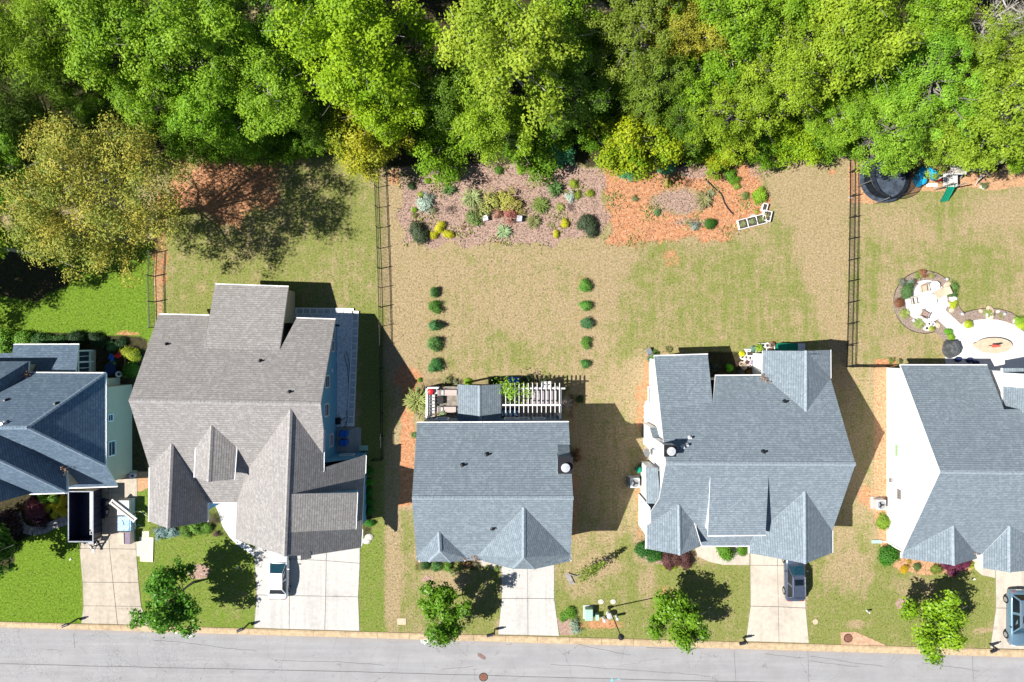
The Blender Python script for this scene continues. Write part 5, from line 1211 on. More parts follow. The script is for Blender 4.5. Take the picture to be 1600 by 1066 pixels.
for i, y_ in enumerate((735, 753.5, 769, 784.5, 799.5, 817.5)):
    bush('dense0', 577.5, y_, 6, (.05, .24, .02) if i != 1 else (.10, .40, .02), ['first', 'second', 'third', 'fourth', 'fifth', 'sixth'][i]+' small ball shrub from the top beside the garage wall', group='ball shrubs along the garage wall')
# shrubs by the drives and the bent sapling
for b in (('round0', 880, 965, 7, (.16, .30, .04), 'small shrub at the edge of the third driveway bed'), ('round1', 891, 958, 9, (.15, .33, .03), 'bright green shrub left of the utility boxes'), ('loose0', 897, 975, 9, (.34, .42, .30), 'white flowering shrub left of the utility boxes'), ('loose1', 900, 985, 8, (.32, .40, .30), 'small white flowering shrub by the kerb')): bush(*b)
def sapling():
    p = W(896, 903); e = thing('sapling', 'bent young sapling leaning right from its mulch on the lawn', 'sapling', p)
    tip = W(944, 874, 2.0); m = MB(); m.path([p, p.lerp(tip, .5)+Vector((0, 0, .6)), tip], [.05, .035, .015], 6); m.build('trunk', M['bark'], e)
    rng = np.random.default_rng(3); n = 620; t = rng.uniform(.15, 1.0, n)
    a = np.array(p); b = np.array(tip); ctr = a+(b-a)*t[:, None] + rng.normal(size=(n, 3))*np.array([.42, .42, .3])*(1.15-t)[:, None]; ctr[:, 2] += .9
    o = link(bpy.data.objects.new('crown', leaf_mesh('sapling_leaves', ctr, rng.normal(size=(n, 3))*.5+np.array([0, 0, 1.0]), rng.uniform(.12, .25, n), rng.uniform(0, 1, n), leafmat('sapling_leaves', (.12, .20, .02), (.28, .34, .04), .3), rng)), e)
sapling()
# ------------------------------------------------------------------ fences
def fence(pts, label, h=1.25, step=.125, mat=None, post=1.95):
    """black metal picket fence through pixel points on the ground"""
    mat = mat or M['metal_dark']
    P_ = [W(*p) for p in pts]
    e = thing('fence', label, 'fence', P_[0])
    pk = MB().box((0, 0, h/2+.04), (.022, .022, h-.06)).mesh('picket', mat)
    po = MB().box((0, 0, h/2+.05), (.07, .07, h+.14)).box((0, 0, h+.13), (.09, .09, .03)).mesh('post', mat)
    inv = e.matrix_basis.inverted()
    for a, b in zip(P_[:-1], P_[1:]):
        d = b-a; L = d.length; d.normalize(); rz = math.atan2(d.y, d.x)
        for zz in (.16, h-.16, h-.02):
            MB().bar(a+Vector((0, 0, zz)), b+Vector((0, 0, zz)), .035, .045).build('rail', mat, e)
        n = max(1, round(L/post))
        for i in range(n+1):
            o = bpy.data.objects.new('post', po); C.objects.link(o); o.parent = e; o.location = a + d*(L*i/n) - P_[0]; o.rotation_euler.z = rz
        k = int(L/step)
        for i in range(k):
            t = (i+.5)*L/k
            if min(abs(t - L*j/n) for j in range(n+1)) < .05: continue
            o = bpy.data.objects.new('picket', pk); C.objects.link(o); o.parent = e; o.location = a + d*t - P_[0]; o.rotation_euler.z = rz
    return e
fence([(588, 262), (594, 420), (597, 540), (599, 716), (584, 717)], 'black picket fence right of the large house, from the mustard tree to the garage')
fence([(1327, 232), (1327, 308), (1325, 440), (1322, 573), (1386, 573)], 'black picket fence left of the trampoline, turning towards the white gable wall')
fence([(243, 395), (241, 432), (243, 512)], 'short black picket fence between the bright lawn and the large house', mat=M['metal_dark'])

# ------------------------------------------------------------------ vehicles (local: +y is the nose)
M['car_white'] = plain('white_car_paint', (.82, .82, .82), .25, .02, coat=.6)
M['car_blue'] = plain('dark_blue_car_paint', (.075, .095, .14), .22, .1, metal=.35, coat=.8)
M['car_silver'] = plain('silver_blue_car_paint', (.13, .215, .29), .25, .06, metal=.35, coat=.8)
M['car_glass'] = plain('car_glass', (.006, .010, .016), .12, .2, spec=.4)
M['windscreen'] = plain('windscreen_glass', (.012, .05, .075), .12, .2, spec=.4)
M['lamp_red'] = plain('tail_lamp_red', (.45, .01, .015), .25, .1)
M['lamp_clear'] = plain('head_lamp_clear', (.65, .67, .7), .15, .1)
def car(label, x, y, rz, paint, L, Wd, Ht, hood, rear, cat='car', belt=.92, suv=False, sunroof=False, screen=None):
    e = thing('car', label, cat, (x, y, .035), rz)
    hw = Wd/2; f, b = L/2, -L/2
    nose = belt-.12 if not suv else belt-.02
    st = [(b, .66, .42, .62), (b+.05, .86, .32, belt-.10), (b+.25, .95, .26, belt-.01), (b+.9, 1.0, .24, belt), (0, 1.0, .24, belt), (f-hood, 1.0, .24, belt), (f-hood*.5, .98, .24, nose+.06), (f-.35, .93, .25, nose-.04), (f-.10, .80, .3, nose-.14), (f, .60, .38, .58)]
    vs = []; n = 11
    for y_, k, z0, zt in st:
        w_ = hw*k
        vs += [(-w_*.9, y_, z0), (-w_, y_, z0+.14), (-w_*1.0, y_, (z0+zt)/2+.05), (-w_*.96, y_, zt-.10), (-w_*.86, y_, zt-.015), (0, y_, zt+.025), (w_*.86, y_, zt-.015), (w_*.96, y_, zt-.10), (w_*1.0, y_, (z0+zt)/2+.05), (w_, y_, z0+.14), (w_*.9, y_, z0)]
    fs = [(i*n+j, i*n+(j+1) % n, (i+1)*n+(j+1) % n, (i+1)*n+j) for i in range(len(st)-1) for j in range(n)]
    fs += [tuple(range(n)), tuple((len(st)-1)*n+j for j in range(n))]
    def loc(mb, name, mats, par=None, **kw):
        o = mb.build(name, mats, None, **kw); o.parent = par or e; return o
    loc(MB().add(vs, fs), 'body', paint, smooth=True)
    # cabin: raked screens, narrower roof
    y0, y1 = b+rear, f-hood; bw = hw*.90; tw = hw*.68
    r0, r1 = y0+(.30 if suv else .62), y1-(.75 if suv else .85); z0 = belt-.04; zt = Ht
    mid = (r0+r1)/2
    B_ = [(-bw, y0, z0), (bw, y0, z0), (bw*.93, y1, z0), (-bw*.93, y1, z0)]
    T_ = [(-tw*.95, r0, zt-.05), (tw*.95, r0, zt-.05), (tw, mid, zt), (tw*.94, r1, zt-.05), (-tw*.94, r1, zt-.05), (-tw, mid, zt)]
    cab = MB().add(B_+T_, [(0, 1, 5, 4), (1, 2, 7, 6, 5), (2, 3, 8, 7), (3, 0, 4, 9, 8), (4, 5, 6, 9), (6, 7, 8, 9)])
    loc(cab, 'cabin', paint, bevel=.07)
    def pane(name, q, mat, k=.86, kz=.80, out=.012, par=None):
        q = [Vector(v) for v in q]; c = sum(q, Vector())/4; nr = (q[1]-q[0]).cross(q[3]-q[0]).normalized()
        if nr.dot(c-Vector((0, mid, z0*.5+.4))) < 0: nr = -nr
        vs_ = []
        for v in q: d = v-c; vs_.append(c+d*k+nr*out)
        vs_ += [v-nr*.02 for v in vs_]
        return loc(MB().add(vs_, [(0, 1, 2, 3), (7, 6, 5, 4), (0, 1, 5, 4), (1, 2, 6, 5), (2, 3, 7, 6), (3, 0, 4, 7)]), name, mat, par)
    V = Vector; up = V((0, 0, 0))
    pane('windshield', (B_[2], B_[3], T_[4], T_[3]), screen or M['windscreen'], .93)
    pane('rear_window', (B_[0], B_[1], T_[1], T_[0]), M['car_glass'], .90)
    for sgn in (1, -1):
        def s_(v): return (v[0]*sgn, v[1], v[2])
        bA, bB, tA, tB = B_[1], B_[2], T_[1], T_[3]
        bm_ = tuple(V(bA).lerp(V(bB), .48)); tm_ = T_[2]
        pane('side_window', [s_(v) for v in (bm_, bB, tB, tm_)], M['car_glass'], .84)
        pane('side_window', [s_(v) for v in (bA, bm_, tm_, tA)], M['car_glass'], .84)
        m = MB(); m.box((sgn*(hw+.08), y1-.55, belt+.03), (.2, .1, .13)); loc(m, 'mirror', paint, bevel=.03)
        m = MB(); m.box((sgn*hw*.66, f-.13, nose-.19), (.36, .16, .12)); loc(m, 'headlight', M['lamp_clear'], bevel=.03)
        m = MB(); m.box((sgn*hw*.66, b+.11, belt-.16), (.3, .12, .15)); loc(m, 'tail_light', M['lamp_red'], bevel=.03)
        for wy in (b+L*.19, f-L*.18):
            wm = MB(); wr = .36 if suv else .32
            wm.tube((sgn*(hw-.17), wy, wr), (sgn*(hw+.015), wy, wr), wr, None, 18); w_ = loc(wm, 'wheel', M['black'])
            rm = MB(); rm.tube((sgn*(hw+.01), wy, wr), (sgn*(hw+.035), wy, wr), wr*.62, None, 12); loc(rm, 'rim', M['metal_grey'], w_)
        if suv:
            m = MB(); m.bar((sgn*tw*.86, r0+.15, zt+.04), (sgn*tw*.86, r1-.1, zt+.04), .05); loc(m, 'roof_rail', M['metal_grey'])
    if sunroof:
        m = MB(); m.box((0, mid+(r1-mid)*.38, zt-.006), (tw*1.25, (r1-r0)*.26, .03)); loc(m, 'sunroof', M['car_glass'])
    m = MB(); m.box((0, y1+.05, belt+.012), (hw*1.6, .05, .03)); loc(m, 'cowl', M['black'])
    for yy in ((b+rear*.55,) if not suv else ()): m = MB(); m.box((0, yy-.2, belt+.006), (hw*1.5, .02, .03)); loc(m, 'boot_seam', M['black'])
    m = MB(); m.box((0, f-.035, .48), (.5, .05, .12)); loc(m, 'grille', M['black'])
    m = MB(); m.box((0, b-.0, .62), (.52, .04, .12)); loc(m, 'number_plate', M['trim'])
    return e
p = W(435, 897, .7); c1 = car('white saloon car parked nose in on the wide second driveway', p.x, p.y, math.radians(-1), M['car_white'], 4.75, 1.86, 1.45, 1.25, .55)
c1_dash = MB().box((0.0, .62, 1.17), (.16, .2, .05))
p = W(1243, 901, .8); car('dark blue car with sunroof parked on the fourth driveway', p.x, p.y, math.radians(1), M['car_blue'], 4.7, 1.90, 1.58, 1.25, .35, suv=True, sunroof=True)
p = W(1589, 967, .9); car('silver blue vehicle parked nose out on the driveway at the right edge', p.x+.35, p.y, math.radians(180), M['car_silver'], 5.25, 2.05, 1.78, 1.35, .3, suv=True, sunroof=True, belt=1.05)

# dump trailer
def trailer():
    p = W(127, 807, 2.0); e = thing('trailer', 'black high sided dump trailer parked on the first driveway', 'trailer', (p.x, p.y, .035))
    M['trailer_paint'] = plain('black_blue_trailer_steel', (.012, .016, .04), .35, .3, 3, spec=.5)
    M['trailer_rail'] = plain('worn_trailer_rail', (.20, .235, .29), .5, .2, 3)
    Wd, L, z0, z1 = 2.25, 4.6, .7, 2.0
    def loc(mb, name, mat, par=None, **kw):
        o = mb.build(name, mat, None, **kw); o.parent = par or e; return o
    loc(MB().box((0, 0, z0), (Wd, L, .08)), 'floor', M['trailer_paint'])
    for s_ in (-1, 1):
        o = loc(MB().box((s_*(Wd/2-.03), 0, (z0+z1)/2), (.06, L, z1-z0)), 'side_panel', M['trailer_paint'])
        m = MB()
        for k in range(9): m.box((s_*(Wd/2+.04), -L/2+.15+k*(L-.3)/8, (z0+z1)/2), (.08, .07, z1-z0))
        loc(m, 'stake', M['trailer_paint'], o)
        loc(MB().box((s_*(Wd/2-.0), 0, z1+.03), (.09, L+.06, .07)), 'top_rail', M['trailer_rail'], o)
        for wy in (.55, -.3):
            wm = MB(); wm.tube((s_*(Wd/2+.05), wy+.3, .38), (s_*(Wd/2+.30), wy+.3, .38), .38, None, 20); w_ = loc(wm, 'wheel', M['black'])
            loc(MB().tube((s_*(Wd/2+.29), wy+.3, .38), (s_*(Wd/2+.325), wy+.3, .38), .20, None, 12), 'rim', M['metal_grey'], w_)
        loc(MB().box((s_*(Wd/2+.18), .45, .80), (.36, 1.9, .05)), 'fender', M['trailer_paint'])
    for s_ in (-1, 1):
        o = loc(MB().box((0, s_*(L/2-.03), (z0+z1)/2), (Wd-.12, .06, z1-z0)), 'end_panel', M['trailer_paint'])
        loc(MB().box((0, s_*(L/2), z1+.03), (Wd-.1, .09, .07)), 'top_rail', M['trailer_rail'], o)
    loc(MB().box((0, 0, .55), (1.4, L, .2)), 'chassis', M['metal_dark'])
    m = MB(); m.bar((-.55, -L/2, .55), (.25, -L/2-1.25, .5), .12); m.bar((1.0, -L/2, .55), (.25, -L/2-1.25, .5), .12); loc(m, 'drawbar', M['metal_dark'])
    loc(MB().tube((.25, -L/2-.85, .1), (.25, -L/2-.85, 1.0), .06).box((.25, -L/2-.85, .05), (.25, .25, .1)), 'jack', M['metal_grey'])
    loc(MB().box((.25, -L/2-1.3, .52), (.16, .3, .14)), 'coupler', M['metal_grey'])
    loc(MB().box((.25, -L/2-.4, .75), (.55, .4, .4)), 'tool_box', M['trailer_paint'], bevel=.02)
    loc(MB().box((Wd/2-.5, .8, .80), (.5, 2.4, .10)).box((Wd/2-.35, -1.7, .84), (.3, .3, .2)), 'load_board', M['wood'])
trailer()

# building materials on the first driveway
def stack(name, label, cat, px0, py0, px1, py1, z, mat, n=6, z0=.035, jitter=.02, wrap=None):
    a, b = W(px0, py1, z*.8), W(px1, py0, z*.8); c = (a+b)/2
    e = thing(name, label, cat, (c.x, c.y, z0))
    for s_ in (-1, 0, 1): MB().box((c.x+s_*(b.x-a.x)*.4, c.y, z0+.06), (.1, b.y-a.y, .12)).build('skid', M['wood'], e)
    h = (z-.12)/n
    for k in range(n):
        MB().box((c.x+rnd.uniform(-1, 1)*jitter, c.y+rnd.uniform(-1, 1)*jitter, z0+.12+h*(k+.5)), ((b.x-a.x), (b.y-a.y), h*.94), mi=0).build('layer', mat if not isinstance(mat, list) else mat[k % len(mat)], e, bevel=.01)
    if wrap: wrap(e, c, a, b, z0+z)
    return e
M['carton'] = plain('white_carton', (.56, .54, .51), .7, .08, 2); M['carton_b'] = plain('buff_carton', (.50, .42, .34), .8, .1, 2)
M['film'] = plain('blue_stretch_film', (.10, .29, .48), .25, .35, 4, bump=.5)
stack('pallet_stack', 'white carton stack under the long boards on the first driveway', 'pallet', 185.5, 781, 204, 804, 1.05, [M['carton'], M['carton'], M['carton_b']], 5)
def wrap(e, c, a, b, z): MB().box((c.x+.28, c.y, z+.015), (.45, (b.y-a.y)*.92, .04)).box((c.x-.15, c.y+.1, z+.02), (.12, .5, .05), .3).build('wrap', M['film'], e, bevel=.02)
stack('pallet_stack', 'white stack with blue plastic film in the middle of the first driveway edge', 'pallet', 186, 806.5, 207, 829, .95, [M['carton'], M['carton'], M['film']], 6, wrap=wrap)
def wrap2(e, c, a, b, z):
    MB().box((c.x-.25, c.y, z+.05), (.4, (b.y-a.y)*.9, .1), .03).build('board', M['carton_b'], e); MB().box((c.x+.25, c.y, z+.02), (.5, (b.y-a.y)*.94, .04)).build('cover_sheet', plain('plum_sheet', (.13, .08, .14), .5, .2), e)
stack('pallet_stack', 'brown board stack with a plum sheet, nearest the pale plywood', 'pallet', 188, 830.5, 206, 850, .8, [M['carton_b'], M['carton']], 5, wrap=wrap2)
a, b = W(173, 783, 1.25), W(212, 813.5, 1.25); c = (a+b)/2; d = (b-a).normalized(); nrm = Vector((-d.y, d.x, 0))
e = thing('board_bundle', 'long white boards laid diagonally across the carton stack', 'boards', (c.x, c.y, 1.13))
for k, z_ in ((-.16, 0), (.16, 0)): MB().bar(a+nrm*k+Vector((0, 0, z_-.02)), b+nrm*k+Vector((0, 0, z_-.02)), .17, .10).build('board', M['carton'], e)
MB().bar(a+Vector((0, 0, -.06)), b+Vector((0, 0, -.06)), .14, .04).build('board', M['wood'], e)
for t in (.03, .97): q = a.lerp(b, t); MB().bar(q-nrm*.27+Vector((0, 0, .045)), q+nrm*.27+Vector((0, 0, .045)), .12, .03).build('strap', M['carton'], e)
def plysheet(label, poly, z0, z1):
    pts = [W(*q) for q in poly]; m = MB().prism([(q.x, q.y) for q in reversed(pts)], z0, z1); tag(m.build('plywood_sheet', M['plywood']), label, 'plywood')
plysheet('small pale plywood piece sticking out behind the larger sheet on the grass', [(222, 829.5), (233.5, 830), (233.5, 841), (221, 841)], .01, .05)
plysheet('large pale plywood sheet lying on the grass by the first driveway', [(218.5, 838.5), (240.5, 839.5), (239.5, 878), (219.5, 877)], .052, .09)
plysheet('narrow pale plywood strip at the left edge of the large sheet', [(213.5, 846), (218.3, 846), (219.3, 869), (214, 869)], .01, .05)
for q0, q1, l in (((209, 800), (229, 806), 'pale green hose end lying on the grass beside the carton stack'), ((211, 824), (222, 824), 'pale stick lying on the grass beside the blue film stack')):
    a, b = W(*q0, .04), W(*q1, .04); tag(MB().path([a, a.lerp(b, .5)+Vector((0, .25, 0)), b], .04, 6).build('hose', plain('pale_green_hose', (.5, .6, .35), .6, .1)), l, 'hose')
# edging pavers of the left front bed
def pavers(label, path, wd, step, mat, z=.09, kind='paver', rows=1, par=None, gap=.03):
    P_ = [W(*q) for q in path]
    e = par or thing('paver_border', label, 'paving', P_[0])
    for a, b in zip(P_[:-1], P_[1:]):
        d = b-a; L = d.length; d.normalize(); n = max(1, round(L/step)); rz = math.atan2(d.y, d.x); s_ = Vector((-d.y, d.x, 0))
        for r_ in range(rows):
            for i in range(n):
                c = a + d*(L*(i+.5)/n) + s_*((r_-(rows-1)/2)*wd)
                MB().box((c.x, c.y, z/2-.02+rnd.uniform(0, .015)), (L/n-gap, wd-gap, z+.04), rz+rnd.uniform(-.03, .03)).build(kind, mat, e)
    return e
M['paver_grey'] = plain('grey_paver', (.33, .31, .29), .9, .18, 2, bump=.3); M['paver_blue'] = plain('grey_stone_paver', (.50, .51, .53), .9, .16, 2.5, bump=.4)
pavers('curved grey paver strip between the left front bed and the lawn', [(26, 800), (30, 815), (38, 826), (52, 830), (66, 828), (80, 822), (93, 817), (106, 813)], .42, .5, M['paver_grey'], rows=2)
# paver frame and gravel beside the large house
s = N('grey_gravel'); v = s.n('ShaderNodeTexVoronoi'); s.set(v.inputs['Vector'], s.P()); v.inputs['Scale'].default_value = 9
sepc = s.n('ShaderNodeSeparateColor'); s.set(sepc.inputs[0], v.outputs['Color'])
M['gravel'] = s.fin(s.ramp(sepc.outputs[0], (0, (.6, .6, .62)), (.5, (.82, .82, .84)), (1, (.92, .92, .93))), .9, s.bump(s.math('SUBTRACT', 1.0, v.outputs['Distance']), .9, .06))
gp = [W(*q) for q in ((452, 488), (552, 490), (545, 666), (520, 668), (526, 520), (520, 497), (452, 497))]
stuff(tag(MB().prism([(q.x, q.y) for q in reversed(gp)], -.03, .05).build('gravel_strip', M['gravel']), 'pale grey gravel strip along the blue wall of the large house', 'gravel'))
gb = pavers('row of square grey stone blocks edging the gravel beside the blue wall', [(556, 490), (554, 560), (549, 662)], .55, .69, M['paver_blue'], z=.2, gap=.13)
pavers('', [(464, 486), (550, 487)], .55, .69, M['paver_blue'], z=.2, par=gb, gap=.13)
M['white_sand'] = plain('white_joint_sand', (.88, .88, .87), .9, .05)
for a_, b_ in (((556, 486), (548.5, 666)), ((462, 486), (553, 487))):
    a_, b_ = W(*a_), W(*b_); MB().bar(Vector((a_.x, a_.y, .09)), Vector((b_.x, b_.y, .09)), .62, .15).build('bedding', M['white_sand'], gb)
sheet('utility_pad', [(522, 668), (564, 668), (564, 706), (522, 706)], M['concrete'], z=.05)
def bin_(px, py, label):
    p = W(px, py, 1.0); e = thing('wheeled_bin', label, 'bin', (p.x, p.y, .05))
    MB().box((p.x, p.y, .50), (.62, .52, .84), top=1.0).build('body', M['plastic_blue'], e, bevel=.04)
    l = MB().box((p.x, p.y, .97), (.70, .60, .08), top=.94).build('lid', M['plastic_blue'], e, bevel=.03); MB().bar((p.x-.37, p.y-.25, .92), (p.x-.37, p.y+.25, .92), .05).build('handle', M['plastic_blue'], l)
    for s_ in (-.24, .24): MB().tube((p.x-.3, p.y+s_-.03, .13), (p.x-.3, p.y+s_+.03, .13), .13, None, 12).build('wheel', M['black'], e)
bin_(536, 678.5, 'upper blue wheeled bin beside the blue wall'); bin_(536, 692.5, 'lower blue wheeled bin beside the blue wall')
p = W(529, 657); e = thing('hose_reel', 'black hose reel box with a loose hose by the blue wall', 'hose reel', (p.x, p.y, .05))
MB().box((p.x, p.y, .35), (.5, .6, .6)).build('box', M['metal_dark'], e, bevel=.05)
hp = [W(q[0], q[1], .09) for q in ((530, 660), (536, 655), (545, 650), (547, 640), (541, 643), (543, 653), (551, 660), (553, 668), (545, 672), (538, 667), (543, 655), (546, 640), (545, 600), (543, 575), (538, 555), (541, 549), (545, 562), (547, 590))]
MB().path(hp, .022, 5).build('hose', M['metal_dark'], e)
p = W(568, 700, .3); tag(MB().box((p.x, p.y, .2), (.8, .45, .3)).box((p.x, p.y, .38), (.84, .5, .05)).build('utility_box', M['util_green'], bevel=.02), 'pale green low utility box at the corner of the concrete pad', 'utility box')
for q, l in (((577, 839), 'upper'), ((573, 845), 'lower')):
    p = W(*q); tag(MB().lathe((p.x, p.y, -.05), [(.3, 0), (.32, .12), (.2, .22), (0, .26)], 9, sx=1.3).build('rock', M['rock']), l+' pale rock at the front corner of the garage', 'rock')
for i, q in enumerate(((560, 488), )): pass

# ------------------------------------------------------------------ kerbside
def mailbox(px, py, bx, by, label):
    p = W(px, py); h = 1.15; b = W(bx, by, h)
    d = Vector((b.x-p.x, b.y-p.y, 0)); d = d.normalized()*.42
    e = thing('mailbox', label, 'mailbox', p)
    MB().box((p.x, p.y, .6), (.11, .11, 1.3)).lathe((p.x, p.y, 1.25), [(.08, 0), (.05, .06), (0, .1)], 8).build('post', M['mbox'], e)
    m = MB(); m.bar((p.x, p.y, .98), (p.x+d.x*1.4, p.y+d.y*1.4, .98), .08); m.bar((p.x, p.y, .62), (p.x+d.x*.9, p.y+d.y*.9, .96), .05); m.build('arm', M['mbox'], e)
    c = p + d; rz = math.atan2(d.y, d.x)
    R = Matrix.Translation(Vector((c.x, c.y, 1.03))) @ Matrix.Rotation(rz, 4, 'Z')
    m = MB(R); pr = [(-.12, 0), (.12, 0), (.12, .14)] + [(.12*math.cos(a), .14+.12*math.sin(a)) for a in (.6, 1.2, 1.57, 1.94, 2.54)] + [(-.12, .14)]
    n = len(pr); m.add([(-.28, y_, z_) for y_, z_ in pr]+[(.28, y_, z_) for y_, z_ in pr], [tuple(range(n)), tuple(range(n, 2*n))]+[(i, (i+1) % n, n+(i+1) % n, n+i) for i in range(n)])
    bx_ = m.build('box', M['mbox'], e); MB(R).box((.285, 0, .12), (.02, .22, .24)).build('door', M['metal_dark'], bx_)
    MB(R).box((.05, -.13, .24), (.04, .015, .2)).build('flag', M['mbox'], bx_)
for q in ((121, 967, 105.5, 976, 'leftmost black mailbox, left of the first driveway'), (389, 974, 372, 986, 'black mailbox left of the wide second driveway'),
          (773, 983, 759.5, 994, 'black mailbox left of the third driveway'), (1161, 996, 1153, 1007, 'black mailbox left of the fourth driveway'), (1546, 1006, 1546, 1020, 'rightmost black mailbox beside the silver vehicle')): mailbox(*q)
p = W(951.5, 949); e = thing('street_lamp', 'slim black lamp post between the white utility posts and the kerb', 'street lamp', p)
MB().lathe(p, [(.16, 0), (.16, .25), (.09, .5), (.07, .55)], 12).build('base', M['metal_dark'], e)
MB().tube((p.x, p.y, .5), (p.x+.1, p.y+.05, 6.2), .062, .045, 10).build('post', M['metal_dark'], e)
lm = MB().lathe((p.x+.1, p.y+.05, 6.2), [(.09, 0), (.17, .08), (.22, .42), (.28, .44), (.1, .62), (0, .7)], 10).build('lantern', M['metal_dark'], e)
# utility boxes
p = W(920, 960, .6); e = thing('transformer', 'large pale green transformer box on the front lawn', 'transformer', (p.x, p.y, 0))
MB().box((p.x, p.y, .38), (.72, 1.05, .76)).build('cabinet', M['util_green'], e, bevel=.06); MB().box((p.x, p.y, .80), (.78, 1.12, .09), top=.9).build('lid', M['util_green'], e, bevel=.03); MB().box((p.x, p.y, .03), (.95, 1.3, .08)).build('pad', M['concrete'], e)
p = W(933, 964.5, .5); e = thing('utility_box', 'small pale green pedestal box right of the large transformer', 'utility box', (p.x, p.y, 0)); MB().box((p.x, p.y, .3), (.30, .50, .6)).build('cabinet', M['util_green'], e, bevel=.03); MB().box((p.x, p.y, .63), (.34, .56, .07), top=.9).build('lid', M['util_green'], e)
for q, r_, h_, l in (((944, 968), .16, .75, 'white utility pedestal between green pedestal and lamp post'), ((952, 961), .26, .6, 'grey white meter vault at the foot of the lamp post'), ((964, 965), .12, .9, 'slim white utility post right of the lamp post')):
    p = W(*q, h_*.6); e = thing('utility_post', l, 'utility post', (p.x, p.y, 0)); MB().lathe((p.x, p.y, 0), [(r_, 0), (r_, h_)], 10).build('post', M['plastic_white'], e); MB().lathe((p.x, p.y, h_), [(r_*1.15, 0), (r_*1.1, .09), (0, .14)], 10).build('cap', M['metal_light'], e)
for q, l in (((939, 940), 'left'), ((958, 940), 'right')):
    p = W(*q); tag(MB().lathe((p.x, p.y, 0), [(.22, 0), (.24, .05), (.1, .09), (0, .1)], 7, sx=1.2).build('rock', M['rock']), l+' pale flat rock on the lawn above the utility posts', 'rock')
p = W(628, 971); tag(MB().box((p.x, p.y, .02), (.85, .62, .08)).box((p.x, p.y, .062), (.72, .5, .012)).build('utility_cover', M['stone_beige'], bevel=.03), 'tan rectangular utility cover in the lawn by the kerb', 'utility cover')
p = W(1274, 971.5); tag(MB().lathe((p.x, p.y, -.02), [(.26, 0), (.26, .05), (.2, .07), (0, .075)], 16).build('utility_cover', M['stone_beige']), 'tan round utility cover in the lawn right of the fourth driveway', 'utility cover')
p = W(1354, 954); e = thing('marker_post', 'short white marker post on the lawn right of the fourth driveway', 'marker post', p); MB().lathe((p.x, p.y, 0), [(.08, 0), (.08, .55), (.05, .6), (0, .62)], 10).build('post', M['plastic_white'], e); MB().lathe((p.x, p.y, .45), [(.1, 0), (.1, .06)], 10).build('band', M['metal_dark'], e)
a, b, c_ = W(886, 896), W(898, 912), W(905, 888)
p = W(890, 904); e = thing('plank', 'grey board lying tilted at the foot of the bent sapling', 'plank', p)
MB().box((p.x, p.y, .16), (.42, 1.15, .05), .5, ry=.25).build('board', M['paver_grey'], e); MB().box((p.x+.3, p.y+.35, .1), (.7, .08, .2), -.3).build('batten', M['wood'], e)
p = W(371.5, 887); tag(MB().lathe((p.x, p.y, .0), [(.08, 0), (.09, .05), (0, .1)], 8).build('ball', M['plastic_white']), 'small white ball on the shaded lawn of the large house', 'ball')
for q, l in (((110.5, 874), 'small white scrap on the shaded lawn by the first driveway'), ((1522, 905), 'small white scrap on the lawn by the curved walk')):
    p = W(*q); tag(MB().box((p.x, p.y, .05), (.2, .14, .06), .5).build('scrap', M['plastic_white'], bevel=.02), l, 'scrap')

# condensers
def condenser(px, py, label):
    p = W(px, py, .9); e = thing('air_conditioner', label, 'air conditioner', (p.x, p.y, 0)); M_ = plain('pale_grey_cabinet', (.62, .62, .60), .5, .08)
    MB().box((p.x, p.y, .04), (1.1, 1.1, .1)).build('pad', M['concrete'], e)
    cb_ = MB().box((p.x, p.y, .5), (.92, .92, .82)).build('cabinet', M_, e, bevel=.06)
    MB().lathe((p.x, p.y, .90), [(.38, 0), (.40, .04), (.36, .045), (.35, .012), (0, .012)], 20).build('fan_ring', M['metal_grey'], cb_)
    m = MB()
    for k in range(3): m.box((p.x+.16*math.cos(k*2.094), p.y+.16*math.sin(k*2.094), .935), (.30, .15, .01), k*2.094, ry=.2)
    m.lathe((p.x, p.y, .93), [(.07, 0), (.07, .03), (0, .03)], 10); m.build('fan', M['metal_dark'], cb_)
    m = MB()
    for k in range(9): m.box((p.x-.47, p.y-.4+k*.1, .5), (.02, .02, .7))
    m.build('grille', M['metal_grey'], cb_)
condenser(992, 755, 'air conditioner left of the long house'); condenser(1377, 789, 'air conditioner by the white gable wall on pine straw')
p = W(999, 735, .8); tag(MB().lathe((p.x, p.y, 0), [(.2, 0), (.26, .7), (.28, .72), (.1, .85), (0, .85)], 14).build('barrel', M['green_plastic']), 'dark green barrel at the left wall of the long house', 'barrel')

# ------------------------------------------------------------------ middle house: deck, pergola and what stands on them
ZD = .95
yD0, yD1 = W(700, 604, ZD).y, rA.y-.36
xD0, xD1 = W(667.5, 630, ZD).x, W(872, 630, ZD).x
e = thing('deck', 'raised timber deck behind the middle house', 'deck', ((xD0+xD1)/2, (yD0+yD1)/2, 0))
yD1 = (533-661)*(H-6.0)/F - .07; yD1 = min(yD1, yD0-2.5)
nb = 22; dy = (yD0-yD1)/nb
for k in range(nb): MB().box(((xD0+xD1)/2, yD0-(k+.5)*dy, ZD-.02), (xD1-xD0, dy-.018, .04)).build('board', M['wood'], e)
for x_ in np.linspace(xD0+.3, xD1-.3, 7): MB().box((x_, (yD0+yD1)/2, ZD-.12), (.06, yD0-yD1-.1, .15)).build('joist', M['wood_warm'], e)
for x_ in (xD0+.1, (xD0+xD1)/2, xD1-.1): MB().box((x_, yD0-.1, ZD/2-.1), (.15, .15, ZD)).build('post', M['wood_warm'], e)
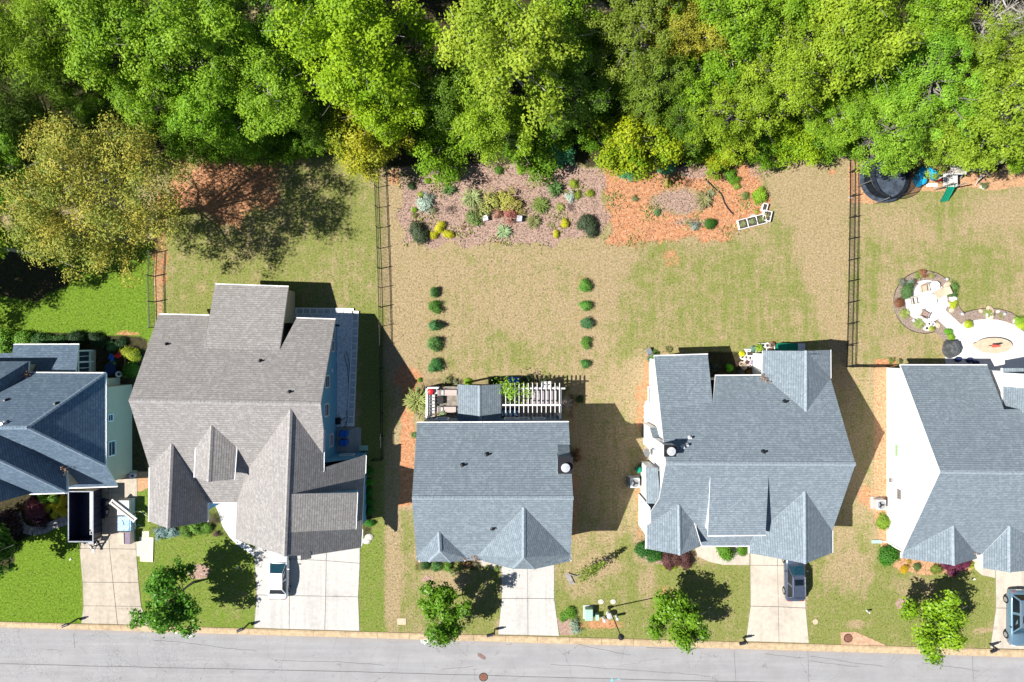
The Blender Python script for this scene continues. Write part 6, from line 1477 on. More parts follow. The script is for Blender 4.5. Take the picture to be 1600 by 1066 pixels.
def railing(e, a, b, zt=.95):
    MB().bar((a[0], a[1], ZD+zt), (b[0], b[1], ZD+zt), .14, .06).build('rail', M['trim'], e); MB().bar((a[0], a[1], ZD+.12), (b[0], b[1], ZD+.12), .06, .06).build('rail', M['trim'], e)
    L = math.dist(a, b); n = int(L/.14)
    for i in range(1, n):
        t = i/n; MB().box((a[0]+(b[0]-a[0])*t, a[1]+(b[1]-a[1])*t, ZD+zt/2+.05), (.04, .04, zt-.1)).build('baluster', M['trim'], e)
    for q in (a, b): MB().box((q[0], q[1], ZD+zt/2), (.12, .12, zt+.15)).build('post', M['trim'], e)
railing(e, (xD0+.05, yD0-.06), (xD0+.05, yD1+.1)); xr_ = W(686, 604, ZD).x; railing(e, (xD0+.05, yD0-.06), (xr_, yD0-.06))
def lounger(px0, px1, py0, py1, label):
    a, b = W(px0, py1, 1.4), W(px1, py0, 1.4); c = (a+b)/2; L = b.x-a.x; Wd = b.y-a.y
    e = thing('lounger', label, 'lounger', (c.x, c.y, ZD))
    MB().box((c.x, c.y, ZD+.25), (L, Wd, .06)).build('frame', M['metal_grey'], e)
    for sx in (-.45, .45):
        for sy in (-.42, .42): MB().box((c.x+sx*L, c.y+sy*Wd, ZD+.12), (.06, .06, .24)).build('leg', M['metal_grey'], e)
    MB().box((c.x+L*.17, c.y, ZD+.34), (L*.66, Wd*.95, .12)).build('seat_cushion', M['cushion'], e, bevel=.03)
    MB().box((c.x-L*.33, c.y, ZD+.52), (L*.36, Wd*.95, .12), ry=.55).build('back_cushion', M['cushion'], e, bevel=.03)
    MB().box((c.x-L*.24, c.y, ZD+.47), (.22, Wd*.8, .12), ry=.5).build('pillow', M['plastic_white'], e, bevel=.04)
lounger(684, 714, 609, 618.5, 'upper of two beige cushioned loungers on the deck'); lounger(683, 712.5, 635.5, 645, 'lower of two beige cushioned loungers on the deck')
p = W(675, 634, 1.5); e = thing('bench', 'grey slatted bench along the left deck rail', 'bench', (p.x, p.y, ZD))
for k in range(7): MB().box((p.x, p.y-.95+k*.31, ZD+.48), (.5, .22, .05), .08 if k % 2 else -.06).build('slat', M['metal_light'], e)
for s_ in (-.22, .22): MB().box((p.x+s_, p.y, ZD+.42), (.06, 2.1, .06)).build('rail', M['metal_grey'], e)
for sx in (-.22, .22):
    for sy in (-.95, .95): MB().box((p.x+sx, p.y+sy, ZD+.2), (.06, .06, .4)).build('leg', M['metal_grey'], e)
p = W(673.5, 611.5, 1.6); e = thing('grill', 'small dark grill with a red cover at the corner of the deck', 'grill', (p.x, p.y, ZD)); MB().lathe((p.x, p.y, ZD+.5), [(.15, 0), (.3, .15), (.32, .3), (.25, .45), (0, .52)], 14).build('lid', M['red'], e)
for k in range(3): MB().tube((p.x+.25*math.cos(k*2.1), p.y+.25*math.sin(k*2.1), ZD), (p.x+.12*math.cos(k*2.1), p.y+.12*math.sin(k*2.1), ZD+.58), .025).build('leg', M['metal_dark'], e)
MB().box((p.x+.42, p.y-.02, ZD+.6), (.3, .45, .05)).build('shelf', M['metal_light'], e)
def pot(px, py, z0, r_, h, mat, label, plant=None, col=GR, pl=None):
    p = W(px, py, z0+h); e = thing('flower_pot', label, 'flower pot', (p.x, p.y, z0))
    MB().lathe((p.x, p.y, z0), [(r_*.7, 0), (r_*.95, h*.85), (r_*1.05, h*.86), (r_*1.05, h), (r_*.9, h), (r_*.85, h*.86)], 16).build('pot', mat, e); MB().lathe((p.x, p.y, z0+h*.84), [(r_*.9, 0), (0, .02)], 14).build('soil', M['soil'], e)
    if plant: 
        o = bpy.data.objects.new('plant', BU[plant]); C.objects.link(o); o.color = (*col, 1); k = r_*(pl or 1.5)
        o.parent = e; o.location = (0, 0, h*.85); o.scale = (k, k, k)
    return e
pot(690.6, 649, ZD, .28, .4, M['paver_grey'], 'pot with pale green leafy plant below the lower lounger', 'tuft1', (.36, .44, .24), 1.7)
pot(676.5, 648.5, ZD, .2, .35, M['terracotta'], 'left small brown pot at the foot of the bench', 'twig0', (.3, .2, .1)); pot(681, 648, ZD, .2, .35, M['wood_warm'], 'right small brown pot at the foot of the bench', 'twig0', (.35, .25, .12))
p = W(688, 625.5, 1.3); e = thing('side_table', 'added low dark table between the two deck loungers', 'table', (p.x, p.y, ZD)); MB().box((p.x, p.y, ZD+.36), (.55, .7, .05)).build('top', M['metal_dark'], e)  # added dark tabletop, stands in for a dark patch on the deck
for sx in (-.22, .22):
    for sy in (-.3, .3): MB().box((p.x+sx, p.y+sy, ZD+.17), (.05, .05, .34)).build('leg', M['metal_dark'], e)
# pergola
zP = 3.15
e = thing('pergola', 'white pergola of open rafters behind the middle house', 'pergola', W(832, 630, 0))
yA_, yB_ = W(800, 598.5, zP).y, yD1+.06
rafx = [785.5, 790.2, 797.2, 804.4, 811, 818.3, 825.3, 832.1, 839.2, 846.1, 853.2, 860.3, 867.2, 874.3]
for px_ in rafx[1:]: x_ = W(px_, 630, zP).x; MB().box((x_, (yA_+yB_)/2, zP), (.055, yA_-yB_, .14)).build('rafter', M['trim'], e)
x0_, x1_ = W(785, 607, zP-.2).x, W(883, 607, zP-.2).x
MB().box(((x0_+x1_)/2, W(800, 607, zP-.2).y, zP-.2), (x1_-x0_, .12, .2)).build('beam', M['trim'], e)
x1b = W(876, 633, zP+.13).x; MB().box(((x0_+x1b)/2, W(800, 633, zP+.13).y, zP+.13), (x1b-x0_, .13, .07)).build('purlin', M['trim'], e)
MB().box((x1b-.02, (yA_+yB_)/2-.3, zP-.2), (.2, yA_-yB_-.7, .22)).build('beam', M['trim'], e)
for q in ((787, 607), (873.5, 607), (873.5, 650)):
    c_ = W(*q, zP-.3); MB().box((c_.x, c_.y, (ZD+zP-.3)/2), (.18, .18, zP-.3-ZD)).build('post', M['trim'], e)
MB().box((W(874.5, 630, 2).x, (yD0+yD1)/2, ZD+1.0), (.04, yD0-yD1-.3, 1.9)).build('side_screen', M['trim'], e)
def vine(pts, n, label, col, sp=.35):
    rng = np.random.default_rng(n); base = np.array([tuple(W(*q)) for q in pts]); i = rng.integers(0, len(base)-1, n); t = rng.random(n)[:, None]
    ctr = base[i]*(1-t)+base[i+1]*t + rng.normal(size=(n, 3))*np.array([sp, sp, .16])
    e = thing('vine', label, 'vine', W(*pts[0][:2])); o = link(bpy.data.objects.new('leaves', leaf_mesh('vine_leaves', ctr, rng.normal(size=(n, 3))*.5+np.array([0, 0, 1.]), rng.uniform(.10, .22, n), rng.random(n), ML['bush'], rng)), e); o.color = (*col, 1)
    MB().path([tuple(W(pts[0][0], pts[0][1], 0))]+[tuple(b) for b in base], .03, 5).build('stem', M['bark'], e)
vine([(785, 598, 3.3), (790, 606, 3.4), (795, 612, 3.4), (803, 615, 3.3), (800, 604, 3.4)], 420, 'bright green vine climbing over the left end of the pergola', (.26, .46, .03), .42)
vine([(822, 607, 3.0), (823, 612, 3.2), (828, 618, 3.1)], 130, 'smaller green vine hanging in the middle of the pergola', (.26, .42, .03), .3)
p = W(851, 621, 1.7); e = thing('dining_table', 'grey planked dining table under the pergola', 'table', (p.x, p.y, ZD))
M['table_plank'] = plain('grey_table_plank', (.30, .265, .28), .8, .12)
for k in range(5): MB().box((p.x-.88+k*.44, p.y, ZD+.74), (.42, 1.2, .05)).build('plank', M['table_plank'], e)
MB().box((p.x, p.y, ZD+.68), (2.1, 1.0, .06)).build('apron', M['wood'], e)
for sx in (-.9, .9):
    for sy in (-.4, .4): MB().box((p.x+sx, p.y+sy, ZD+.34), (.09, .09, .68)).build('leg', M['wood'], e)
def chair(px, py, z0, rz, mat, label, arms=False, w_=.52, recl=.18, group=None):
    p = W(px, py, z0+.45); e = thing('chair', label, 'chair', (p.x, p.y, z0), rz, group)
    def loc(mb, nm): o = mb.build(nm, mat, None, bevel=.012); o.parent = e
    loc(MB().box((0, 0, .43), (w_, w_, .06)), 'seat'); loc(MB().box((0, -w_/2-.06, .72), (w_, .05, .58), rx=recl), 'backrest')
    for sx in (-1, 1):
        for sy in (-1, 1): loc(MB().box((sx*w_*.44, sy*w_*.44, .2), (.05, .05, .42)), 'leg')
        if arms: loc(MB().box((sx*(w_/2+.04), 0, .64), (.08, w_*1.05, .04)), 'armrest'); loc(MB().box((sx*(w_/2+.04), w_*.44, .42), (.05, .05, .42)), 'arm_post')
    return e
chair(850, 602.5, ZD, math.pi, M['plastic_white'], 'left white chair at the rear of the pergola table'); chair(857, 602, ZD, math.pi, M['plastic_white'], 'right white chair at the rear of the pergola table')
p = W(797, 645, 1.5); e = thing('sofa', 'navy outdoor sofa with blue white patterned cushions under the pergola', 'sofa', (p.x, p.y, ZD))
s = N('blue_white_pattern'); vv = s.n('ShaderNodeTexWave', wave_type='BANDS', bands_direction='DIAGONAL'); s.set(vv.inputs['Vector'], s.P()); vv.inputs['Scale'].default_value = 1.6; vv.inputs['Distortion'].default_value = 3
M['pattern'] = s.fin(s.ramp(vv.outputs['Fac'], (.4, (.02, .14, .38)), (.6, (.62, .66, .72))), .9)
MB().box((p.x, p.y, ZD+.22), (1.6, .8, .35)).build('base', M['navy_fabric'], e, bevel=.03); MB().box((p.x, p.y-.38, ZD+.55), (1.6, .16, .5)).build('backrest', M['navy_fabric'], e, bevel=.04)
for k in range(3): MB().box((p.x-.52+.52*k, p.y-.05, ZD+.5), (.48, .5, .16), rnd.uniform(-.2, .2), rx=-.3).build('cushion', M['pattern'], e, bevel=.05)
p = W(802.5, 593.5, .5); e = thing('storage_box', 'bright blue lidded box on the ground behind the pergola', 'box', (p.x, p.y, 0)); MB().box((p.x, p.y, .24), (1.0, .46, .48)).build('body', M['plastic_blue'], e, bevel=.03); MB().box((p.x, p.y, .51), (1.05, .5, .07)).build('lid', M['plastic_blue'], e, bevel=.02)

# ------------------------------------------------------------------ left house: shaded rear yard
p = W(170, 577, .9); e = thing('patio_table', 'dark blue round table in the shaded yard of the left house', 'table', (p.x, p.y, 0)); MB().lathe((p.x, p.y, .70), [(.55, 0), (.56, .04), (0, .05)], 20).build('top', M['navy_fabric'], e); MB().lathe((p.x, p.y, 0), [(.3, 0), (.28, .05), (.05, .08), (.05, .72)], 12).build('pedestal', M['metal_dark'], e)
chair(174, 558, 0, 1.2, M['plastic_blue'], 'blue chair beside the red one in the shaded yard'); chair(188, 552, 0, -.5, M['red'], 'red chair beside the blue one in the shaded yard')
pot(185, 585, 0, .28, .45, M['plastic_white'], 'white pot in the shaded yard next to the grey wall'); pot(176, 568, 0, .2, .3, M['rock'], 'small grey pot with green plant in the shaded yard', 'round0', (.2, .3, .1))
pavers('timber edging strip between the two clipped bushes of the left yard', [(197, 546), (196.5, 560), (196.5, 590)], .15, 1.4, M['wood_warm'], z=.15, kind='timber')
pot(206, 744, .03, .26, .5, plain('pink_glaze', (.72, .55, .60), .4, .1), 'pink white urn on the pine straw by the first driveway walk')

# ------------------------------------------------------------------ mulched bed stones, hose, planter boxes
p = W(758.5, 342); e = tag(MB().box((p.x, p.y, .22), (.46, .44, .42), .2).box((p.x, p.y, .45), (.5, .48, .06), .2).build('stone_block', plain('white_stone', (.75, .73, .75), .8, .05), bevel=.02), 'white square stone block in the middle of the mulched bed', 'stone')
p = W(811.5, 343); e = tag(MB().box((p.x, p.y, .28), (.45, .5, .56), -.1).box((p.x, p.y, .58), (.5, .55, .06), -.1).build('stone_block', plain('grey_stone', (.42, .42, .46), .8, .2), bevel=.02), 'grey stone block right of the flowering bushes', 'stone')
hp = [W(*q, .03) for q in ((1102, 279), (1107, 285), (1110, 287), (1114, 292), (1121, 298), (1127, 303), (1130, 310), (1132, 317), (1137, 325), (1142, 331), (1146, 335))]
tag(MB().path(hp, .07, 6).build('hose', M['metal_dark']), 'dark hose running down the red clay bed towards the planter boxes', 'hose')
def planter(c, L, Wd, rz, cells, label, h=.38, mat=None, z0=0, plants=()):
    e = thing('planter_box', label, 'planter', (c.x, c.y, z0), rz); mat = mat or M['plastic_white']
    def loc(mb, nm, mt): o = mb.build(nm, mt, None); o.parent = e; return o
    for s_ in (-1, 1): loc(MB().box((0, s_*(Wd/2-.04), h/2), (L, .055, h)), 'side_board', mat); loc(MB().box((s_*(L/2-.04), 0, h/2), (.055, Wd-.12, h)), 'end_board', mat)
    for i in range(1, cells): loc(MB().box((-L/2+L*i/cells, 0, h/2), (.05, Wd-.13, h-.01)), 'divider', mat)
    loc(MB().box((0, 0, h*.35), (L-.12, Wd-.12, h*.7)), 'soil', M['soil'])
    for i, (k, col, x_, y_, s_) in enumerate(plants):
        o = bpy.data.objects.new('plant', BU[k]); C.objects.link(o); o.color = (*col, 1); o.parent = e; o.location = (x_, y_, h*.6); o.scale = (s_, s_, s_)
    return e
a, b = W(1153.5, 352, .3), W(1197, 341, .3); d = b-a
planter((a+b)/2, d.length, .95, math.atan2(d.y, d.x), 3, 'long white planter box of three cells on the clay bed edge', plants=(('tuft1', (.30, .32, .16), -.9, 0, .35), ('loose1', (.30, .34, .18), 0, 0, .35), ('tuft1', (.22, .26, .10), .9, 0, .35)))
planter(W(1198.5, 337.5, .35), 1.0, .8, 1.35, 2, 'square white planter box at the corner of the clay bed', h=.45, plants=(('loose1', (.3, .25, .12), 0, 0, .3),))
planter(W(1195, 324, .3), .75, .5, 1.3, 1, 'small white planter box above the square one', h=.4)
p = W(1177, 339, .1); e = tag(MB().lathe((p.x, p.y, 0), [(.28, .02), (.3, .05), (.26, .07), (.25, .03)], 20).build('hoop', M['metal_light']), 'thin pale hoop lying on the clay beside the planter boxes', 'hoop')

# ------------------------------------------------------------------ long house: pots, planters, stepping stones
sheet('walkway', [(1014.5, 574), (1026, 574), (1027, 606), (1015, 606)], M['concrete_buff'])
pot(1020.5, 576, .03, .28, .45, M['terracotta'], 'terracotta pot with soil at the rear left corner of the long house'); pot(1015.5, 604.5, .0, .14, .35, M['terracotta'], 'slim brown pot at the end of the cream pad')
planter(W(1020, 617, .4), .85, 1.6, 0, 1, 'white planter box with yellow plants at the left wall of the long house', h=.5, plants=(('round0', (.4, .44, .04), 0, -.35, .28), ('round1', (.1, .06, .12), 0, .35, .25)))
chair(1014, 549, 0, .4, M['metal_grey'], 'grey metal chair on the grass at the rear corner of the long house')
for k in range(6):
    p = W(1011.5-.2*k, 631+k*5.3); tag(MB().lathe((p.x, p.y, -.03), [(.34, 0), (.35, .07), (.28, .10), (0, .11)], 9, sx=rnd.uniform(.9, 1.1), sy=rnd.uniform(.75, .9), rz=rnd.uniform(0, 3)).build('stepping_stone', M['rock']), ['topmost', 'second', 'third', 'fourth', 'fifth', 'lowest'][k]+' pale stepping stone along the left wall of the long house', 'stepping stone', 'stepping stones by the left wall')
for q, r_, mt, l, pl_, cl in (((1160.5, 558), .24, M['plastic_white'], 'left of three white round pots by the rear gable', None, GR), ((1166.5, 558.7), .24, M['plastic_white'], 'middle of three white round pots by the rear gable', None, GR), ((1172.3, 559.3), .24, M['plastic_white'], 'right of three white round pots by the rear gable', None, GR),
    ((1159, 553), .22, M['plastic_white'], 'white pot with vivid yellow flowers by the rear gable', 'round0', (.75, .72, .02)), ((1167.8, 566), .36, plain('pink_clay', (.72, .50, .50), .7, .1), 'large pink clay pot below the white round pots', None, GR), ((1159, 569), .24, M['stone_beige'], 'tan pot left below the pink clay pot', None, GR), ((1163, 573), .28, M['stone_beige'], 'tan pot at the edge of the shade below the pink clay pot', 'twig0', (.5, .45, .35)), ((1172, 571), .18, M['rock'], 'small grey pot right below the pink clay pot', None, GR), ((1174.5, 565), .2, plain('blue_glaze', (.15, .17, .35), .3, .1), 'small blue pot beside the pink clay pot', None, GR),
    ((1199.3, 540), .26, M['plastic_white'], 'white round pot between the white box and the basket', None, GR), ((1206, 539.5), .3, M['wood_warm'], 'brown woven basket pot behind the rear gable', 'twig0', (.22, .12, .10)), ((1186, 543), .2, M['terracotta'], 'terracotta pot with spiky green plant behind the rear gable', 'spike0', (.28, .42, .04)), ((1183.5, 548.5), .18, M['terracotta'], 'small orange pot below the spiky plant', None, GR), ((1177, 545), .2, M['util_green'], 'pale green pot left of the spiky plant', 'round1', (.2, .36, .25))):
    pot(*q, 0, r_, .36, mt, l, pl_, cl, 2.4 if pl_ == 'spike0' else 1.3)
planter(W(1174, 551.5, .35), .95, .62, 0, 1, 'white trough with brown soil above the white round pots', h=.4)
planter(W(1168.5, 547.5, .25), .5, .3, 0, 1, 'small white box behind the white trough', h=.3); planter(W(1191, 539.5, .3), .7, .36, 0, 1, 'white box left of the white round pot at the back', h=.35)
planter(W(1197.5, 546, .3), 1.6, .42, .08, 2, 'long white trough along the rear gable wall', h=.4)
e = thing('storage_box', 'dark green storage box in the shade behind the rear gable', 'box', W(1232, 542)); p = W(1232, 543, .8); MB().box((p.x, p.y, .4), (1.9, .7, .8)).build('body', M['green_plastic'], e, bevel=.03)
MB().box((p.x-.48, p.y, .84), (.93, .75, .07)).build('lid', M['green_plastic'], e, bevel=.02); MB().box((p.x+.48, p.y, .84), (.93, .75, .07)).build('lid', M['green_plastic'], e, bevel=.02)
e = thing('storage_box', 'grey blue storage cabinet right of the dark green box', 'box', W(1252, 543)); p = W(1252, 543, 1.0); MB().box((p.x, p.y, .5), (.6, .7, 1.0)).build('body', M['navy_fabric'], e, bevel=.02); MB().box((p.x, p.y, 1.03), (.66, .76, .06)).build('lid', M['metal_light'], e)

# ------------------------------------------------------------------ right house: round patio, beds and furniture
def circ(cx, cy, r_, a0=0, a1=360, n=40): return [(cx+r_*math.cos(math.radians(a0+(a1-a0)*i/n)), cy+r_*math.sin(math.radians(a0+(a1-a0)*i/n))) for i in range(n+1)]
M['bed_mulch'] = plain('grey_brown_mulch', (.25, .19, .155), .95, .4, 9, bump=.6)
bed = [(1507, 488.7), (1500, 482), (1497, 475)] + circ(1445, 472, 49, 0, -205, 24)[2:] + circ(1445, 472, 49, 155, 72, 14) + [(1461, 518), (1476, 533), (1477, 541), (1500, 545), (1512, 510)]
sheet('garden_bed', bed, M['bed_mulch'], -.05, .02)
bed2 = [(1503, 510), (1507, 488.7), (1520, 484.5), (1537, 482), (1563, 483), (1580, 488), (1592, 496), (1600, 505), (1606, 520), (1590, 518), (1571, 508), (1546, 504), (1524, 506), (1508, 512)]
sheet('garden_bed', bed2, M['bed_mulch'], -.05, .024)
for poly, l in ((bed[:-4], 'thin dark edging round the circular garden bed'), (bed2[1:9], 'thin dark edging along the back of the oval patio bed')):
    tag(MB().path([W(*q, .05) for q in poly], .03, 4).build('bed_edging', M['metal_dark']), l, 'edging')
sheet('patio', circ(1447, 471, 33, 0, 350, 36), M['concrete_white'], -.05, .045)
sheet('patio', [(1470, 490), (1476.5, 484.5), (1502, 508), (1511, 504.5), (1520, 501), (1533, 499.2), (1546, 499), (1559, 500), (1571, 503), (1585, 508.5), (1597, 517), (1620, 540), (1660, 540), (1660, 590), (1478, 590), (1476.5, 552), (1476.5, 536), (1492, 530), (1488, 522), (1466, 500.5)], M['concrete_white'], -.05, .05)
AD = 'chairs round the white fire table'
chair(1443.5, 451, .045, math.radians(-172), M['stone_beige'], 'beige patio chair at the top of the round patio', True, .62, .3, AD); chair(1428, 470, .045, math.radians(-80), M['rock'], 'grey patio chair at the left of the round patio', True, .6, .3, AD); chair(1444.5, 491, .045, math.radians(-30), plain('brown_wicker', (.30, .21, .17), .8, .2), 'brown patio chair at the bottom of the round patio', True, .62, .3, AD)
p = W(1471, 458, .4); e = thing('lounger', 'beige padded lounge chair at the upper right of the round patio', 'lounger', (p.x, p.y, .045), math.radians(25))
def loc(mb, nm, mt, **k): o = mb.build(nm, mt, None, **k); o.parent = e
loc(MB().box((-.1, 0, .32), (1.0, .75, .14)), 'seat', M['stone_beige'], bevel=.03); loc(MB().box((.55, 0, .55), (.16, .75, .62), ry=.45), 'backrest', M['stone_beige'], bevel=.03)
for sx in (-.45, .35):
    for sy in (-.33, .33): loc(MB().box((sx, sy, .13), (.06, .06, .26)), 'leg', M['wood_warm'])
p = W(1461.5, 446.5, .5); e = thing('side_table', 'round white side table at the top right of the round patio', 'table', (p.x, p.y, .045)); MB().lathe((p.x, p.y, .52), [(.4, 0), (.42, .04), (0, .05)], 20).build('top', M['plastic_white'], e); MB().lathe((p.x, p.y, .045), [(.25, 0), (.1, .1), (.08, .48)], 12).build('pedestal', M['plastic_white'], e)
p = W(1454, 469, .5); e = thing('fire_table', 'round white fire table in the middle of the round patio', 'fire table', (p.x, p.y, .045)); MB().lathe((p.x, p.y, .045), [(.42, 0), (.55, .42), (.6, .44), (.6, .5), (.3, .5), (.27, .44), (0, .44)], 24).build('bowl', plain('white_cast_stone', (.78, .77, .75), .8, .03), e); MB().lathe((p.x, p.y, .49), [(.26, 0), (.2, .03), (0, .04)], 12).build('lava_rock', M['rock'], e)
# oval table with a closed red umbrella
p = W(1553, 540, .7); e = thing('patio_table', 'oval beige table with folded umbrella on the white patio', 'table', (p.x, p.y, .05)); MB().lathe((p.x, p.y, .62), [(1.72, 0), (1.76, .05), (1.72, .10), (0, .11)], 36, sy=.42).build('top', M['stone_beige'], e)
MB().lathe((p.x, p.y, .05), [(1.0, 0), (.9, .1), (.8, .57)], 24, sy=.4).build('base', M['stone_beige'], e); MB().box((p.x-1.72, p.y+.02, .66), (.5, .42, .12), .2).build('end_leaf', M['stone_beige'], e, bevel=.05)
q = W(1545, 540.5, .73); e = thing('umbrella', 'folded red umbrella standing in the oval table', 'umbrella', (q.x, q.y, .73)); MB().tube((q.x, q.y, .2), (q.x, q.y, 2.3), .03).build('pole', M['metal_dark'], e); MB().lathe((q.x, q.y, 1.3), [(.16, 0), (.13, .3), (.09, .8), (.03, 1.05), (0, 1.1)], 10).build('canopy', plain('red_canvas', (.62, .10, .07), .8, .1), e)
# covered grill
p = W(1488.5, 545, .6); e = thing('grill', 'grill under a creased charcoal cover at the left of the white patio', 'grill', (p.x, p.y, .05))
rng = np.random.default_rng(12); m = MB(); prof = [(.80, 0), (.74, .35), (.68, .85), (.60, 1.02), (.42, 1.12), (.2, 1.15), (0, 1.16)]
m.lathe((p.x, p.y, .05), prof, 26, sx=.80, sy=1.12); o = m.build('cover', M['cover'], e, smooth=False)
for v in o.data.vertices:
    k = 1+.07*rng.normal() if v.co.z < 1.1 else 1
    v.co.x = p.x+(v.co.x-p.x)*k; v.co.y = p.y+(v.co.y-p.y)*k; v.co.z += rng.normal()*.035*(v.co.z > .2)
MB().box((p.x, p.y, .3), (.7, .9, .5)).build('cart', M['metal_dark'], e)
for b in (('dense0', 1417.5, 454, 10, (.10, .19, .06), 'largest green shrub of the round patio bed'), ('tuft1', 1436, 430, 8, (.24, .32, .08), 'light green tuft at the top of the round patio bed'), ('loose0', 1443, 427, 8, (.34, .14, .08), 'rust red plant at the top of the round patio bed'), ('loose1', 1455, 431, 6, (.34, .34, .10), 'yellowish plant at the top right of the round patio bed'), ('round0', 1405.6, 473.5, 8, (.24, .10, .05), 'rust brown round shrub at the left of the round patio bed'), ('tuft0', 1414, 489.5, 9, (.34, .40, .12), 'yellow green grass tuft at the lower left of the patio bed'), ('tuft0', 1436, 506, 9, (.34, .42, .14), 'grass tuft at the bottom of the round patio bed'), ('loose0', 1492, 449, 9, (.14, .26, .06), 'green plant at the upper right of the patio bed'), ('loose1', 1489, 459, 8, (.08, .16, .05), 'dark green plant beside the beige lounge chair'), ('round1', 1490, 476, 6, (.44, .50, .03), 'yellow green round plant right of the round patio'), ('round2', 1481.6, 518, 6, (.14, .36, .03), 'bright green plant on the path edge, upper of two'), ('round0', 1486.7, 527, 6, (.24, .40, .03), 'lime plant on the path edge above the covered grill'), ('loose0', 1423, 444, 8, (.26, .34, .26), 'grey green airy plant left of the beige chair'), ('loose1', 1410, 440, 7, (.20, .20, .16), 'thin grey plant at the upper left of the patio bed'), ('loose0', 1428, 442, 6, (.22, .12, .08), 'small red brown plant by the top chair'), ('loose0', 1546, 489, 8, (.28, .34, .08), 'yellow green plant between the tan rocks'), ('tuft1', 1565, 494, 5, (.34, .34, .16), 'small dry tuft in the oval patio bed')): bush(*b, z=.02)
for q, r_, l, pl_, cl in (((1512, 507), .34, 'white pot with yellow green plant where path meets patio', 'round0', (.42, .50, .03)), ((1591, 502), .34, 'white pot with green plant at the right of the oval bed', 'round1', (.26, .42, .04)), ((1594, 508), .38, 'large white pot with lime plant at the right edge of the oval bed', 'round2', (.40, .52, .04)), ((1453, 506), .22, 'left white pot at the bottom of the patio bed', None, GR), ((1458, 506.5), .22, 'right white pot at the bottom of the patio bed', None, GR), ((1449, 513), .26, 'white bowl at the bottom rim of the patio bed', None, GR), ((1455, 513.5), .22, 'white pot with yellow green plant at the bottom of the patio bed', 'round0', (.40, .46, .06))):
    pot(*q, .02, r_, .4, M['plastic_white'], l, pl_, cl, 1.25)
for q, r_, mt, l in (((1489, 467.5), .36, M['plastic_white'], 'white rock right of the round patio'), ((1486.7, 484.5), .26, M['stone_beige'], 'tan rock at the path corner of the patio bed'), ((1464.7, 508), .26, M['stone_beige'], 'tan rock right of the bottom pots'), ((1480, 446), .36, M['stone_beige'], 'tan flat rock behind the beige lounge chair'), ((1546, 485.5), .4, M['stone_beige'], 'upper tan rock in the oval patio bed'), ((1546, 494), .4, plain('cream_rock', (.62, .55, .42), .85, .1), 'lower cream rock in the oval patio bed'), ((1532.5, 486), .2, M['stone_beige'], 'small tan rock left in the oval bed'), ((1559, 487), .18, M['rock'], 'small pale rock right in the oval bed'), ((1481, 476), .2, M['plastic_white'], 'small white rock at the right rim of the round patio')):
    p = W(*q); tag(MB().lathe((p.x, p.y, -.02), [(r_, 0), (r_*1.05, r_*.3), (r_*.7, r_*.65), (0, r_*.75)], 9, sx=1.2, sy=.9, rz=rnd.uniform(0, 3)).build('rock', mt), l, 'rock')
def path_light(px, py, label):
    p = W(px, py); e = thing('path_light', label, 'path light', p, group='path lights in the patio beds'); MB().tube((p.x, p.y, 0), (p.x, p.y, .4), .025).build('stake', M['metal_light'], e); MB().lathe((p.x, p.y, .38), [(.16, 0), (.14, .06), (0, .12)], 10).build('cap', M['metal_light'], e)
for q in ((1476, 437, 'small path light at the upper right of the round bed'), (1424, 501, 'small path light at the lower left of the round bed'), (1500, 491, 'small path light at the neck between the two beds'), (1538, 492, 'small path light left of the tan rocks'), (1565.5, 491, 'small path light right of the tan rocks')): path_light(*q)
for i, q in enumerate(((1494, 562), (1512, 563), (1522, 567))):
    tag(MB().lathe(W(*q), [(.2, 0), (.26, .2), (.2, .5), (0, .55)], 12).build('flower_pot', M['navy_fabric']), ['left', 'middle', 'right'][i]+' dark pot in the shade at the rear wall of the right house', 'pot')

# ------------------------------------------------------------------ play corner
pc = W(1375, 281); R0 = 2.32; n = 12
e = thing('trampoline', 'round black trampoline with a netted enclosure under the trees', 'trampoline', (pc.x, pc.y, 0))
MB().lathe((pc.x, pc.y, .78), [(R0*.82, 0), (0, .0)], 40).build('mat', plain('black_mat', (.035, .035, .04), .7, .2), e)
MB().lathe((pc.x, pc.y, .8), [(R0*.81, 0), (R0, .0), (R0, -.08), (R0*.81, -.02)], 40).build('spring_pad', plain('blue_grey_pad', (.05, .065, .09), .6, .4, 3, bump=.4), e)
for k in range(6):
    a = k*math.tau/6+.3; x_, y_ = pc.x+R0*math.cos(a), pc.y+R0*math.sin(a); MB().tube((x_, y_, 0), (x_, y_, .8), .035).build('leg', M['metal_grey'], e)
    MB().tube((x_, y_, .8), (pc.x+R0*.97*math.cos(a), pc.y+R0*.97*math.sin(a), 2.55), .035).build('pole', M['metal_grey'], e)
s = N('enclosure_net'); tr = s.n('ShaderNodeBsdfTransparent'); df = s.n('ShaderNodeBsdfDiffuse'); df.inputs[0].default_value = (.012, .012, .014, 1); mx = s.n('ShaderNodeMixShader'); mx.inputs[0].default_value = .62
s.t.links.new(tr.outputs[0], mx.inputs[1]); s.t.links.new(df.outputs[0], mx.inputs[2]); s.t.links.new(mx.outputs[0], s.out.inputs[0])
MB().add([(pc.x+r_*math.cos(k*math.tau/40), pc.y+r_*math.sin(k*math.tau/40), z_) for r_, z_ in ((R0*.84, .82), (R0*.95, 2.5)) for k in range(40)], [(k, (k+1) % 40, 40+(k+1) % 40, 40+k) for k in range(40)]).build('net', s.m, e)
MB().path([(pc.x+R0*.96*math.cos(k*math.tau/40), pc.y+R0*.96*math.sin(k*math.tau/40), 2.5) for k in range(41)], .03, 5).build('top_ring', M['metal_dark'], e)
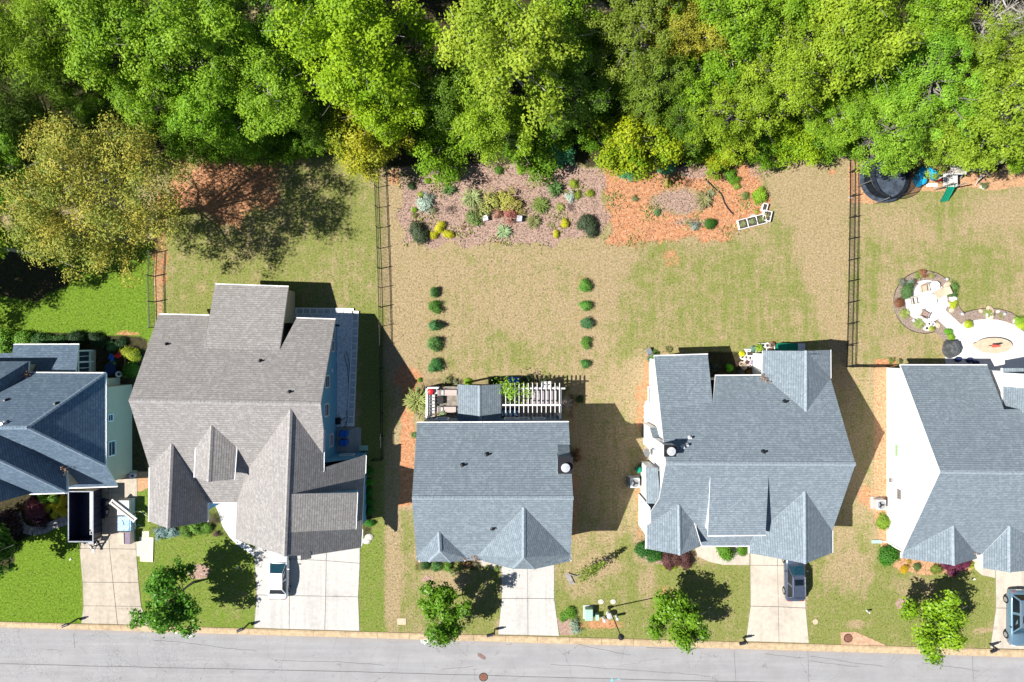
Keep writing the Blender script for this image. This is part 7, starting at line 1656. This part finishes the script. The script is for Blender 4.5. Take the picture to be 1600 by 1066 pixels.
def slide(e, pts, w_, mat, lip=.18):
    L = []; 
    for i, p in enumerate(pts):
        d = (Vector(pts[min(i+1, len(pts)-1)])-Vector(pts[max(i-1, 0)])); s_ = Vector((-d.y, d.x, 0)).normalized()*w_/2; p = Vector(p)
        L.append([p-s_+Vector((0, 0, lip)), p-s_*.85, p+s_*.85, p+s_+Vector((0, 0, lip))])
    vs = [v for r_ in L for v in r_]; fs = [(i*4+j, i*4+j+1, i*4+5+j, i*4+4+j) for i in range(len(L)-1) for j in range(3)]
    o = MB().add(vs, fs).build('slide', mat, e); sm = o.modifiers.new('solid', 'SOLIDIFY'); sm.thickness = .03; return o
e = thing('play_set', 'wooden play tower with green slide and white boards under the trees', 'play set', W(1485, 285))
zT = 1.5
tc = W(1485, 281, zT)
for k in range(6): MB().box((tc.x-.55+k*.22, tc.y, zT), (.205, 1.3, .04)).build('floor_board', M['carton'], e)
for sx in (-.58, .58):
    for sy in (-.6, .6): MB().box((tc.x+sx, tc.y+sy, 1.45), (.1, .1, 2.9)).build('post', M['wood'], e)
for k in range(6): MB().box((tc.x-.1+.0*k, tc.y+.25+k*.15, 2.75+.06*(k if k < 3 else 5-k)), (1.5, .13, .03)).build('roof_slat', M['rock'], e)
MB().box((tc.x-.95, tc.y+.15, 2.2), (1.7, .12, .06), .35).build('beam', M['carton'], e); MB().box((tc.x-1.3, tc.y-.1, 2.0), (.3, .25, .12), .35).build('swing_seat', M['red'], e)
p0 = W(1485, 290, zT); p1 = W(1473.5, 315, .15)
slide(e, [p0.lerp(p1, t)+Vector((0, 0, .18*math.sin(t*math.pi*1.0)*(1-t))) for t in np.linspace(0, 1, 9)], .75, M['green_plastic'])
for s_ in (-.12, .12):
    d = (p1-p0); sd = Vector((-d.y, d.x, 0)).normalized()*s_; MB().path([p0.lerp(p1, t)+sd+Vector((0, 0, .05+.18*math.sin(t*math.pi)*(1-t))) for t in np.linspace(0, 1, 7)], .04, 5).build('slide_rib', M['green_plastic'], e)
e = thing('tube_slide', 'sky blue spiral tube slide at the left of the play tower', 'slide', W(1445, 278))
cc = W(1445, 276, 1.0); pts = []
for i in range(13):
    a = math.radians(-40+i*26); pts.append((cc.x+.45*math.cos(a)-.05*i*.2, cc.y+.55*math.sin(a), 1.9-.13*i))
MB().path(pts, [.36]*13, 12).build('tube', M['cyan_plastic'], e, smooth=True)
q = W(1444, 280.5, 1.0); MB().lathe((q.x, q.y, .6), [(.45, 0), (.43, .2), (.28, .38), (0, .45)], 16).build('hood', M['cyan_plastic'], e, smooth=True)
for sx in (-.3, .3): MB().tube((cc.x+sx, cc.y, 0), (cc.x+sx, cc.y, 1.2), .05).build('leg', M['cyan_plastic'], e)
e = thing('swing', 'pale wooden swing frame right of the play tower', 'swing', W(1525, 285))
sA, sB = W(1508, 266, 2.5), W(1538, 265, 2.5); MB().bar(sA, sB, .12).build('beam', M['rock'], e)
for q in ((1524, 290), (1546, 276)):
    g = W(*q, 0); MB().bar(g, sB, .10).build('leg', M['rock'], e)
g = W(1536, 282, 0); MB().bar(W(1527, 283, 1.2), W(1538, 274, 1.2), .07).build('brace', M['rock'], e)
g = W(1500, 280, 0); MB().bar(g, sA, .10).build('leg', M['rock'], e)
for t in (.35, .6): q = sA.lerp(sB, t); MB().path([q, q+Vector((0, 0, -1.9))], .012, 4).build('chain', M['metal_grey'], e)
q = sA.lerp(sB, .475); MB().box((q.x, q.y, .6), (.5, .2, .04)).build('seat', M['plastic_blue'], e)
for q, l in (((1430, 271), 'white square stepping slab left of the blue slide'), ((1450, 289), 'left white stepping slab below the blue slide'), ((1456.5, 289.3), 'middle white stepping slab below the blue slide'), ((1461.5, 289.5), 'right white stepping slab below the blue slide')):
    p = W(*q); tag(MB().box((p.x, p.y, .03), (.34, .34, .08)).build('stepping_slab', M['plastic_white'], bevel=.02), l, 'slab')
pot(1537, 291, 0, .28, .3, M['plastic_white'], 'white bowl with dark plant beside the swing frame', 'loose0', (.16, .2, .08), 1.4)
pot(1328.6, 308, 0, .12, .12, M['plastic_white'], 'tiny white pot at the second black fence'); 

# ------------------------------------------------------------------ loose litter: straw on the lawns, chips and weeds in the beds
def litter(name, n, box, keep, cols, sz, label, cat, tilt=.35, aspect=.3, z=.03, seed=1):
    rng = np.random.default_rng(seed); x = rng.uniform(box[0], box[2], n*3); y = rng.uniform(box[1], box[3], n*3)
    ok = keep(x, y, rng) & (hS(x, y) < .05); x, y = x[ok][:n], y[ok][:n]; n = len(x); k = H/F
    ctr = np.stack([(x-800)*k, (533-y)*k, np.full(n, z)+rng.uniform(0, .03, n)], -1)
    nr = rng.normal(size=(n, 3))*tilt + np.array([0, 0, 1.0])
    o = link(bpy.data.objects.new(name, leaf_mesh(name, ctr, nr, rng.uniform(*sz, n), rng.random(n), leafmat(name, cols[0], cols[1], .1, .8), rng, aspect)))
    return stuff(tag(o, label, cat))
def samp(A):
    def f(x, y):
        i = np.clip(np.searchsorted(gx, (x-800)*H/F), 0, nx-1); j = np.clip(np.searchsorted(gy, (533-y)*H/F), 0, ny-1); return A[j, i]
    return f
gS, dS, mS, sS, fS, hS = samp(green), samp(dirt), samp(mulch), samp(straw), samp(floor), samp(hard)
litter('dry_straw', 52000, (0, 225, 1600, 1010), lambda x, y, r: (r.random(len(x)) > gS(x, y)*1.35) & (mS(x, y) < .3) & (sS(x, y) < .3) & (fS(x, y) < .3), ((.25, .185, .095), (.47, .38, .24)), (.06, .16), 'dry straw coloured blades lying across the tan lawns', 'dry grass', seed=61)
litter('grass_tuft', 30000, (0, 225, 1600, 1010), lambda x, y, r: (r.random(len(x)) < gS(x, y)*.9) & (mS(x, y) < .3) & (sS(x, y) < .3) & (fS(x, y) < .5), ((.115, .15, .022), (.19, .22, .05)), (.06, .14), 'darker green tufts scattered through the lawns', 'grass', .8, .45, .05, seed=62)
litter('bark_chip', 9000, (615, 245, 1210, 390), lambda x, y, r: (mS(x, y) > .4), ((.10, .06, .04), (.44, .34, .28)), (.06, .17), 'scattered bark chips and dead leaves on the mulched bed', 'mulch', .5, .5, seed=63)
litter('weed', 3600, (620, 250, 1205, 385), lambda x, y, r: (np.maximum(mS(x, y), dS(x, y)) > .4) & (np.sin(x*.09+y*.05)+np.sin(x*.031-y*.11)+r.normal(size=len(x))*.5 > .9), ((.14, .18, .04), (.42, .38, .14)), (.12, .34), 'small weeds and seedlings spread over the mulch and clay', 'weeds', .9, .5, .06, seed=64)
litter('clay_clod', 5000, (250, 230, 1205, 390), lambda x, y, r: dS(x, y) > .45, ((.24, .10, .05), (.66, .42, .28)), (.06, .20), 'loose clods and dry leaves on the bare red clay', 'clods', .7, .7, seed=65)
litter('pine_needle', 5000, (1320, 245, 1600, 900), lambda x, y, r: sS(x, y) > .5, ((.20, .09, .04), (.62, .40, .24)), (.10, .28), 'loose needles on the orange pine straw beds', 'pine straw', .4, .14, seed=66)
for hs, pl_pts in ((Hd, ((1191, 588, 4.3), (1194, 592, 4.5), (1199, 597, 4.8))), (Hc, ((744, 872, 6.2), (741, 870, 6.3), (746, 874, 6.1), (728, 873, 6.2))), (Ha, ((43, 582, 5.2), (39, 586, 5.4), (103, 735, 5.2), (101, 733, 5.3))), (He, ((1567, 655, 4.2), (1570, 659, 4.4), (1525, 865, 3.2)))):
    rng = np.random.default_rng(8); pts = np.array([tuple(W(*q)) for q in pl_pts]); i = rng.integers(0, len(pts), 70)
    stuff(link(bpy.data.objects.new('leaf_debris', leaf_mesh('leaf_debris', pts[i]+rng.normal(size=(70, 3))*np.array([.16, .16, .03])+np.array([0, 0, .12]), rng.normal(size=(70, 3))*.4+np.array([0, 0, 1.]), rng.uniform(.08, .18, 70), rng.random(70), leafmat('dead_leaves', (.22, .11, .06), (.5, .32, .2), .1, .8), rng)), hs))
